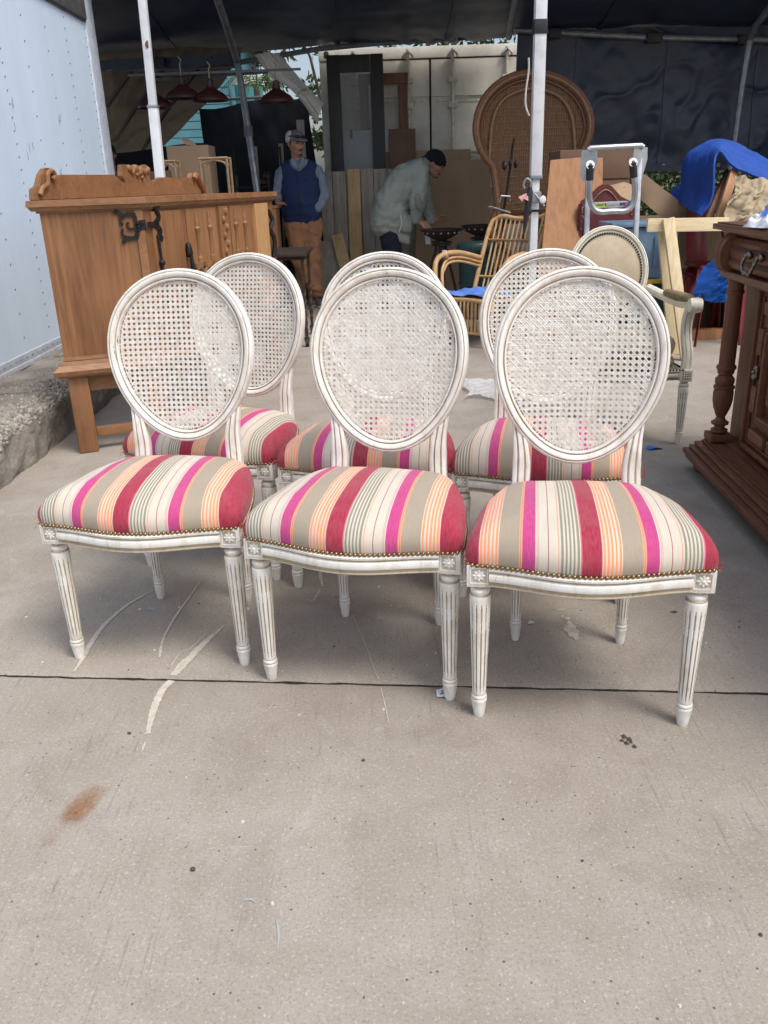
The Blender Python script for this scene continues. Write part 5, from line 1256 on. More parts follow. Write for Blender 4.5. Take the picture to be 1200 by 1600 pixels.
# ================================================================ cast iron bowls on stands, bin
def bowl(label, x, y, zt, r):
    t = thing('iron_bowl_stand', label, 'planter', (x, y, 0), .3, 'bronzed bowls on tripod stands')
    mb = MB(); mb.lathe([(zt - .105, .05), (zt - .09, .09), (zt - .055, .16), (zt - .02, r * .92), (zt - .006, r), (zt, r), (zt, r * .95), (zt - .02, r * .85), (zt - .06, .1), (zt - .07, .0)], 28); bo = mb.build('bowl', 'bronze', t)
    mb = MB()
    for k in range(16):
        a = 2 * pi * k / 16; mb.ball(((r * .86) * cos(a), (r * .86) * sin(a), zt - .034), .014, sub=1)
    mb.build('studs', 'brass', bo)
    mb = MB(); 
    for zz, rr in ((zt - .125, .10), (zt - .15, .09)): mb.tube([(rr * cos(k * .5), rr * sin(k * .5), zz) for k in range(13)], .008, 6, True)
    mb.build('ring', 'bronze', t)
    for k in range(3):
        a = 2 * pi * k / 3 + .3; mb = MB(); mb.tube([(.05 * cos(a), .05 * sin(a), zt - .10), (.06 * cos(a), .06 * sin(a), zt - .2), (.24 * cos(a), .24 * sin(a), 0)], .014, 8); mb.build('leg', 'bronze', t)
    mb = MB(); mb.tube([(0, 0, zt - .1), (0, 0, .3)], .03, 10); mb.build('stem', 'bronze', t)
bowl('bronzed bowl on a tripod stand under the bending man hands', .655, 8.65, .765, .215); bowl('bronzed bowl on a tripod stand left of the rattan chair back', 1.06, 8.75, .785, .20)
t = thing('green_bin', 'dark green plastic bin behind the rattan armchair', 'bin', (.92, 7.95, 0))
mb = MB(); mb.lathe([(0, .13), (.01, .14), (.58, .165), (.6, .165)], 28); mb.build('tub', 'totedark', t)
mb = MB(); mb.lathe([(.6, .178), (.625, .182), (.65, .182), (.672, .17), (.678, .14), (.680, .0)], 28); ld = mb.build('lid', 'totedark', t)
for z in (.3, .45): MB().lathe([(z, .158), (z + .012, .163), (z + .024, .161)], 28, caps=False).build('rib', 'totedark', t)

# ================================================================ RATTAN ARMCHAIR (blue plastic on its seat), local frame
t = thing('rattan_armchair', 'golden rattan armchair with looped arms and slatted high back', 'armchair', (.85, 6.74, 0), R(-40))
def rt(name, pts, r=.016, mat='rattan', par=None, closed=False, n=8, m_=6): return MB().tube(bez(pts, m_, closed), r, n, closed).build(name, mat, par or t, 60)
SW, SD = .24, .25
rt('back_frame', [(-SW, SD - .06, .30), (-SW - .01, SD + .06, .55), (-SW + .0, SD + .19, .84), (-SW + .04, SD + .225, .895), (-SW + .10, SD + .235, .915), (0, SD + .235, .895), (SW - .06, SD + .225, .905), (SW - .0, SD + .24, .925), (SW + .03, SD + .26, .965)], .019)
rt('back_frame', [(SW, SD - .06, .30), (SW + .01, SD + .06, .55), (SW + .03, SD + .19, .84), (SW + .045, SD + .265, .975)], .018)
for k in range(11):
    x = -SW + .045 + (2 * SW - .06) * k / 10; rt('slat', [(x * .92, SD - .02, .34), (x, SD + .09, .55), (x, SD + .185 + .012 * (1 - (x / SW) ** 2), .80), (x + .005, SD + .225 + .012 * (1 - (x / SW) ** 2), .915)], .0085, n=6)
rt('back_rail', [(-SW - .005, SD + .145, .74), (0, SD + .17, .735), (SW + .02, SD + .15, .74)], .010, 'rattandark'); rt('back_rail', [(-SW, SD + .03, .46), (0, SD + .05, .46), (SW, SD + .03, .46)], .010)
for sx in (-1, 1):
    rt('arm', [(sx * (SW + .01), SD + .07, .60), (sx * (SW + .06), .10, .655), (sx * (SW + .085), -.06, .66), (sx * (SW + .08), -.19, .63), (sx * (SW + .06), -.25, .54), (sx * (SW + .03), -.26, .40), (sx * (SW - .0), -.25, .34)], .021)
    for q in (.035, .065): rt('arm_loop', [(sx * (SW + .0), SD + .06, .60 - q), (sx * (SW + .05), .10, .655 - q), (sx * (SW + .07), -.05, .655 - q), (sx * (SW + .062), -.15 + q * .4, .61 - q), (sx * (SW + .04), -.20 + q * .3, .50), (sx * SW, -.22, .36)], .011)
    # hairpin side loop that is both legs and runner
    rt('leg_loop', [(sx * (SW + .0), -.27, .345), (sx * (SW + .005), -.31, .30), (sx * (SW + .01), -.31, .20), (sx * (SW + .01), -.27, .09), (sx * (SW + .01), -.15, .025), (sx * (SW + .01), .05, .018), (sx * (SW + .01), .18, .04), (sx * (SW + .0), .23, .16), (sx * SW, .20, .32)], .019)
    rt('brace', [(sx * (SW + .0), -.24, .14), (sx * (SW - .01), .0, .20), (sx * (SW - .01), .2, .13)], .011); rt('brace', [(sx * (SW), -.28, .33), (sx * (SW), -.05, .12), (sx * (SW), .19, .33)], .012)
rt('seat_frame', [(-SW, -.25, .34), (0, -.27, .345), (SW, -.25, .34), (SW, .2, .33), (0, .22, .33), (-SW, .2, .33)], .017, closed=True)
rt('front_stretcher', [(-SW, -.285, .10), (0, -.30, .10), (SW, -.285, .10)], .011)
for k in range(13):
    x = -SW + .03 + (2 * SW - .06) * k / 12; rt('seat_slat', [(x, .2, .35), (x, -.1, .352), (x, -.24, .35), (x, -.285, .32), (x * .97, -.285, .20), (x * .95, -.29, .11)], .0095, n=6)
for (p, q) in (((-SW - .08, -.08, .64), 1), ((SW + .085, -.08, .64), 1), ((-SW, -.27, .345), 0), ((SW, -.27, .345), 0)):
    mb = MB(); mb.ball(p, (.028, .026, .026), sub=2); mb.build('binding', 'rattandark', t, 180)
def seatsheet(u, v):
    x, y = -SW + .0 + 2 * (SW - .0) * u, -.26 + .46 * v; return (x, y, .375 + .022 * fbm(x * 8, y * 8, 2) + .03 * math.exp(-((x + .05) ** 2 + (y + .05) ** 2) / .02))
o = MB().grid(seatsheet, 24, 24, thick=.0015).build('blue_plastic', 'bluesheet', None, 60); o.matrix_world = Matrix.Translation((.85, 6.74, 0)) @ Matrix.Rotation(R(-40), 4, 'Z'); tag(o, 'crumpled blue plastic sheet lying on the rattan armchair seat', 'plastic sheet')
o = MB().box((-.02, -.004, -.016), (.02, .004, .016), .002).build('sticker', 'tagpaper'); o.matrix_world = Matrix.Translation((.85, 6.74, 0)) @ Matrix.Rotation(R(-40), 4, 'Z') @ Matrix.Translation((-SW - .087, -.085, .672)); tag(o, 'white price sticker on the rattan armchair left arm', 'sticker')

# ================================================================ PEACOCK CHAIR
t = thing('peacock_chair', 'large brown wicker peacock chair with round fan back behind the right tent pole', 'peacock chair', (1.47, 8.25, 0), R(2))
def pe(a):  # outer outline of the fan back: round head flowing to a waist
    return a
HW, ZH = .535, 1.625
head = []
N = 60
for i in range(N + 1):
    a = R(-46) + R(272) * i / N
    head.append((HW * cos(a), ZH + .47 * sin(a) * (1 if sin(a) > 0 else .92)))
right = [(.352, 1.20), (.335, 1.08), (.325, .95), (.315, .84)]
outline = [(x, z) for x, z in right[::-1]] + head + [(-x, z) for x, z in right]
def pky(x, z): return .10 + .10 * max(0, z - .9) - .10 * (x / .5) ** 2 * (1 if z > .9 else .5)
def pk(x, z, d=0): return V(x, pky(x, z) + d, z)
out3 = [pk(x, z) for x, z in outline]
for sc, r, d, m_, nm in ((1.0, .022, -.02, 'wickerrim', 'rim'), (.955, .018, -.035, 'wicker', 'rim'), (.885, .014, -.02, 'wickerrim', 'rim')):
    cz = 1.5
    pts = [pk(x * sc, (cz + (z - cz) * sc) if z > cz else z, d) for x, z in outline]; MB().tube(pts, r, 8).build(nm, m_, t, 60)
# weave surfaces
def halfw(z):
    best = 0
    for (x0, z0), (x1, z1) in zip(outline, outline[1:]):
        if (z0 - z) * (z1 - z) <= 0 and z0 != z1: best = max(best, abs(x0 + (x1 - x0) * (z - z0) / (z1 - z0)))
    return best
def pks(u, v):
    z = .80 + (2.085 - .80) * v; w = halfw(z) * (2 * u - 1) * .985; return pk(w, z, .008)
MB().grid(pks, 40, 60, thick=.012).build('back_panel', 'wickerdark', t, 180)
mb = MB(); rk = random.Random(4)
for k in range(54):   # reeds fanning up
    f_ = (k + .5) / 54 * 2 - 1; pts = []
    for i in range(20):
        z = .82 + 1.19 * i / 19; w = halfw(min(2.05, z)) * .87; xx = f_ * (.30 + .23 * min(1, (z - .82) / .8)) ; 
        if abs(xx) > w: continue
        pts.append(pk(xx + .004 * sin(i * 1.1 + k), z, -.008))
    if len(pts) > 2: mb.tube(pts, .0042, 5)
for k in range(22):
    z = .86 + .058 * k; w = halfw(min(z, 2.06)) * .86
    if z < 2.0 and w > .05: mb.tube([pk(-w + 2 * w * i / 16, z + .012 * (1 - (2 * i / 16 - 1) ** 2), -.011) for i in range(17)], .0045, 5)
tag(mb.build('reeds', 'wicker', t, 180), kind='stuff')
# rolled hood band between the two rims, as bound strands
mb = MB()
for i in range(0, 160):
    q = i / 159 * (len(outline) - 1); k = min(len(outline) - 2, int(q)); f_ = q - k
    x = outline[k][0] * (1 - f_) + outline[k + 1][0] * f_; z = outline[k][1] * (1 - f_) + outline[k + 1][1] * f_; cz = 1.5
    p0 = pk(x, z, -.02); p1 = pk(x * .885, (cz + (z - cz) * .885) if z > cz else z, -.02); pm = pk(x * .94, (cz + (z - cz) * .94) if z > cz else z, -.05)
    mb.tube([p0, pm, p1], .0085, 5)
tag(mb.build('band_binding', 'wickerrim', t, 180), kind='stuff')
MB().tube(bez([pk(-.40 , 1.35, -.03), pk(-.36, 1.7, -.03), pk(-.24, 1.88, -.03), pk(0, 1.95, -.03), pk(.24, 1.88, -.03), pk(.36, 1.7, -.03), pk(.40, 1.35, -.03)], 8), .014, 8).build('inner_arch', 'wicker', t, 60)
for sx in (-1, 1):
    MB().tube(bez([(sx * .33, .08, .92), (sx * .40, -.12, .78), (sx * .38, -.34, .66), (sx * .30, -.42, .60), (sx * .28, -.40, .42)], 8), .03, 8).build('arm', 'wickerrim', t, 60)
    MB().box((sx * .28 - .03, pky(.28, .9) - .03, 0) if sx > 0 else (-.31, pky(.28, .9) - .03, 0), (sx * .28 + .03, pky(.28, .9) + .02, .86) if sx > 0 else (-.25, pky(.28, .9) + .02, .86)).build('back_post', 'wickerrim', t)
mb = MB(); mb.lathe([(.38, .30), (.40, .325), (.43, .33), (.45, .31), (.455, 0)], 32, Matrix.Translation((0, -.12, 0))); mb.build('seat', 'wicker', t, 50)
mb = MB()
for k in range(40):
    a = 2 * pi * k / 40; mb.tube([(.30 * cos(a), -.12 + .30 * sin(a), .40), (.20 * cos(a + .3), -.12 + .20 * sin(a + .3), .2), (.32 * cos(a + .6), -.12 + .32 * sin(a + .6), .01)], .008, 5)
tag(mb.build('drum_reeds', 'wicker', t, 180), kind='stuff')
MB().lathe([(0, .33), (.03, .335), (.05, .32)], 32, Matrix.Translation((0, -.12, 0))).build('base_ring', 'wickerrim', t)
mb = MB(); mb.box((-.26, .12, .60), (-.10, .16, .86)); 
MB().box((-.31, .115, .80), (.31, .145, .86), .006).build('back_rail', 'wickerrim', t)

# ================================================================ clamp stand (black clamps on a thin pole)
t = thing('clamp_stand', 'thin metal stand with black clamps and bent wire arms before the peacock chair', 'stand', (1.05, 7.3, 0))
c0 = V(*(1.112, 7.300, 1.280)); c1 = V(*(1.067, 7.300, 0.951))
mb = MB(); mb.tube([V(c1.x - .0, 7.3, 0), c1, c0, V(*(1.129, 7.300, 1.441)), V(*(1.143, 7.300, 1.497))], .010, 8); bw(mb, 'pole', 'iron', t)
for k in range(3): bw(MB().tube([(c1.x, 7.3, .03), (c1.x + .22 * cos(2.1 * k), 7.3 + .22 * sin(2.1 * k), 0)], .01, 6), 'foot', 'iron', t)
for (px_, py_, rr) in ((0, 0, 0),):
    for q, s_ in (((1.063, 7.280, 1.296), .035), ((1.106, 7.260, 1.313), .026), ((1.155, 7.280, 1.303), .030), ((1.126, 7.280, 1.436), .014)):
        bw(MB().hull([(V(*q), (s_ * .55, .03, s_ * 1.1)), (V(*q) + V(0, -.03, 0), (s_ * .4, .02, s_ * .8))], 0, 2), 'clamp_knob', 'black', t)
bw(MB().tube([V(*(1.030, 7.270, 1.021)), V(*(1.040, 7.270, 1.070)), V(*(1.113, 7.270, 1.063)), V(*(1.114, 7.270, 1.029))], .007, 6), 'wire_arm', 'galv', t)
bw(MB().tube([V(*(0.933, 7.200, 0.992)), V(*(0.997, 7.250, 0.974)), V(*(1.120, 7.300, 0.934))], .010, 6), 'wire_arm', 'galv', t)

# ================================================================ boards, hand truck, cabinet behind
def lean_board(label, pts, th, mat, y_foot):
    P_ = [V(*p) for p in pts]; a = (P_[3] + P_[2]) / 2; b = (P_[0] + P_[1]) / 2
    mb = MB(); nrm = (P_[1] - P_[0]).cross(P_[3] - P_[0]).normalized()
    if nrm.y < 0: nrm = -nrm
    q = [p + nrm * th for p in P_]
    mb.add(P_ + q, [(0, 1, 2, 3), (7, 6, 5, 4), (0, 4, 5, 1), (1, 5, 6, 2), (2, 6, 7, 3), (3, 7, 4, 0)])
    o = mb.build('wooden_board', mat, None, 0, True); bv = o.modifiers.new('b', 'BEVEL'); bv.width = .004; bv.segments = 2; return tag(o, label, 'board')
lean_board('broad orange-brown wooden board leaning behind the hand truck, front one of two', [(1.328, 6.750, 1.317), (1.642, 6.750, 1.333), (1.70, 6.30, .0), (1.16, 6.30, .0)], .03, 'board', 6.3)
lean_board('second orange-brown wooden board leaning behind the hand truck, its edge showing', [(1.568, 6.860, 1.321), (1.747, 6.860, 1.324), (1.72, 6.42, .0), (1.3, 6.42, .0)], .03, 'board', 6.4)
t = thing('dark_cabinet', 'dark brown boxy cabinet standing behind the hand truck and boards', 'cabinet', (1.75, 7.2, 0))
bw(MB().box((1.45, 7.05, 0), (2.02, 7.5, 1.17), .01), 'body', 'cardboard2', t); bw(MB().box((1.46, 7.04, 1.172), (2.03, 7.5, 1.39), .01), 'upper_box', 'cardboard2', t)
t = thing('hand_truck', 'silver aluminium hand truck with black grips standing behind the cream armchair', 'hand truck', (1.5, 5.6, 0))
A0, A1 = V(*(1.343, 5.620, 1.323)), V(*(1.660, 5.620, 1.328)); xL, xR = 1.345, 1.652
for x, tp_ in ((xL, A0), (xR, A1)):
    mb = MB(); mb.beam((x, 5.50, .12), (tp_.x, 5.62, tp_.z), .032, .022, up=(0, 1, 0), bev=.006); bw(mb, 'upright', 'steel', t)
mb = MB(); mb.tube([A0 + V(-.012, -.02, .02), A0 + V(0, -.02, .03), A1 + V(0, -.02, .03), A1 + V(.012, -.02, .02)], .017, 12); bw(mb, 'top_bar', 'steel', t)
for p, s_ in ((A0, -1), (A1, 1)):
    mb = MB(); poly = [(-.045, .02), (.045, .02), (.05, -.05), (.02, -.16), (-.03, -.16), (-.05, -.13), (-.05, -.0)]
    mm = Matrix.Translation(p + V(.0, -.018, 0)) @ Matrix.Rotation(R(16 * s_), 4, 'Z'); mb.prism([(x * 1.0, z) for x, z in poly], .006, mm); bw(mb, 'bracket', 'steel', t)
g0, g1 = V(*(1.301, 5.400, 1.254)), V(*(1.557, 5.400, 1.260))
u0, u1 = V(*(1.312, 5.420, 1.085)), V(*(1.588, 5.420, 1.094)); ub0, ub1 = V(*(1.379, 5.430, 0.987)), V(*(1.544, 5.430, 0.989))
mb = MB(); mb.tube(bez([g0 + V(0, .02, -.02), g0.lerp(u0, .5), u0, V(*(1.334, 5.430, 1.022)), ub0, (ub0 + ub1) / 2, ub1, V(*(1.584, 5.430, 1.029)), u1, g1.lerp(u1, .5), g1 + V(0, .02, -.02)], 6), .018, 12); bw(mb, 'loop_handle', 'steel', t, 180)
for p, q in ((g0, u0), (g1, u1)):
    d_ = (q - p).normalized(); mb = MB(); mb.tube([p, p + d_ * .085], .0225, 12); bw(mb, 'grip', 'black', t)
    mm = Matrix.Translation(p + V(0, -.004, 0)) @ V(0, -1, .35).to_track_quat('Z', 'Y').to_matrix().to_4x4(); mb = MB(); mb.lathe([(0, .026), (.006, .026), (.007, .011), (.001, .010)], 20, mm, caps=False); bw(mb, 'grip_end', 'tagpaper', t)
pz0, pz1 = V(*(1.337, 5.460, 1.025)), V(*(1.597, 5.460, 1.028)); mb = MB(); mb.beam(pz0, pz1, .012, .036, bev=.002); cb = bw(mb, 'cross_plate', 'steel', t)
d_ = (pz1 - pz0)
def lab(a, b, h0, h1, mat, nm):
    q0, q1 = pz0 + d_ * a, pz0 + d_ * b; mb = MB(); y = -.0075
    mb.add([q0 + V(0, y, h0), q1 + V(0, y, h0), q1 + V(0, y, h1), q0 + V(0, y, h1)], [(0, 1, 2, 3)]); return bw(mb, nm, mat, cb, 0)
lab(.10, .35, -.011, .011, 'greenlabel', 'green_label'); lab(.66, .72, -.009, .009, 'bluelabel', 'flag_label'); lab(.725, .80, -.009, .009, 'redlabel', 'flag_label'); lab(.9, .93, -.008, .008, 'bluelabel', 'flag_label')
mb = MB()
for k in range(5): a = .115 + k * .035; q0, q1 = pz0 + d_ * a, pz0 + d_ * (a + .022); mb.add([q0 + V(0, -.0082, -.004), q1 + V(0, -.0082, -.004), q1 + V(0, -.0082, .005), q0 + V(0, -.0082, .005)], [(0, 1, 2, 3)])
q0, q1 = pz0 + d_ * .305, pz0 + d_ * .34; mb.add([(q0 + q1) / 2 + V(0, -.0082, -.009), q1 + V(0, -.0082, .002), q1 + V(0, -.0082, .008), q0 + V(0, -.0082, .008), q0 + V(0, -.0082, .002)], [(0, 1, 2, 3, 4)])
bw(mb, 'label_print', 'black', cb, 0)
for p in (A0, A1):
    for zz in (.30, .37): bw(MB().ball(p + V(-.012 if p is A0 else .012, -.02, -zz), .010, sub=1), 'bolt', 'steel', t)
bw(MB().box((xL, 5.47, .35), (xR, 5.49, .39), .003), 'cross_bar', 'steel', t); bw(MB().box((xL - .02, 5.24, .05), (xR + .02, 5.49, .058), .002), 'toe_plate', 'steel', t)
for x in (xL - .04, xR + .04):
    mb = MB(); mb.lathe([(-.025, .05), (-.025, .11), (-.012, .125), (.012, .125), (.025, .11), (.025, .05)], 24, Matrix.Translation((x, 5.58, .125)) @ Matrix.Rotation(pi / 2, 4, 'Y')); bw(mb, 'wheel', 'rubber', t)

# ================================================================ maroon chair, boxes, tubs
t = thing('maroon_chair', 'maroon leather chair with nailed camel back behind the hand truck', 'chair', (1.72, 6.55, 0), R(-4))
mb = MB(); O = [(-.2, .50), (-.21, .95), (-.20, 1.02), (-.13, 1.06), (-.07, 1.12), (-.02, 1.145), (.03, 1.12), (.10, 1.05), (.18, 1.01), (.21, .95), (.2, .50)]
mb.prism(O, .06, None, 0, .015); mb.build('back', 'maroon', t, 50)
O2 = [(x * .80, .52 + (z - .5) * .86) for x, z in O]; mb = MB(); mb.prism(O2, .03, Matrix.Translation((0, -.018, 0)), 0, .012); mb.build('back_pad', 'maroon', t, 50)
mb = MB(); P_ = bez([(x * .86, -.004, .51 + (z - .5) * .91) for x, z in O], 7)
for p in P_: mb.ball(p, .007, sub=1)
tag(mb.build('nail_trim', 'nail', t, 180), kind='stuff')
mb = MB(); mb.box((-.22, -.42, .36), (.22, .02, .48), .03); mb.build('seat', 'maroon', t)
for x in (-.19, .19):
    for y in (-.39, .02): MB().beam((x, y, 0), (x, y, .36), .04, .04, up=(0, 1, 0)).build('leg', 'brownwood', t)
t = thing('cardboard_box', 'big open cardboard box with a raised flap beside the blue mat', 'cardboard box', (2.35, 7.0, 0))
bx0, bx1, by0, by1, bz = 2.05, 2.95, 7.0, 7.5, .87
for a, b in (((bx0, by0), (bx1, by0)), ((bx1, by0), (bx1, by1)), ((bx1, by1), (bx0, by1)), ((bx0, by1), (bx0, by0))):
    mb = MB(); mb.beam((*a, bz / 2), (*b, bz / 2), .012, bz); bw(mb, 'side', 'cardboard', t, 0)
P_ = [V(*q) for q in ((2.100, 7.020, 1.207), (2.566, 6.980, 0.873), (2.284, 6.980, 0.858), (2.101, 7.020, 1.011))]
mb = MB(); mb.grid(lambda u, v: P_[0].lerp(P_[1], u).lerp(P_[3].lerp(P_[2], u), v) + V(0, -.03 * sin(pi * u), .01 * fbm(u * 4, v * 3)), 14, 8, thick=.007); bw(mb, 'flap', 'cardboard', t, 40)
P_ = [V(*q) for q in ((1.797, 7.000, 1.110), (1.973, 7.050, 1.146), (2.088, 7.000, 1.105), (1.959, 6.700, 0.993), (1.787, 6.700, 1.034))]
mb = MB(); mb.add(P_ + [p + V(0, .02, 0) for p in P_], [(0, 1, 2, 3, 4), (9, 8, 7, 6, 5)] + [(i, (i + 1) % 5, (i + 1) % 5 + 5, i + 5) for i in range(5)]); bw(mb, 'inner_flap', 'cardboard', t, 0, fix=True)
P_ = [V(*q) for q in ((1.850, 6.950, 1.085), (1.935, 7.000, 1.134), (1.962, 6.950, 1.119), (1.892, 6.900, 1.079))]
mb = MB(); mb.add(P_ + [p + V(0, .015, 0) for p in P_], [(0, 1, 2, 3), (7, 6, 5, 4)] + [(i, (i + 1) % 4, (i + 1) % 4 + 4, i + 4) for i in range(4)]); bw(mb, 'torn_flap', 'beige', t, 0, fix=True)
bw(MB().box((bx0, by0, .02), (bx1, by1, .03)), 'bottom', 'cardboard', t, 0)
near = bez([(2.353, 6.350, 0.896), (2.427, 6.380, 0.997), (2.446, 6.400, 1.104), (2.441, 6.420, 1.252), (2.472, 6.450, 1.323), (2.533, 6.420, 1.245), (2.680, 6.400, 1.168), (2.825, 6.400, 1.109), (3.045, 6.400, 1.020)], 8)
far = bez([(2.399, 6.950, 0.974), (2.418, 7.000, 1.104), (2.421, 7.000, 1.280), (2.501, 7.000, 1.368), (2.678, 7.000, 1.422), (2.846, 7.000, 1.371), (2.963, 7.000, 1.313), (3.069, 7.000, 1.255), (3.313, 7.000, 1.123)], 8)
def bf(u, v):
    q = u * (len(near) - 1); k = min(len(near) - 2, int(q)); f_ = q - k
    return near[k].lerp(near[k + 1], f_).lerp(far[k].lerp(far[k + 1], f_), v) + V(.006 * fbm(u * 9, v * 3, 1), 0, .018 * fbm(u * 5, v * 4, 4) + .004 * sin(v * 60))
mb = MB(); mb.grid(bf, 64, 40, thick=.014); o = mb.build('blue_mat', 'blanket', None, 50, True); tag(o, 'big royal blue quilted moving mat folded over the clutter at right', 'moving mat')
mb = MB(); mb.grid(lambda u, v: V(*(2.330, 7.100, 1.002)).lerp(V(*(2.492, 6.900, 0.963)), u) + V(.05 * v, .1 * v, .16 * sin(pi * u * .8) * v + .02 * fbm(u * 4, v * 4)), 14, 10, thick=.01); tag(mb.build('blue_cloth', 'blanket', None, 50, True), 'small crumpled end of blue cloth on the cardboard box', 'cloth')
# rack carrying the mat and the dust sheet
t = thing('wooden_rack', 'slatted brown wooden rack under the blue mat and the beige dust sheet', 'rack', (2.75, 6.6, 0))
for (a, b, w, m_) in (((2.422, 6.200, 0.873), (2.592, 6.450, 1.193), .06, 'board'), ((2.383, 6.300, 0.871), (2.610, 6.600, 1.195), .05, 'brownwood'), ((2.604, 6.200, 0.931), (2.833, 6.400, 1.048), .05, 'board')):
    a = V(*a); b = V(*b); d_ = (b - a); lo = a - d_ * ((a.z - .842) / d_.z); bw(MB().beam(lo, b, w, .03, up=(0, 1, 0), bev=.003), 'slat', m_, t)
for x in (2.80, 3.7): bw(MB().box((x, 6.55, 0), (x + .06, 6.61, 1.15)), 'post', 'brownwood', t); 
bw(MB().box((2.25, 6.12, .815), (3.76, 6.549, .84)), 'shelf', 'brownwood', t)
bw(MB().box((2.80, 6.612, .3), (3.76, 7.2, .33)), 'shelf', 'brownwood', t)
def bei(u, v):
    tl, tr_ = V(*(2.515, 6.250, 1.172)), V(*(2.849, 6.300, 1.112)); b0, b1 = V(*(2.349, 6.000, 0.883)), V(*(2.701, 5.900, 0.876))
    p = tl.lerp(tr_, u).lerp(b0.lerp(b1, u), v)
    return p + V(.02 * fbm(u * 3, v * 4, 8), -.05 * sin(pi * v) - .075 * fbm(u * 3.2 + v * 1.5, v * 2.6, 3, 3) - .05 * abs(sin(u * 9 + v * 3)), .03 * fbm(u * 4, v * 4, 6))
mb = MB(); mb.grid(bei, 50, 50, thick=.008); tag(mb.build('dust_sheet', 'beige', None, 60, True), 'bunched beige dust sheet over the rack beside the blue mat', 'dust sheet')
t = thing('plastic_tub', 'blue-grey storage tub stacked on a dark bin behind the cream armchair', 'tub', (1.85, 6.1, 0))
bw(MB().box((1.62, 5.95, .52), (2.06, 6.3, .86), .02), 'tub', 'tote', t); bw(MB().box((1.60, 5.93, .862), (2.08, 6.32, .895), .012), 'lid', 'tote', t)
bw(MB().box((1.68, 5.94, .60), (1.72, 5.949, .80), .003), 'rib', 'tote', t); bw(MB().box((1.90, 5.94, .60), (1.94, 5.949, .80), .003), 'rib', 'tote', t)
t = thing('dark_bin', 'dark storage bin with a yellow lid edge under the blue-grey tub', 'bin', (1.85, 6.1, 0))
bw(MB().box((1.62, 5.94, 0), (2.06, 6.32, .49), .02), 'tub', 'totedark', t); bw(MB().box((1.60, 5.92, .49), (2.08, 6.34, .518), .006), 'lid', 'yellow', t)
# pine trestle
t = thing('pine_trestle', 'pale bare pine trestle of two boards in front of the red metal chairs', 'trestle', (1.9, 5.3, 0))
a_ = V(*(1.801, 5.820, 0.879)); b_ = V(*(2.336, 5.820, 0.870)); bw(MB().beam(a_, b_, .03, .085, bev=.004), 'top_board', 'pinex', t)
a_ = V(*(1.926, 5.785, 0.921)); b_ = V(*(2.065, 5.700, 0.186)); d_ = b_ - a_; lo = a_ + d_ * ((a_.z) / -d_.z); bw(MB().beam(lo, a_, .075, .032, up=(0, 1, 0), bev=.004), 'upright', 'pinez', t)
a_ = V(*(1.927, 5.870, 0.841)); b_ = V(*(2.061, 5.900, 0.153)); d_ = b_ - a_; lo = a_ + d_ * ((a_.z) / -d_.z); bw(MB().beam(lo, a_, .075, .032, up=(0, 1, 0), bev=.004), 'upright', 'pinez', t)
t = thing('floor_plank', 'orange-brown plank lying on the concrete beneath the red metal chairs', 'plank', (2.55, 6.45, 0))
bw(MB().box((2.1, 6.42, 0), (3.1, 6.52, .075), .004), 'plank', 'board', t)
# red metal chair and stool
t = thing('red_metal_chair', 'glossy dark red metal chair with a broad centre splat behind the pine trestle', 'chair', (2.52, 6.75, 0), R(3))
mb = MB(); mb.grid(lambda u, v: (-.085 + .17 * u + .0 * v, .04 + .05 * sin(pi * v) * .3 + .10 * (1 - v) - .01 * sin(pi * u), .93 - .38 * v), 8, 14, thick=.006); mb.build('splat', 'redmetal', t, 60, True)
MB().tube(bez([(-.20, .02, .50), (-.205, .09, .74), (-.17, .13, .84), (0, .15, .86), (.17, .13, .84), (.205, .09, .74), (.20, .02, .50)], 6), .013, 8).build('back_frame', 'redmetal', t)
MB().box((-.2, -.36, .475), (.2, .06, .50), .012).build('seat', 'redmetal', t)
for x in (-.19, .19):
    for y, yo in ((-.34, -.05), (.04, .05)): MB().beam((x * 1.12, y + yo, 0), (x, y, .475), .06, .018, up=(0, 1, 0), bev=.004).build('leg', 'redmetal', t)
t = thing('red_metal_stool', 'glossy dark red metal stool with arched legs in front of the red chair', 'stool', (2.50, 6.38, 0))
MB().box((-.17, -.17, .545), (.17, .17, .575), .02).build('seat', 'redmetal', t)
for a in range(4):
    mm = Matrix.Rotation(a * pi / 2, 4, 'Z')
    O = [(-.165, .545), (.165, .545), (.225, 0.0), (.190, 0.0), (.150, .30), (.120, .40), (.06, .455), (0, .47), (-.06, .455), (-.12, .40), (-.15, .30), (-.19, 0), (-.225, 0)]
    mb = MB(); mb.prism([(x, z) for x, z in O], .006, mm @ Matrix.Translation((0, -.168, 0)) @ Matrix.Rotation(R(-6), 4, 'X') @ Matrix.Translation((0, 0, 0))); mb.build('arched_leg', 'redmetal', t, 30, True)
for (x, y, z, w) in ((2.95, 6.9, .45, .4), (3.55, 6.9, .5, .4)): 
    o = MB().box((x - w / 2, y - .2, 0), (x + w / 2, y + .2, z), .02).build('storage_bin', 'totedark'); tag(o, 'dark plastic bin on the floor %s the red metal chair' % ('right of' if x < 3 else 'well to the right of'), 'bin')
t = thing('barrel', 'round near-black plastic barrel low behind the pine trestle', 'barrel', (2.28, 6.85, 0)); MB().lathe([(0, .13), (.02, .15), (.3, .16), (.42, .15), (.44, .12), (.44, 0)], 24).build('body', 'totedark', t)

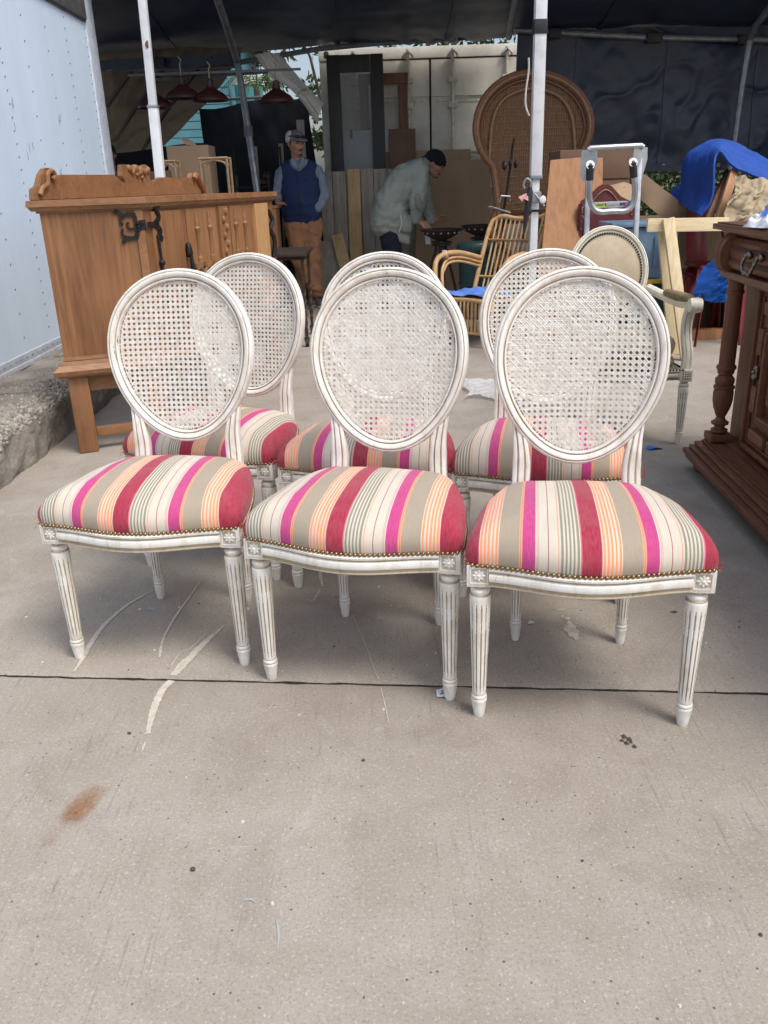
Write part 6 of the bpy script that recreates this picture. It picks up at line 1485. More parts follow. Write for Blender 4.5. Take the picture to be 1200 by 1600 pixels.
# ================================================================ metal side cart
t = thing('metal_cart', 'dark brown metal cart with twisted legs and casters beside the tan trousers', 'cart', (-.7, 7.0, 0))
cx0, cx1, cya, cyb, cz = -.93, -.545, 6.68, 7.36, .722
bw(MB().box((cx0, cya, cz - .03), (cx1 + .02, cyb, cz), .004), 'tabletop', 'brownmetal', t); bw(MB().box((cx0 + .02, cya + .02, cz - .055), (cx1, cyb - .02, cz - .0305)), 'apron', 'iron', t)
for x in (cx0 + .03, cx1 - .02):
    for y in (cya + .03, cyb - .04):
        mb = MB(); n = 60; vs = []
        for i in range(n + 1):
            z = .07 + (cz - .055 - .07) * i / n; a0 = z * 26 if .12 < z < .45 else .45 * 26
            for j in range(4): a = a0 + j * pi / 2; vs.append((x + .016 * cos(a), y + .016 * sin(a), z))
        mb.add(vs, [(i * 4 + j, i * 4 + (j + 1) % 4, (i + 1) * 4 + (j + 1) % 4, (i + 1) * 4 + j) for i in range(n) for j in range(4)]); lg = bw(mb, 'leg', 'brownmetal', t, 0)
        mb = MB(); mb.lathe([(-.014, .01), (-.014, .03), (.014, .03), (.014, .01)], 14, Matrix.Translation((x, y, .03)) @ Matrix.Rotation(pi / 2, 4, 'Y')); mb.box((x - .02, y - .012, .04), (x + .02, y + .012, .075)); bw(mb, 'caster', 'rubber', lg)
for y in (cya + .03, cyb - .04): bw(MB().tube([(cx0 + .03, y, .22), (cx1 - .02, y, .22)], .009, 6), 'stretcher', 'brownmetal', t)
# narrow cabinet the man leans on
t = thing('wood_cabinet', 'narrow orange wood cabinet under the leaning man right hand', 'cabinet', (-1.12, 8.9, 0))
bw(MB().box((-1.36, 8.78, 0), (-.965, 9.12, 1.0), .006), 'body', 'board', t); bw(MB().box((-1.38, 8.76, 1.001), (-.945, 9.14, 1.03), .006), 'top', 'board', t)

# ================================================================ clutter on the left under the canopy
t = thing('work_table', 'tall navy topped work table behind the oak sideboard', 'table', (-1.5, 7.8, 0))
bw(MB().box((-2.0, 7.2, 1.035), (-1.02, 8.5, 1.06), .006), 'tabletop', 'navy', t)
for x in (-1.96, -1.08):
    for y in (7.26, 8.42): bw(MB().box((x, y, 0), (x + .04, y + .04, 1.034)), 'leg', 'iron', t)
def etagere(label, x0, x1, y, z1, m_='rattanpale'):
    t = thing('rattan_stand', label, 'rattan stand', ((x0 + x1) / 2, y, 1.06), 0, 'small rattan stands on the work table')
    for x in (x0, x1):
        for yy in (y, y + .18): bw(MB().tube([(x, yy, 1.0605), (x, yy, z1)], .012, 6), 'leg', m_, t)
    for yy in (y, y + .18): bw(MB().tube([(x0 - .01, yy, z1), (x1 + .01, yy, z1)], .012, 6), 'rail', m_, t); bw(MB().tube(bez([(x0, yy, z1 - .16), (x0 + .01, yy, z1 - .05), ((x0 + x1) / 2, yy, z1 - .015), (x1 - .01, yy, z1 - .05), (x1, yy, z1 - .16)], 5), .008, 6), 'arch', m_, t)
    bw(MB().box((x0, y, 1.075), (x1, y + .18, 1.085)), 'shelf', m_, t)
etagere('small rattan stand on the work table nearest the grey canopy pipe', (-1.411, 7.450, 1.420)[0], (-1.191, 7.450, 1.413)[0], 7.45, 1.43); etagere('small rattan stand on the work table half behind the white tent pole', (-1.773, 7.500, 1.433)[0], (-1.631, 7.500, 1.428)[0], 7.5, 1.42)
t = thing('cardboard_box', 'brown cardboard box with open flap on the work table behind the tent pole', 'cardboard box', (-1.6, 8.2, 1.06))
q0, q1 = (-1.808, 8.100, 1.528), (-1.440, 8.100, 1.569)
bw(MB().box((q0[0], 8.05, 1.0605), (q1[0], 8.4, (-1.579, 8.050, 1.561)[2]), .004), 'body', 'cardboard', t)
P_ = [V(*q) for q in ((-1.688, 8.100, 1.628), (-1.600, 8.100, 1.605), (-1.534, 8.050, 1.554), (-1.634, 8.050, 1.568))]; mb = MB(); mb.add(P_ + [p + V(0, .006, .004) for p in P_], [(0, 1, 2, 3), (7, 6, 5, 4)] + [(i, (i + 1) % 4, (i + 1) % 4 + 4, i + 4) for i in range(4)]); bw(mb, 'flap', 'cardboard', t, 0, fix=True)
o = MB().box((q0[0] - .25, 8.0, 1.0605), (q0[0] + .02, 8.35, 1.36), .004).build('cardboard_carton', 'cardboard2'); tag(o, 'dark low carton beside the open cardboard box on the work table', 'carton')
for (nm, lb, c, a, b, m_) in (('dark_crate', 'dark crate on the floor below the black shade curtain', 'crate', (-1.75, 9.6, 0), (-1.2, 10.2, .95), 'totedark'), ('dark_crate', 'dark crate behind the leaning man legs', 'crate', (-.95, 9.75, 0), (-.62, 10.2, .7), 'totedark')):
    o = MB().box(a, b, .02).build(nm, m_); tag(o, lb, c)
t = thing('bentwood_chair', 'dark folding chair frame standing behind the work table', 'chair', (-1.25, 9.3, 0))
for x in (-1.42, -1.08): bw(MB().tube([(x, 9.2, 0), (x, 9.35, .5), (x, 9.42, 1.32)], .018, 6), 'post', 'black', t)
for z in (.7, .95, 1.2): bw(MB().tube([(-1.42, 9.38, z), (-1.08, 9.38, z)], .016, 6), 'slat', 'black', t)
bw(MB().box((-1.44, 8.95, .45), (-1.06, 9.36, .48)), 'seat', 'black', t)
for p, lb in (((-1.197, 9.900, 1.270), 'left of'), ((-1.150, 9.900, 1.334), 'above')):
    p = V(*p); o = MB().lathe([(p.z - .06, .03), (p.z - .03, .05), (p.z, .045), (p.z + .03, .02)], 12, Matrix.Translation((p.x, p.y, 0))).build('red_can', 'redlamp'); tag(o, 'small red can on a shelf %s the leaning man elbow' % lb, 'can')
t = thing('shelf_rack', 'dark metal shelf rack at the back behind the leaning man', 'rack', (-1.1, 10.1, 0))
p = V(*(-1.197, 9.900, 1.270)); bw(MB().box((p.x - .3, 9.8, p.z - .08), (p.x + .2, 10.2, p.z - .062)), 'shelf', 'iron', t)
for x in (p.x - .3, p.x + .2): bw(MB().box((x, 9.8, 0), (x + .02, 9.83, 1.6)), 'post', 'iron', t)
bw(MB().box((p.x - .1, 10.0, 1.2), (p.x - .06, 10.03, 1.62)), 'post', 'planks', t); 
p = V(*(-0.997, 9.900, 1.587)); o = MB().beam((p.x - .02, 9.9, 0), (p.x + .01, 9.95, p.z + .05), .05, .02, up=(0, 1, 0)).build('thin_stick', 'planks'); tag(o, 'thin grey stick standing beside the cap of the leaning man', 'stick')
p = V(*(-0.763, 9.950, 1.816)); o = MB().beam((p.x, 9.95, 0), (p.x, 9.97, p.z + .05), .085, .02, up=(0, 1, 0)).build('grey_stake', 'planks'); tag(o, 'pale grey stake rising just behind the grey cap', 'stake')
# ================================================================ red pendant lamps
def lamp(label, px, top):
    p = V(*px); t = thing('pendant_lamp', label, 'lamp', tuple(p), 0, 'dull red enamel pendant lamps hung under the canopy')
    mb = MB(); mb.lathe([(-.02, .155), (-.022, .16), (0, .155), (.035, .125), (.065, .075), (.085, .042), (.10, .036), (.15, .030), (.16, .018)], 28, caps=False); mb.lathe([(-.018, .153), (.033, .12), (.062, .07), (.08, .03), (.08, 0)], 28, caps=False); mb.build('lamp_shade', 'redlamp', t)
    mb = MB(); mb.tube([(0, 0, .155), (0, 0, top)], .006, 6); mb.tube([(0, 0, top), (.015, 0, top + .03), (-.01, 0, top + .06)], .005, 5); mb.build('cable', 'beige', t)
lamp('red enamel pendant lamp half hidden by the left white tent pole', (-1.961, 8.500, 1.924), .30); lamp('red enamel pendant lamp second from the left tent pole, before the tan tarp', (-1.701, 8.500, 1.995), .26)
lamp('red enamel pendant lamp before the teal wall', (-1.447, 8.500, 1.966), .24); lamp('red enamel pendant lamp hanging before the black shade curtain and trees', (-0.858, 8.600, 1.946), .25)
bw_ = MB().tube([(-2.177, 8.500, 2.175), (-0.623, 8.600, 2.192)], .012, 6).build('hanging_rail', 'greypipe'); tag(bw_, 'thin rail the red pendant lamps hang from', 'rail')

# ================================================================ beyond: teal shed, tank, trees, shrubs
t = thing('teal_building', 'teal sided building seen beyond the tan tarpaulin', 'building', (-4, 20, 0))
xr = (-3.578, 20.000, 2.457)[0] + .55; zt_ = (-3.336, 20.000, 3.684)[2]
bw(MB().box((-9, 20, 0), (xr, 26, zt_ + .9)), 'wall', 'teal', t, 0)
for k in range(24): bw(MB().box((-9, 19.975, .2 + k * .16), (xr + .01, 19.999, .2 + k * .16 + .14), .004), 'siding_board', 'teal', t, 0)
bw(MB().box((-9.2, 19.7, zt_ + .901), (xr + .3, 26.2, zt_ + 1.0)), 'roof', 'teal', t, 0)
t = thing('water_tank', 'teal water tank with a white lid right of the teal building', 'tank', (*(-2.584, 20.000, 3.297)[:2], 0))
q = (-2.584, 20.000, 3.297)[2]
MB().lathe([(0, .30), (q - .05, .30)], 24).build('tank', 'tealtank', t); MB().lathe([(q - .049, .28), (q - .045, .33), (q + .18, .33), (q + .2, .31), (q + .2, 0)], 24).build('lid', 'whitetarp', t)
def tree(label, x, y, h, r, n, mat, seed, leaf=.10, z0=.35, gp='trees beyond the canopy'):
    rr = random.Random(seed); t = thing('tree', label, 'tree', (x, y, -.06), 0, gp)
    MB().tube(bez([(0, 0, 0), (.05, .02, h * .25), (-.04, .05, h * .5), (.03, 0, h * .8)], 5), [.11 - .09 * i / 15 for i in range(16)], 8).build('trunk', 'bark', t)
    mb = MB(); cl = []
    for k in range(7):
        a = rr.random() * 6.3; z1 = h * rr.uniform(.5, .95); q = V(r * .8 * cos(a) * rr.random(), r * .8 * sin(a) * rr.random(), z1); mb.tube([(0, 0, h * rr.uniform(.2, .5)), q * .6 + V(0, 0, z1 * .3), q], [.04, .025, .008], 5)
    mb.build('limbs', 'bark', t)
    for k in range(26):
        a = rr.random() * 6.3; q = rr.random() ** .5; cl.append((V(r * q * cos(a), r * q * sin(a), h * rr.uniform(z0, 1.0)), r * rr.uniform(.18, .42)))
    mb = MB()
    for k in range(n):
        c_, s_ = rr.choice(cl); d_ = V(rr.gauss(0, 1), rr.gauss(0, 1), rr.gauss(0, .8)).normalized() * s_ * rr.random() ** .4; p = c_ + d_
        u = V(rr.gauss(0, 1), rr.gauss(0, 1), rr.gauss(0, 1)).normalized(); w = u.cross(V(rr.random(), rr.random(), rr.random())).normalized(); L = leaf * rr.uniform(.6, 1.3)
        mb.add([p - u * L, p + w * L * .35, p + u * L, p - w * L * .35], [(0, 1, 2, 3)])
    mb.build('crown', mat, t, 0)
tree('pale olive leafed tree showing beside the container corner', -.75, 17.5, 4.6, 1.15, 2600, 'leafpale', 5, .085)
tree('green tree top showing over the teal tank behind the white canvas', -3.0, 24, 5.2, 1.4, 2600, 'leafpale', 6, .10)
tree('tree top peeping over the roof edge of the container', 1.2, 19, 5.0, 1.6, 2200, 'leaf', 8, .10)
t = thing('palm_tree', 'small palm between the tank and the rolled canvas', 'palm', (-2.3, 19, -.06))
hp = (-1.994, 19.000, 3.120)[2]; MB().tube([(0, 0, 0), (.05, 0, hp * .5), (0, 0, hp + .06)], [.09, .07, .06], 8).build('trunk', 'bark', t)
rr = random.Random(9)
for k in range(13):
    a = 2 * pi * k / 13 + rr.random() * .3; mb = MB(); L = rr.uniform(.5, .75); pts = bez([V(0, 0, hp), V(cos(a) * L * .5, sin(a) * L * .5, hp + .28), V(cos(a) * L, sin(a) * L, hp + rr.uniform(-.1, .15))], 8); mb.tube(pts, .008, 4)
    for i in range(2, 17):
        p = pts[i]; tt = (pts[min(i + 1, 16)] - pts[i - 1]).normalized(); s_ = tt.cross(V(0, 0, 1)).normalized()
        for sg in (-1, 1):
            q = p + (s_ * sg * .7 + tt * .5 + V(0, 0, -.45)) * .16; mb.add([p, p + tt * .02, q], [(0, 1, 2)])
    mb.build('frond', 'leaf', t, 0)
def shrub(label, x0, x1, y0, y1, z0, z1, n, seed):
    rr = random.Random(seed); t = thing('hedge', label, 'hedge', ((x0 + x1) / 2, (y0 + y1) / 2, -.06)); mb = MB()
    ox, oy = (x0 + x1) / 2, (y0 + y1) / 2
    for k in range(n):
        p = V(rr.uniform(x0, x1) - ox, rr.uniform(y0, y1) - oy, 0); zt2 = z1 * (.8 + .25 * fbm(p.x * 1.5, p.y, seed)); p.z = z0 + (zt2 - z0) * rr.random() ** .6
        u = V(rr.gauss(0, 1), rr.gauss(0, 1), rr.gauss(0, 1)).normalized(); w = u.cross(V(rr.random(), rr.random(), rr.random())).normalized(); L = rr.uniform(.025, .055)
        mb.add([p - u * L, p + w * L * .4, p + u * L, p - w * L * .4], [(0, 1, 2, 3)])
    tag(mb.build('leaves', 'leaf', t, 0), kind='stuff')
    mb = MB()
    for k in range(14):
        x = rr.uniform(x0, x1) - ox; mb.tube([(x, 0, 0), (x + rr.uniform(-.1, .1), rr.uniform(-.2, .2), z1 * .7)], .015, 5)
    mb.build('stems', 'bark', t)
shrub('leafy green hedge glimpsed under the black tarpaulin wall', 1.9, 5.6, 10.6, 12.2, .05, 1.75, 11000, 3)

# ================================================================ PEOPLE
def limb(mb, pts, rs):
    for a, b, ra, rb in zip(pts, pts[1:], rs, rs[1:]): mb.hull([(V(*a), ra), (V(*b), rb)], 0, 2)
def hand(mb, wrist, d, side, nrm, curl=.5, L=.175):
    """palm, four bent fingers and a thumb; d: direction of the hand, nrm: palm normal, side: towards the thumb"""
    d = V(*d).normalized(); n_ = V(*nrm).normalized(); s_ = V(*side).normalized(); w = V(*wrist)
    palm = w + d * L * .28
    mb.hull([(w, .023), (palm + s_ * .022, .015), (palm - s_ * .024, .014), (w + d * L * .48 + s_ * .030, .012), (w + d * L * .46 - s_ * .032, .011)], 0, 2)
    for k, (o_, l) in enumerate(((.030, .42), (.010, .47), (-.011, .44), (-.031, .35))):
        b = w + d * L * .48 + s_ * o_; p = [b]; dd = d.copy()
        for q, f_ in enumerate((.42, .32, .26)):
            dd = (dd + n_ * curl * (.5 + .25 * q)).normalized(); p.append(p[-1] + dd * L * l * f_)
        limb(mb, p, [.0098, .009, .008, .0065])
    b = w + d * L * .18 + s_ * .028; p = [b, b + (d * .5 + s_ * .75 + n_ * .25).normalized() * L * .22, b + (d * .8 + s_ * .75 + n_ * .5).normalized() * L * .40]
    limb(mb, p, [.014, .011, .008])
def head(mb, c, fwd, up, s=1.0):
    """skull, jaw, nose, brow, lips and ears fused with the body; c = centre of the skull"""
    f_ = V(*fwd).normalized(); u = (V(*up) - f_ * V(*up).dot(f_)).normalized(); r_ = f_.cross(u).normalized(); c = V(*c)
    P = lambda x, y, z: c + (r_ * x + f_ * y + u * z) * s
    rot = Matrix((r_, f_, u)).transposed().to_4x4()
    mb.ball(c, (.074 * s, .094 * s, .092 * s), rot, 3)
    mb.hull([(P(0, .045, .0), .058 * s), (P(0, .058, -.062), .042 * s), (P(.03, .015, -.075), .028 * s), (P(-.03, .015, -.075), .028 * s), (P(0, .072, -.098), .021 * s)], 0, 2)
    mb.hull([(P(0, .092, .012), .010 * s), (P(0, .112, -.030), .013 * s), (P(.014, .098, -.035), .008 * s), (P(-.014, .098, -.035), .008 * s)], 0, 2)
    mb.hull([(P(.036, .086, .026), .010 * s), (P(-.036, .086, .026), .010 * s)], 0, 2)
    mb.hull([(P(.020, .088, -.066), .007 * s), (P(-.020, .088, -.066), .007 * s), (P(0, .097, -.062), .007 * s)], 0, 2); mb.hull([(P(.016, .086, -.078), .007 * s), (P(-.016, .086, -.078), .007 * s), (P(0, .094, -.078), .008 * s)], 0, 2)
    mb.hull([(P(.042, .070, -.022), .022 * s), (P(-.042, .070, -.022), .022 * s)], 0, 2)
    for sx in (-1, 1): mb.hull([(P(sx * .078, -.005, .012), .011 * s), (P(sx * .079, -.012, -.018), .010 * s), (P(sx * .074, .004, -.028), .008 * s)], 0, 2)
    return P, rot
def folds(a, f): return lambda p: a * fbm(p.x * f, p.y * f, p.z * f * .7, 4) + a * .5 * sin(p.z * 42 + 5 * fbm(p.x * 6, p.y * 6, p.z * 6))
# ---- man in the navy vest, leaning, looking to his left
bx, by = -.745, 9.22
t = thing('person', 'man in navy vest, grey cap and tan trousers leaning on a cabinet, hand in pocket', 'person', (bx, by, 0))
def w(x, y, z): return V(bx + x, by + y, z)
hd = (.55, -.80, -.12)
mb = MB(); Pf, rot = head(mb, w(-.018, .0, 1.60), hd, (0, 0, 1), 1.0)
limb(mb, [w(-.018, .01, 1.56), w(-.015, .03, 1.40)], [.056, .064])
mb.hull([(w(-.15, .03, 1.34), .06), (w(.15, .03, 1.34), .06), (w(-.12, .03, 1.0), .09), (w(.12, .03, 1.0), .09), (w(0, .03, .9), .12)])
for sx in (-1, 1): limb(mb, [w(sx * .09, .03, .9), w(sx * .07, 0, .5), w(sx * .05 * (1 if sx < 0 else 1), .03, .10)], [.085, .06, .045])
# arms
limb(mb, [w(-.185, .03, 1.33), w(-.23, .02, 1.12), w(-.225, -.11, 1.055)], [.05, .042, .028]); hand(mb, w(-.232, -.125, 1.05), (.25, -.85, .02), (.9, .25, 0), (0, 0, -1), .25)
limb(mb, [w(.185, .03, 1.33), w(.215, .05, 1.10), w(.13, -.03, .98)], [.05, .042, .028]); hand(mb, w(.125, -.03, .97), (-.5, .1, -.8), (-.6, -.5, .2), (0, .6, -.2), .4)
body = rw(mb, 'body', 'skin', t, .0075, 3)
mb = MB()
mb.hull([(w(-.15, .03, 1.325), .062), (w(.15, .03, 1.325), .062), (w(-.08, .03, 1.0), .08), (w(.08, .03, 1.0), .08), (w(0, .03, 1.40), .055)])
limb(mb, [w(-.178, .03, 1.325), w(-.236, .03, 1.13), w(-.228, -.075, 1.068)], [.075, .058, .045]); limb(mb, [w(.180, .03, 1.325), w(.236, .05, 1.11), w(.172, -.06, .985)], [.074, .060, .052])
mb.hull([(w(-.06, .0, 1.41), .05), (w(.06, .0, 1.41), .05), (w(-.0, -.05, 1.375), .045)])
rw(mb, 'shirt', 'shirt', t, .012, 6, folds(.010, 8))
mb = MB()
mb.hull([(w(-.130, .02, 1.37), .070), (w(.130, .02, 1.37), .070), (w(-.10, .01, 1.15), .108), (w(.10, .01, 1.15), .108), (w(-.10, .01, .92), .112), (w(.10, .01, .92), .112), (w(0, -.05, 1.05), .112), (w(0, .02, 1.40), .07)])
mb.hull([(w(-.075, .05, 1.42), .045), (w(.075, .05, 1.42), .045), (w(0, .08, 1.42), .045)])
vest = rw(mb, 'vest', 'vest', t, .012, 5, lambda p: .003 * sin(p.z * 62) + .007 * fbm(p.x * 7, p.y * 7, p.z * 7))
mb = MB(); mb.tube([w(-.005, -.130, .84), w(-.002, -.168, 1.05), w(-.01, -.135, 1.22), w(-.012, -.090, 1.345)], .005, 6); bw(mb, 'zip', 'black', vest)
mb = MB(); mb.hull([(w(-.055, -.055, 1.445), .022), (w(-.015, -.095, 1.375), .016), (w(-.055, -.075, 1.40), .018)]); mb.hull([(w(.045, -.055, 1.445), .022), (w(.010, -.095, 1.375), .016), (w(.045, -.075, 1.40), .018)]); bw(mb, 'shirt_collar', 'shirt', t, 60)
mb = MB()
mb.hull([(w(-.10, .03, .90), .10), (w(.10, .03, .90), .10), (w(0, .03, .80), .11)])
limb(mb, [w(.09, .03, .86), w(.085, .0, .50), w(.075, .04, .13)], [.118, .092, .082])          # straight leg
limb(mb, [w(-.085, .03, .86), w(-.045, -.09, .50), w(.115, -.06, .15)], [.118, .092, .080])     # crossed in front
rw(mb, 'trousers', 'duck', t, .012, 5, folds(.014, 7))
for (p, d_) in ((w(.075, .03, .0), (.1, -1)), (w(.12, -.09, .0), (.35, -1))):
    d_ = V(d_[0], d_[1], 0).normalized(); mb = MB(); mb.hull([(p + V(0, 0, .045), (.042, .045, .045)), (p + d_ * .12 + V(0, 0, .032), (.045, .045, .032)), (p - d_ * .05 + V(0, 0, .035), (.038, .04, .035))]); sh = bw(mb, 'shoe', 'shoe', t, 180)
    mb = MB(); mb.hull([(p - d_ * .05 + V(0, 0, .010), (.044, .044, .010)), (p + d_ * .13 + V(0, 0, .010), (.05, .05, .010))]); bw(mb, 'sole', 'capwhite', sh, 60)
# cap, sunglasses, features
mb = MB(); mb.ball(Pf(0, -.006, .048), (.083, .102, .078), rot, 3); mb.v = [q for q in mb.v]
cap = rw(mb, 'cap', 'capgrey', t, .008, 2)
mb = MB(); mb.hull([(Pf(.062, .075, .052), .007), (Pf(-.062, .075, .052), .007), (Pf(.038, .155, .036), .006), (Pf(-.038, .155, .036), .006), (Pf(0, .168, .034), .006)]); bw(mb, 'brim', 'capgrey', t, 60)
mb = MB(); mb.hull([(Pf(.040, -.035, .058), (.052, .070, .062)), (Pf(.034, -.045, .03), (.056, .068, .05))]); bw(mb, 'mesh_panel', 'capwhite', t, 180)
mb = MB()
for sx in (-1, 1): mb.hull([(Pf(sx * .034, .100, .072), .014), (Pf(sx * .018, .105, .068), .010), (Pf(sx * .05, .088, .070), .012)])
mb.tube([Pf(-.062, .082, .074), Pf(-.088, .0, .066), Pf(-.078, -.07, .058)], .005, 6); mb.tube([Pf(.062, .082, .074), Pf(.088, .0, .066), Pf(.078, -.07, .058)], .005, 6); mb.tube([Pf(-.02, .108, .072), Pf(.02, .108, .072)], .005, 6); bw(mb, 'sunglasses', 'black', t, 60)
for sx in (-1, 1):
    mb = MB(); mb.ball(Pf(sx * .031, .0905, .004), (.011, .006, .0055), rot, 2); bw(mb, 'eye', 'eye', t, 180)
    mb = MB(); mb.hull([(Pf(sx * .018, .098, .022), .004), (Pf(sx * .046, .086, .022), .004)]); bw(mb, 'eyebrow', 'hairdark', t, 180)
mb = MB(); mb.hull([(Pf(.024, .089, -.062), .004), (Pf(-.024, .089, -.062), .004), (Pf(0, .105, -.053), .005)]); mb.hull([(Pf(.012, .09, -.098), .007), (Pf(-.012, .09, -.098), .007)]); bw(mb, 'moustache', 'hairdark', t, 180)
mb = MB(); mb.hull([(Pf(.018, .092, -.071), .0022), (Pf(-.018, .092, -.071), .0022), (Pf(0, .102, -.070), .0022)]); bw(mb, 'mouth', 'redlamp', t, 60)
mb = MB(); mb.hull([(Pf(.07, -.045, .01), .018), (Pf(.05, -.085, -.03), .016), (Pf(-.05, -.085, -.03), .016), (Pf(-.07, -.045, .01), .018)]); mb.hull([(Pf(-.074, .015, .02), .008), (Pf(-.073, .02, -.01), .006)]); mb.hull([(Pf(.074, .015, .02), .008), (Pf(.073, .02, -.01), .006)]); bw(mb, 'hair', 'hairdark', t, 180)
# ---- man in the sage fleece bending over the bowl
bx, by = .17, 9.02
t = thing('person', 'man in sage green fleece and black knit cap bending forward over a bronzed bowl', 'person', (bx, by, 0))
hc = V(*(0.614, 9.020, 1.363))
hd = (.86, -.16, -.52); up = (.5, .05, .86)
mb = MB(); Pf, rot = head(mb, hc, hd, up, 1.0)
sh0 = V(.47, 9.02, 1.30)
limb(mb, [hc + V(-.05, 0, -.04), sh0 + V(.02, 0, .04)], [.06, .066])
mb.hull([(sh0 + V(0, -.16, 0), .06), (sh0 + V(0, .16, 0), .06), (V(.16, 9.02, .92), .13)])
for sy in (-1, 1): limb(mb, [V(.13, 9.02 + sy * .1, .88), V(.17, 9.02 + sy * .1, .48), V(.13, 9.02 + sy * .1, .10)], [.085, .06, .045])
hn = V(*(0.481, 8.840, 0.807)); hf = V(*(0.674, 9.020, 0.837))
limb(mb, [sh0 + V(0, -.17, -.02), V(.44, 8.80, 1.03), hn + V(-.03, 0, .03)], [.05, .042, .028]); hand(mb, hn + V(-.02, 0, .02), (.75, -.05, -.55), (.3, .6, .5), (.2, .1, -.8), .45)
limb(mb, [sh0 + V(0, .17, -.02), V(.52, 9.17, 1.02), hf + V(-.05, .02, -.005)], [.05, .042, .028]); hand(mb, hf + V(-.05, .02, -.0), (.95, -.1, .12), (0, -.6, .7), (.1, -.3, -.7), .25)
rw(mb, 'body', 'skin', t, .0075, 3)
mb = MB()
mb.hull([(sh0 + V(-.01, -.15, .03), .085), (sh0 + V(-.01, .15, .03), .085), (V(.30, 8.90, 1.25), .12), (V(.30, 9.14, 1.25), .12), (V(.16, 8.92, 1.0), .15), (V(.16, 9.12, 1.0), .15), (V(.33, 9.02, 1.05), .15)])
mb.hull([(V(.17, 8.92, 1.02), .155), (V(.17, 9.12, 1.02), .155), (V(.10, 8.93, .83), .15), (V(.10, 9.11, .83), .15), (V(.28, 8.92, .80), .12), (V(.28, 9.10, .80), .12)])
mb.hull([(V(.05, 8.94, .80), .09), (V(.05, 9.10, .80), .09), (V(.31, 8.90, .66), .06), (V(.31, 9.10, .66), .06), (V(.10, 9.02, .86), .12)])
mb.hull([(sh0 + V(.05, -.06, .07), .05), (sh0 + V(.05, .06, .07), .05), (sh0 + V(.08, 0, .02), .05)])
limb(mb, [sh0 + V(-.01, -.16, .0), V(.43, 8.79, 1.04), hn + V(-.055, .0, .05)], [.105, .088, .056]); limb(mb, [sh0 + V(0, .16, 0), V(.51, 9.17, 1.04), hf + V(-.10, .03, -.005)], [.10, .082, .056])
coat = rw(mb, 'fleece_jacket', 'coat', t, .012, 6, folds(.012, 7))
mb = MB(); mb.tube(bez([V(.262, 8.763, .90), V(.268, 8.765, .82), V(.245, 8.775, .74)], 6), .006, 6); bw(mb, 'pocket_zip', 'capwhite', coat)
mb = MB(); mb.hull([(V(.43, 8.715, 1.05), (.035, .016, .05)), (V(.445, 8.725, .98), (.04, .014, .04))]); bw(mb, 'elbow_stain', 'coatwet', coat, 180)
mb = MB()
for sy in (-1, 1): limb(mb, [V(.14, 9.02 + sy * .095, .86), V(.18, 9.02 + sy * .1, .48), V(.14, 9.02 + sy * .1, .09)], [.125, .092, .08])
rw(mb, 'jeans', 'jeans', t, .012, 5, folds(.012, 7))
for sy in (-1, 1):
    p = V(.12, 9.02 + sy * .1, 0); mb = MB(); mb.hull([(p + V(-.02, 0, .045), (.045, .042, .045)), (p + V(.15, 0, .03), (.05, .045, .03))]); bw(mb, 'shoe', 'shoe', t, 180)
mb = MB(); mb.ball(Pf(0, -.008, .044), (.090, .110, .094), rot, 3); mb.hull([(Pf(0, .05, .045), (.064, .055, .035)), (Pf(0, -.08, -.0), (.06, .05, .05))]); cap2 = rw(mb, 'knit_cap', 'beanie', t, .008, 3)
mb = MB(); mb.tube([Pf(.088 * cos(a), -.012 + .110 * sin(a), .018 + .022 * sin(a)) for a in [2 * pi * i / 28 for i in range(28)]], .016, 8, True); bw(mb, 'rolled_cuff', 'beanie', cap2, 180)
mb = MB(); mb.hull([(Pf(.024, .090, -.060), .006), (Pf(-.024, .090, -.060), .006), (Pf(0, .103, -.054), .006)]); mb.hull([(Pf(.014, .08, -.098), .009), (Pf(-.014, .08, -.098), .009), (Pf(0, .09, -.096), .009)]); bw(mb, 'beard', 'hairdark', t, 180)
for sx in (-1, 1):
    mb = MB(); mb.ball(Pf(sx * .031, .0905, .004), (.011, .006, .0055), rot, 2); bw(mb, 'eye', 'eye', t, 180)
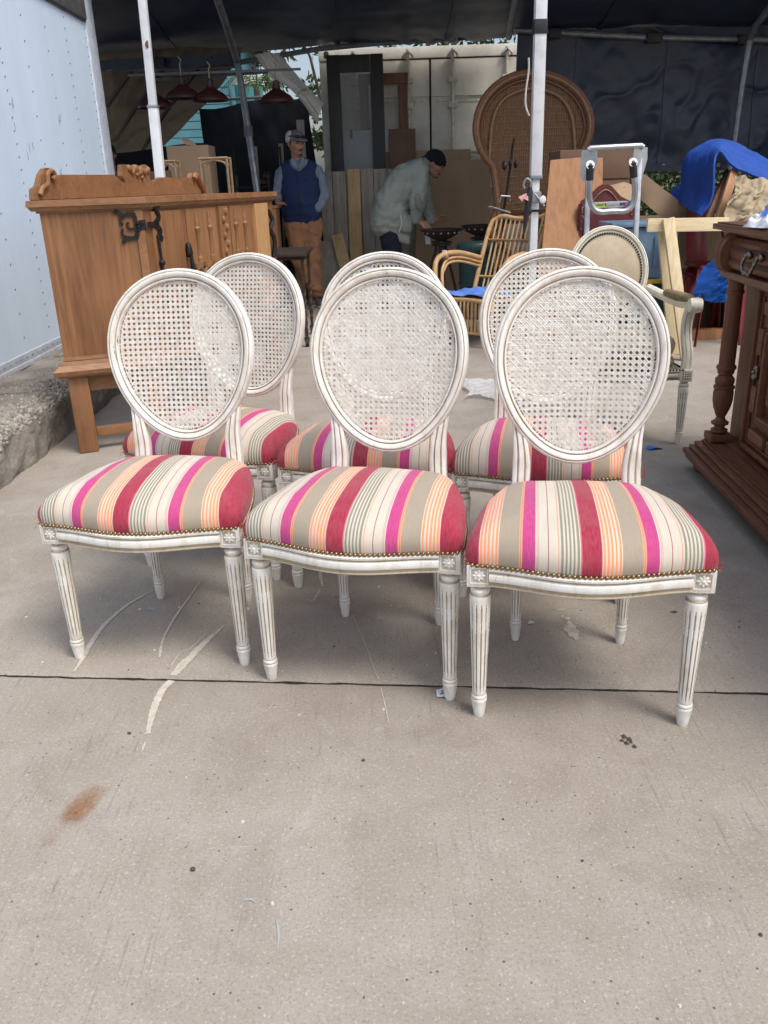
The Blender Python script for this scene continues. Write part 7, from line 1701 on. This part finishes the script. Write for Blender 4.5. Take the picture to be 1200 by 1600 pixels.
p = V(*(0.528, 8.800, 0.674)); mb = MB(); mb.grid(lambda u, v: (p.x - .026 + .052 * u + .008 * v, p.y + .01 * sin(3 * v), p.z + .06 - .12 * v), 4, 8, thick=.001); o = mb.build('paper_slip', 'tagpaper', None, 60); tag(o, 'white paper slip held in the bending man near hand', 'paper')
# ---- person in blue, almost wholly behind the trailer corner
q = (-2.658, 9.300, 1.568); bx, by = q[0] - .03, 9.3
t = thing('person', 'dark-haired person in a bright blue shirt half hidden behind the trailer corner', 'person', (bx, by, 0))
mb = MB(); Pf, rot = head(mb, w(0, 0, 1.56), (.3, -.9, 0), (0, 0, 1), .98); limb(mb, [w(0, .01, 1.5), w(0, .02, 1.36)], [.055, .06])
mb.hull([(w(-.15, .03, 1.3), .06), (w(.15, .03, 1.3), .06), (w(0, .03, .9), .13)])
for sx in (-1, 1):
    limb(mb, [w(sx * .09, .03, .88), w(sx * .09, 0, .48), w(sx * .09, .03, .08)], [.085, .06, .045]); limb(mb, [w(sx * .19, .03, 1.30), w(sx * .24, .03, 1.06), w(sx * .22, -.04, .82)], [.048, .04, .027]); hand(mb, w(sx * .22, -.045, .81), (0, -.1, -1), (0, -1, 0), (-sx, 0, 0), .25)
rw(mb, 'body', 'skin', t, .008, 3)
mb = MB(); mb.hull([(w(-.15, .03, 1.31), .075), (w(.15, .03, 1.31), .075), (w(-.12, .03, .92), .13), (w(.12, .03, .92), .13)])
for sx in (-1, 1): limb(mb, [w(sx * .18, .03, 1.31), w(sx * .235, .03, 1.12)], [.08, .07])
rw(mb, 'shirt', 'blueshirt', t, .014, 5, folds(.008, 8))
mb = MB()
for sx in (-1, 1): limb(mb, [w(sx * .09, .03, .88), w(sx * .09, 0, .48), w(sx * .09, .03, .08)], [.115, .085, .075])
rw(mb, 'trousers', 'jeans', t, .014, 5)
mb = MB(); mb.ball(Pf(0, -.016, .030), (.084, .100, .088), rot, 3); bw(mb, 'hair', 'hairdark', t, 180)
for sx in (-1, 1): mb = MB(); mb.hull([(w(sx * .09, .04, .04), .042), (w(sx * .09, -.09, .03), .032)]); bw(mb, 'shoe', 'shoe', t, 180)
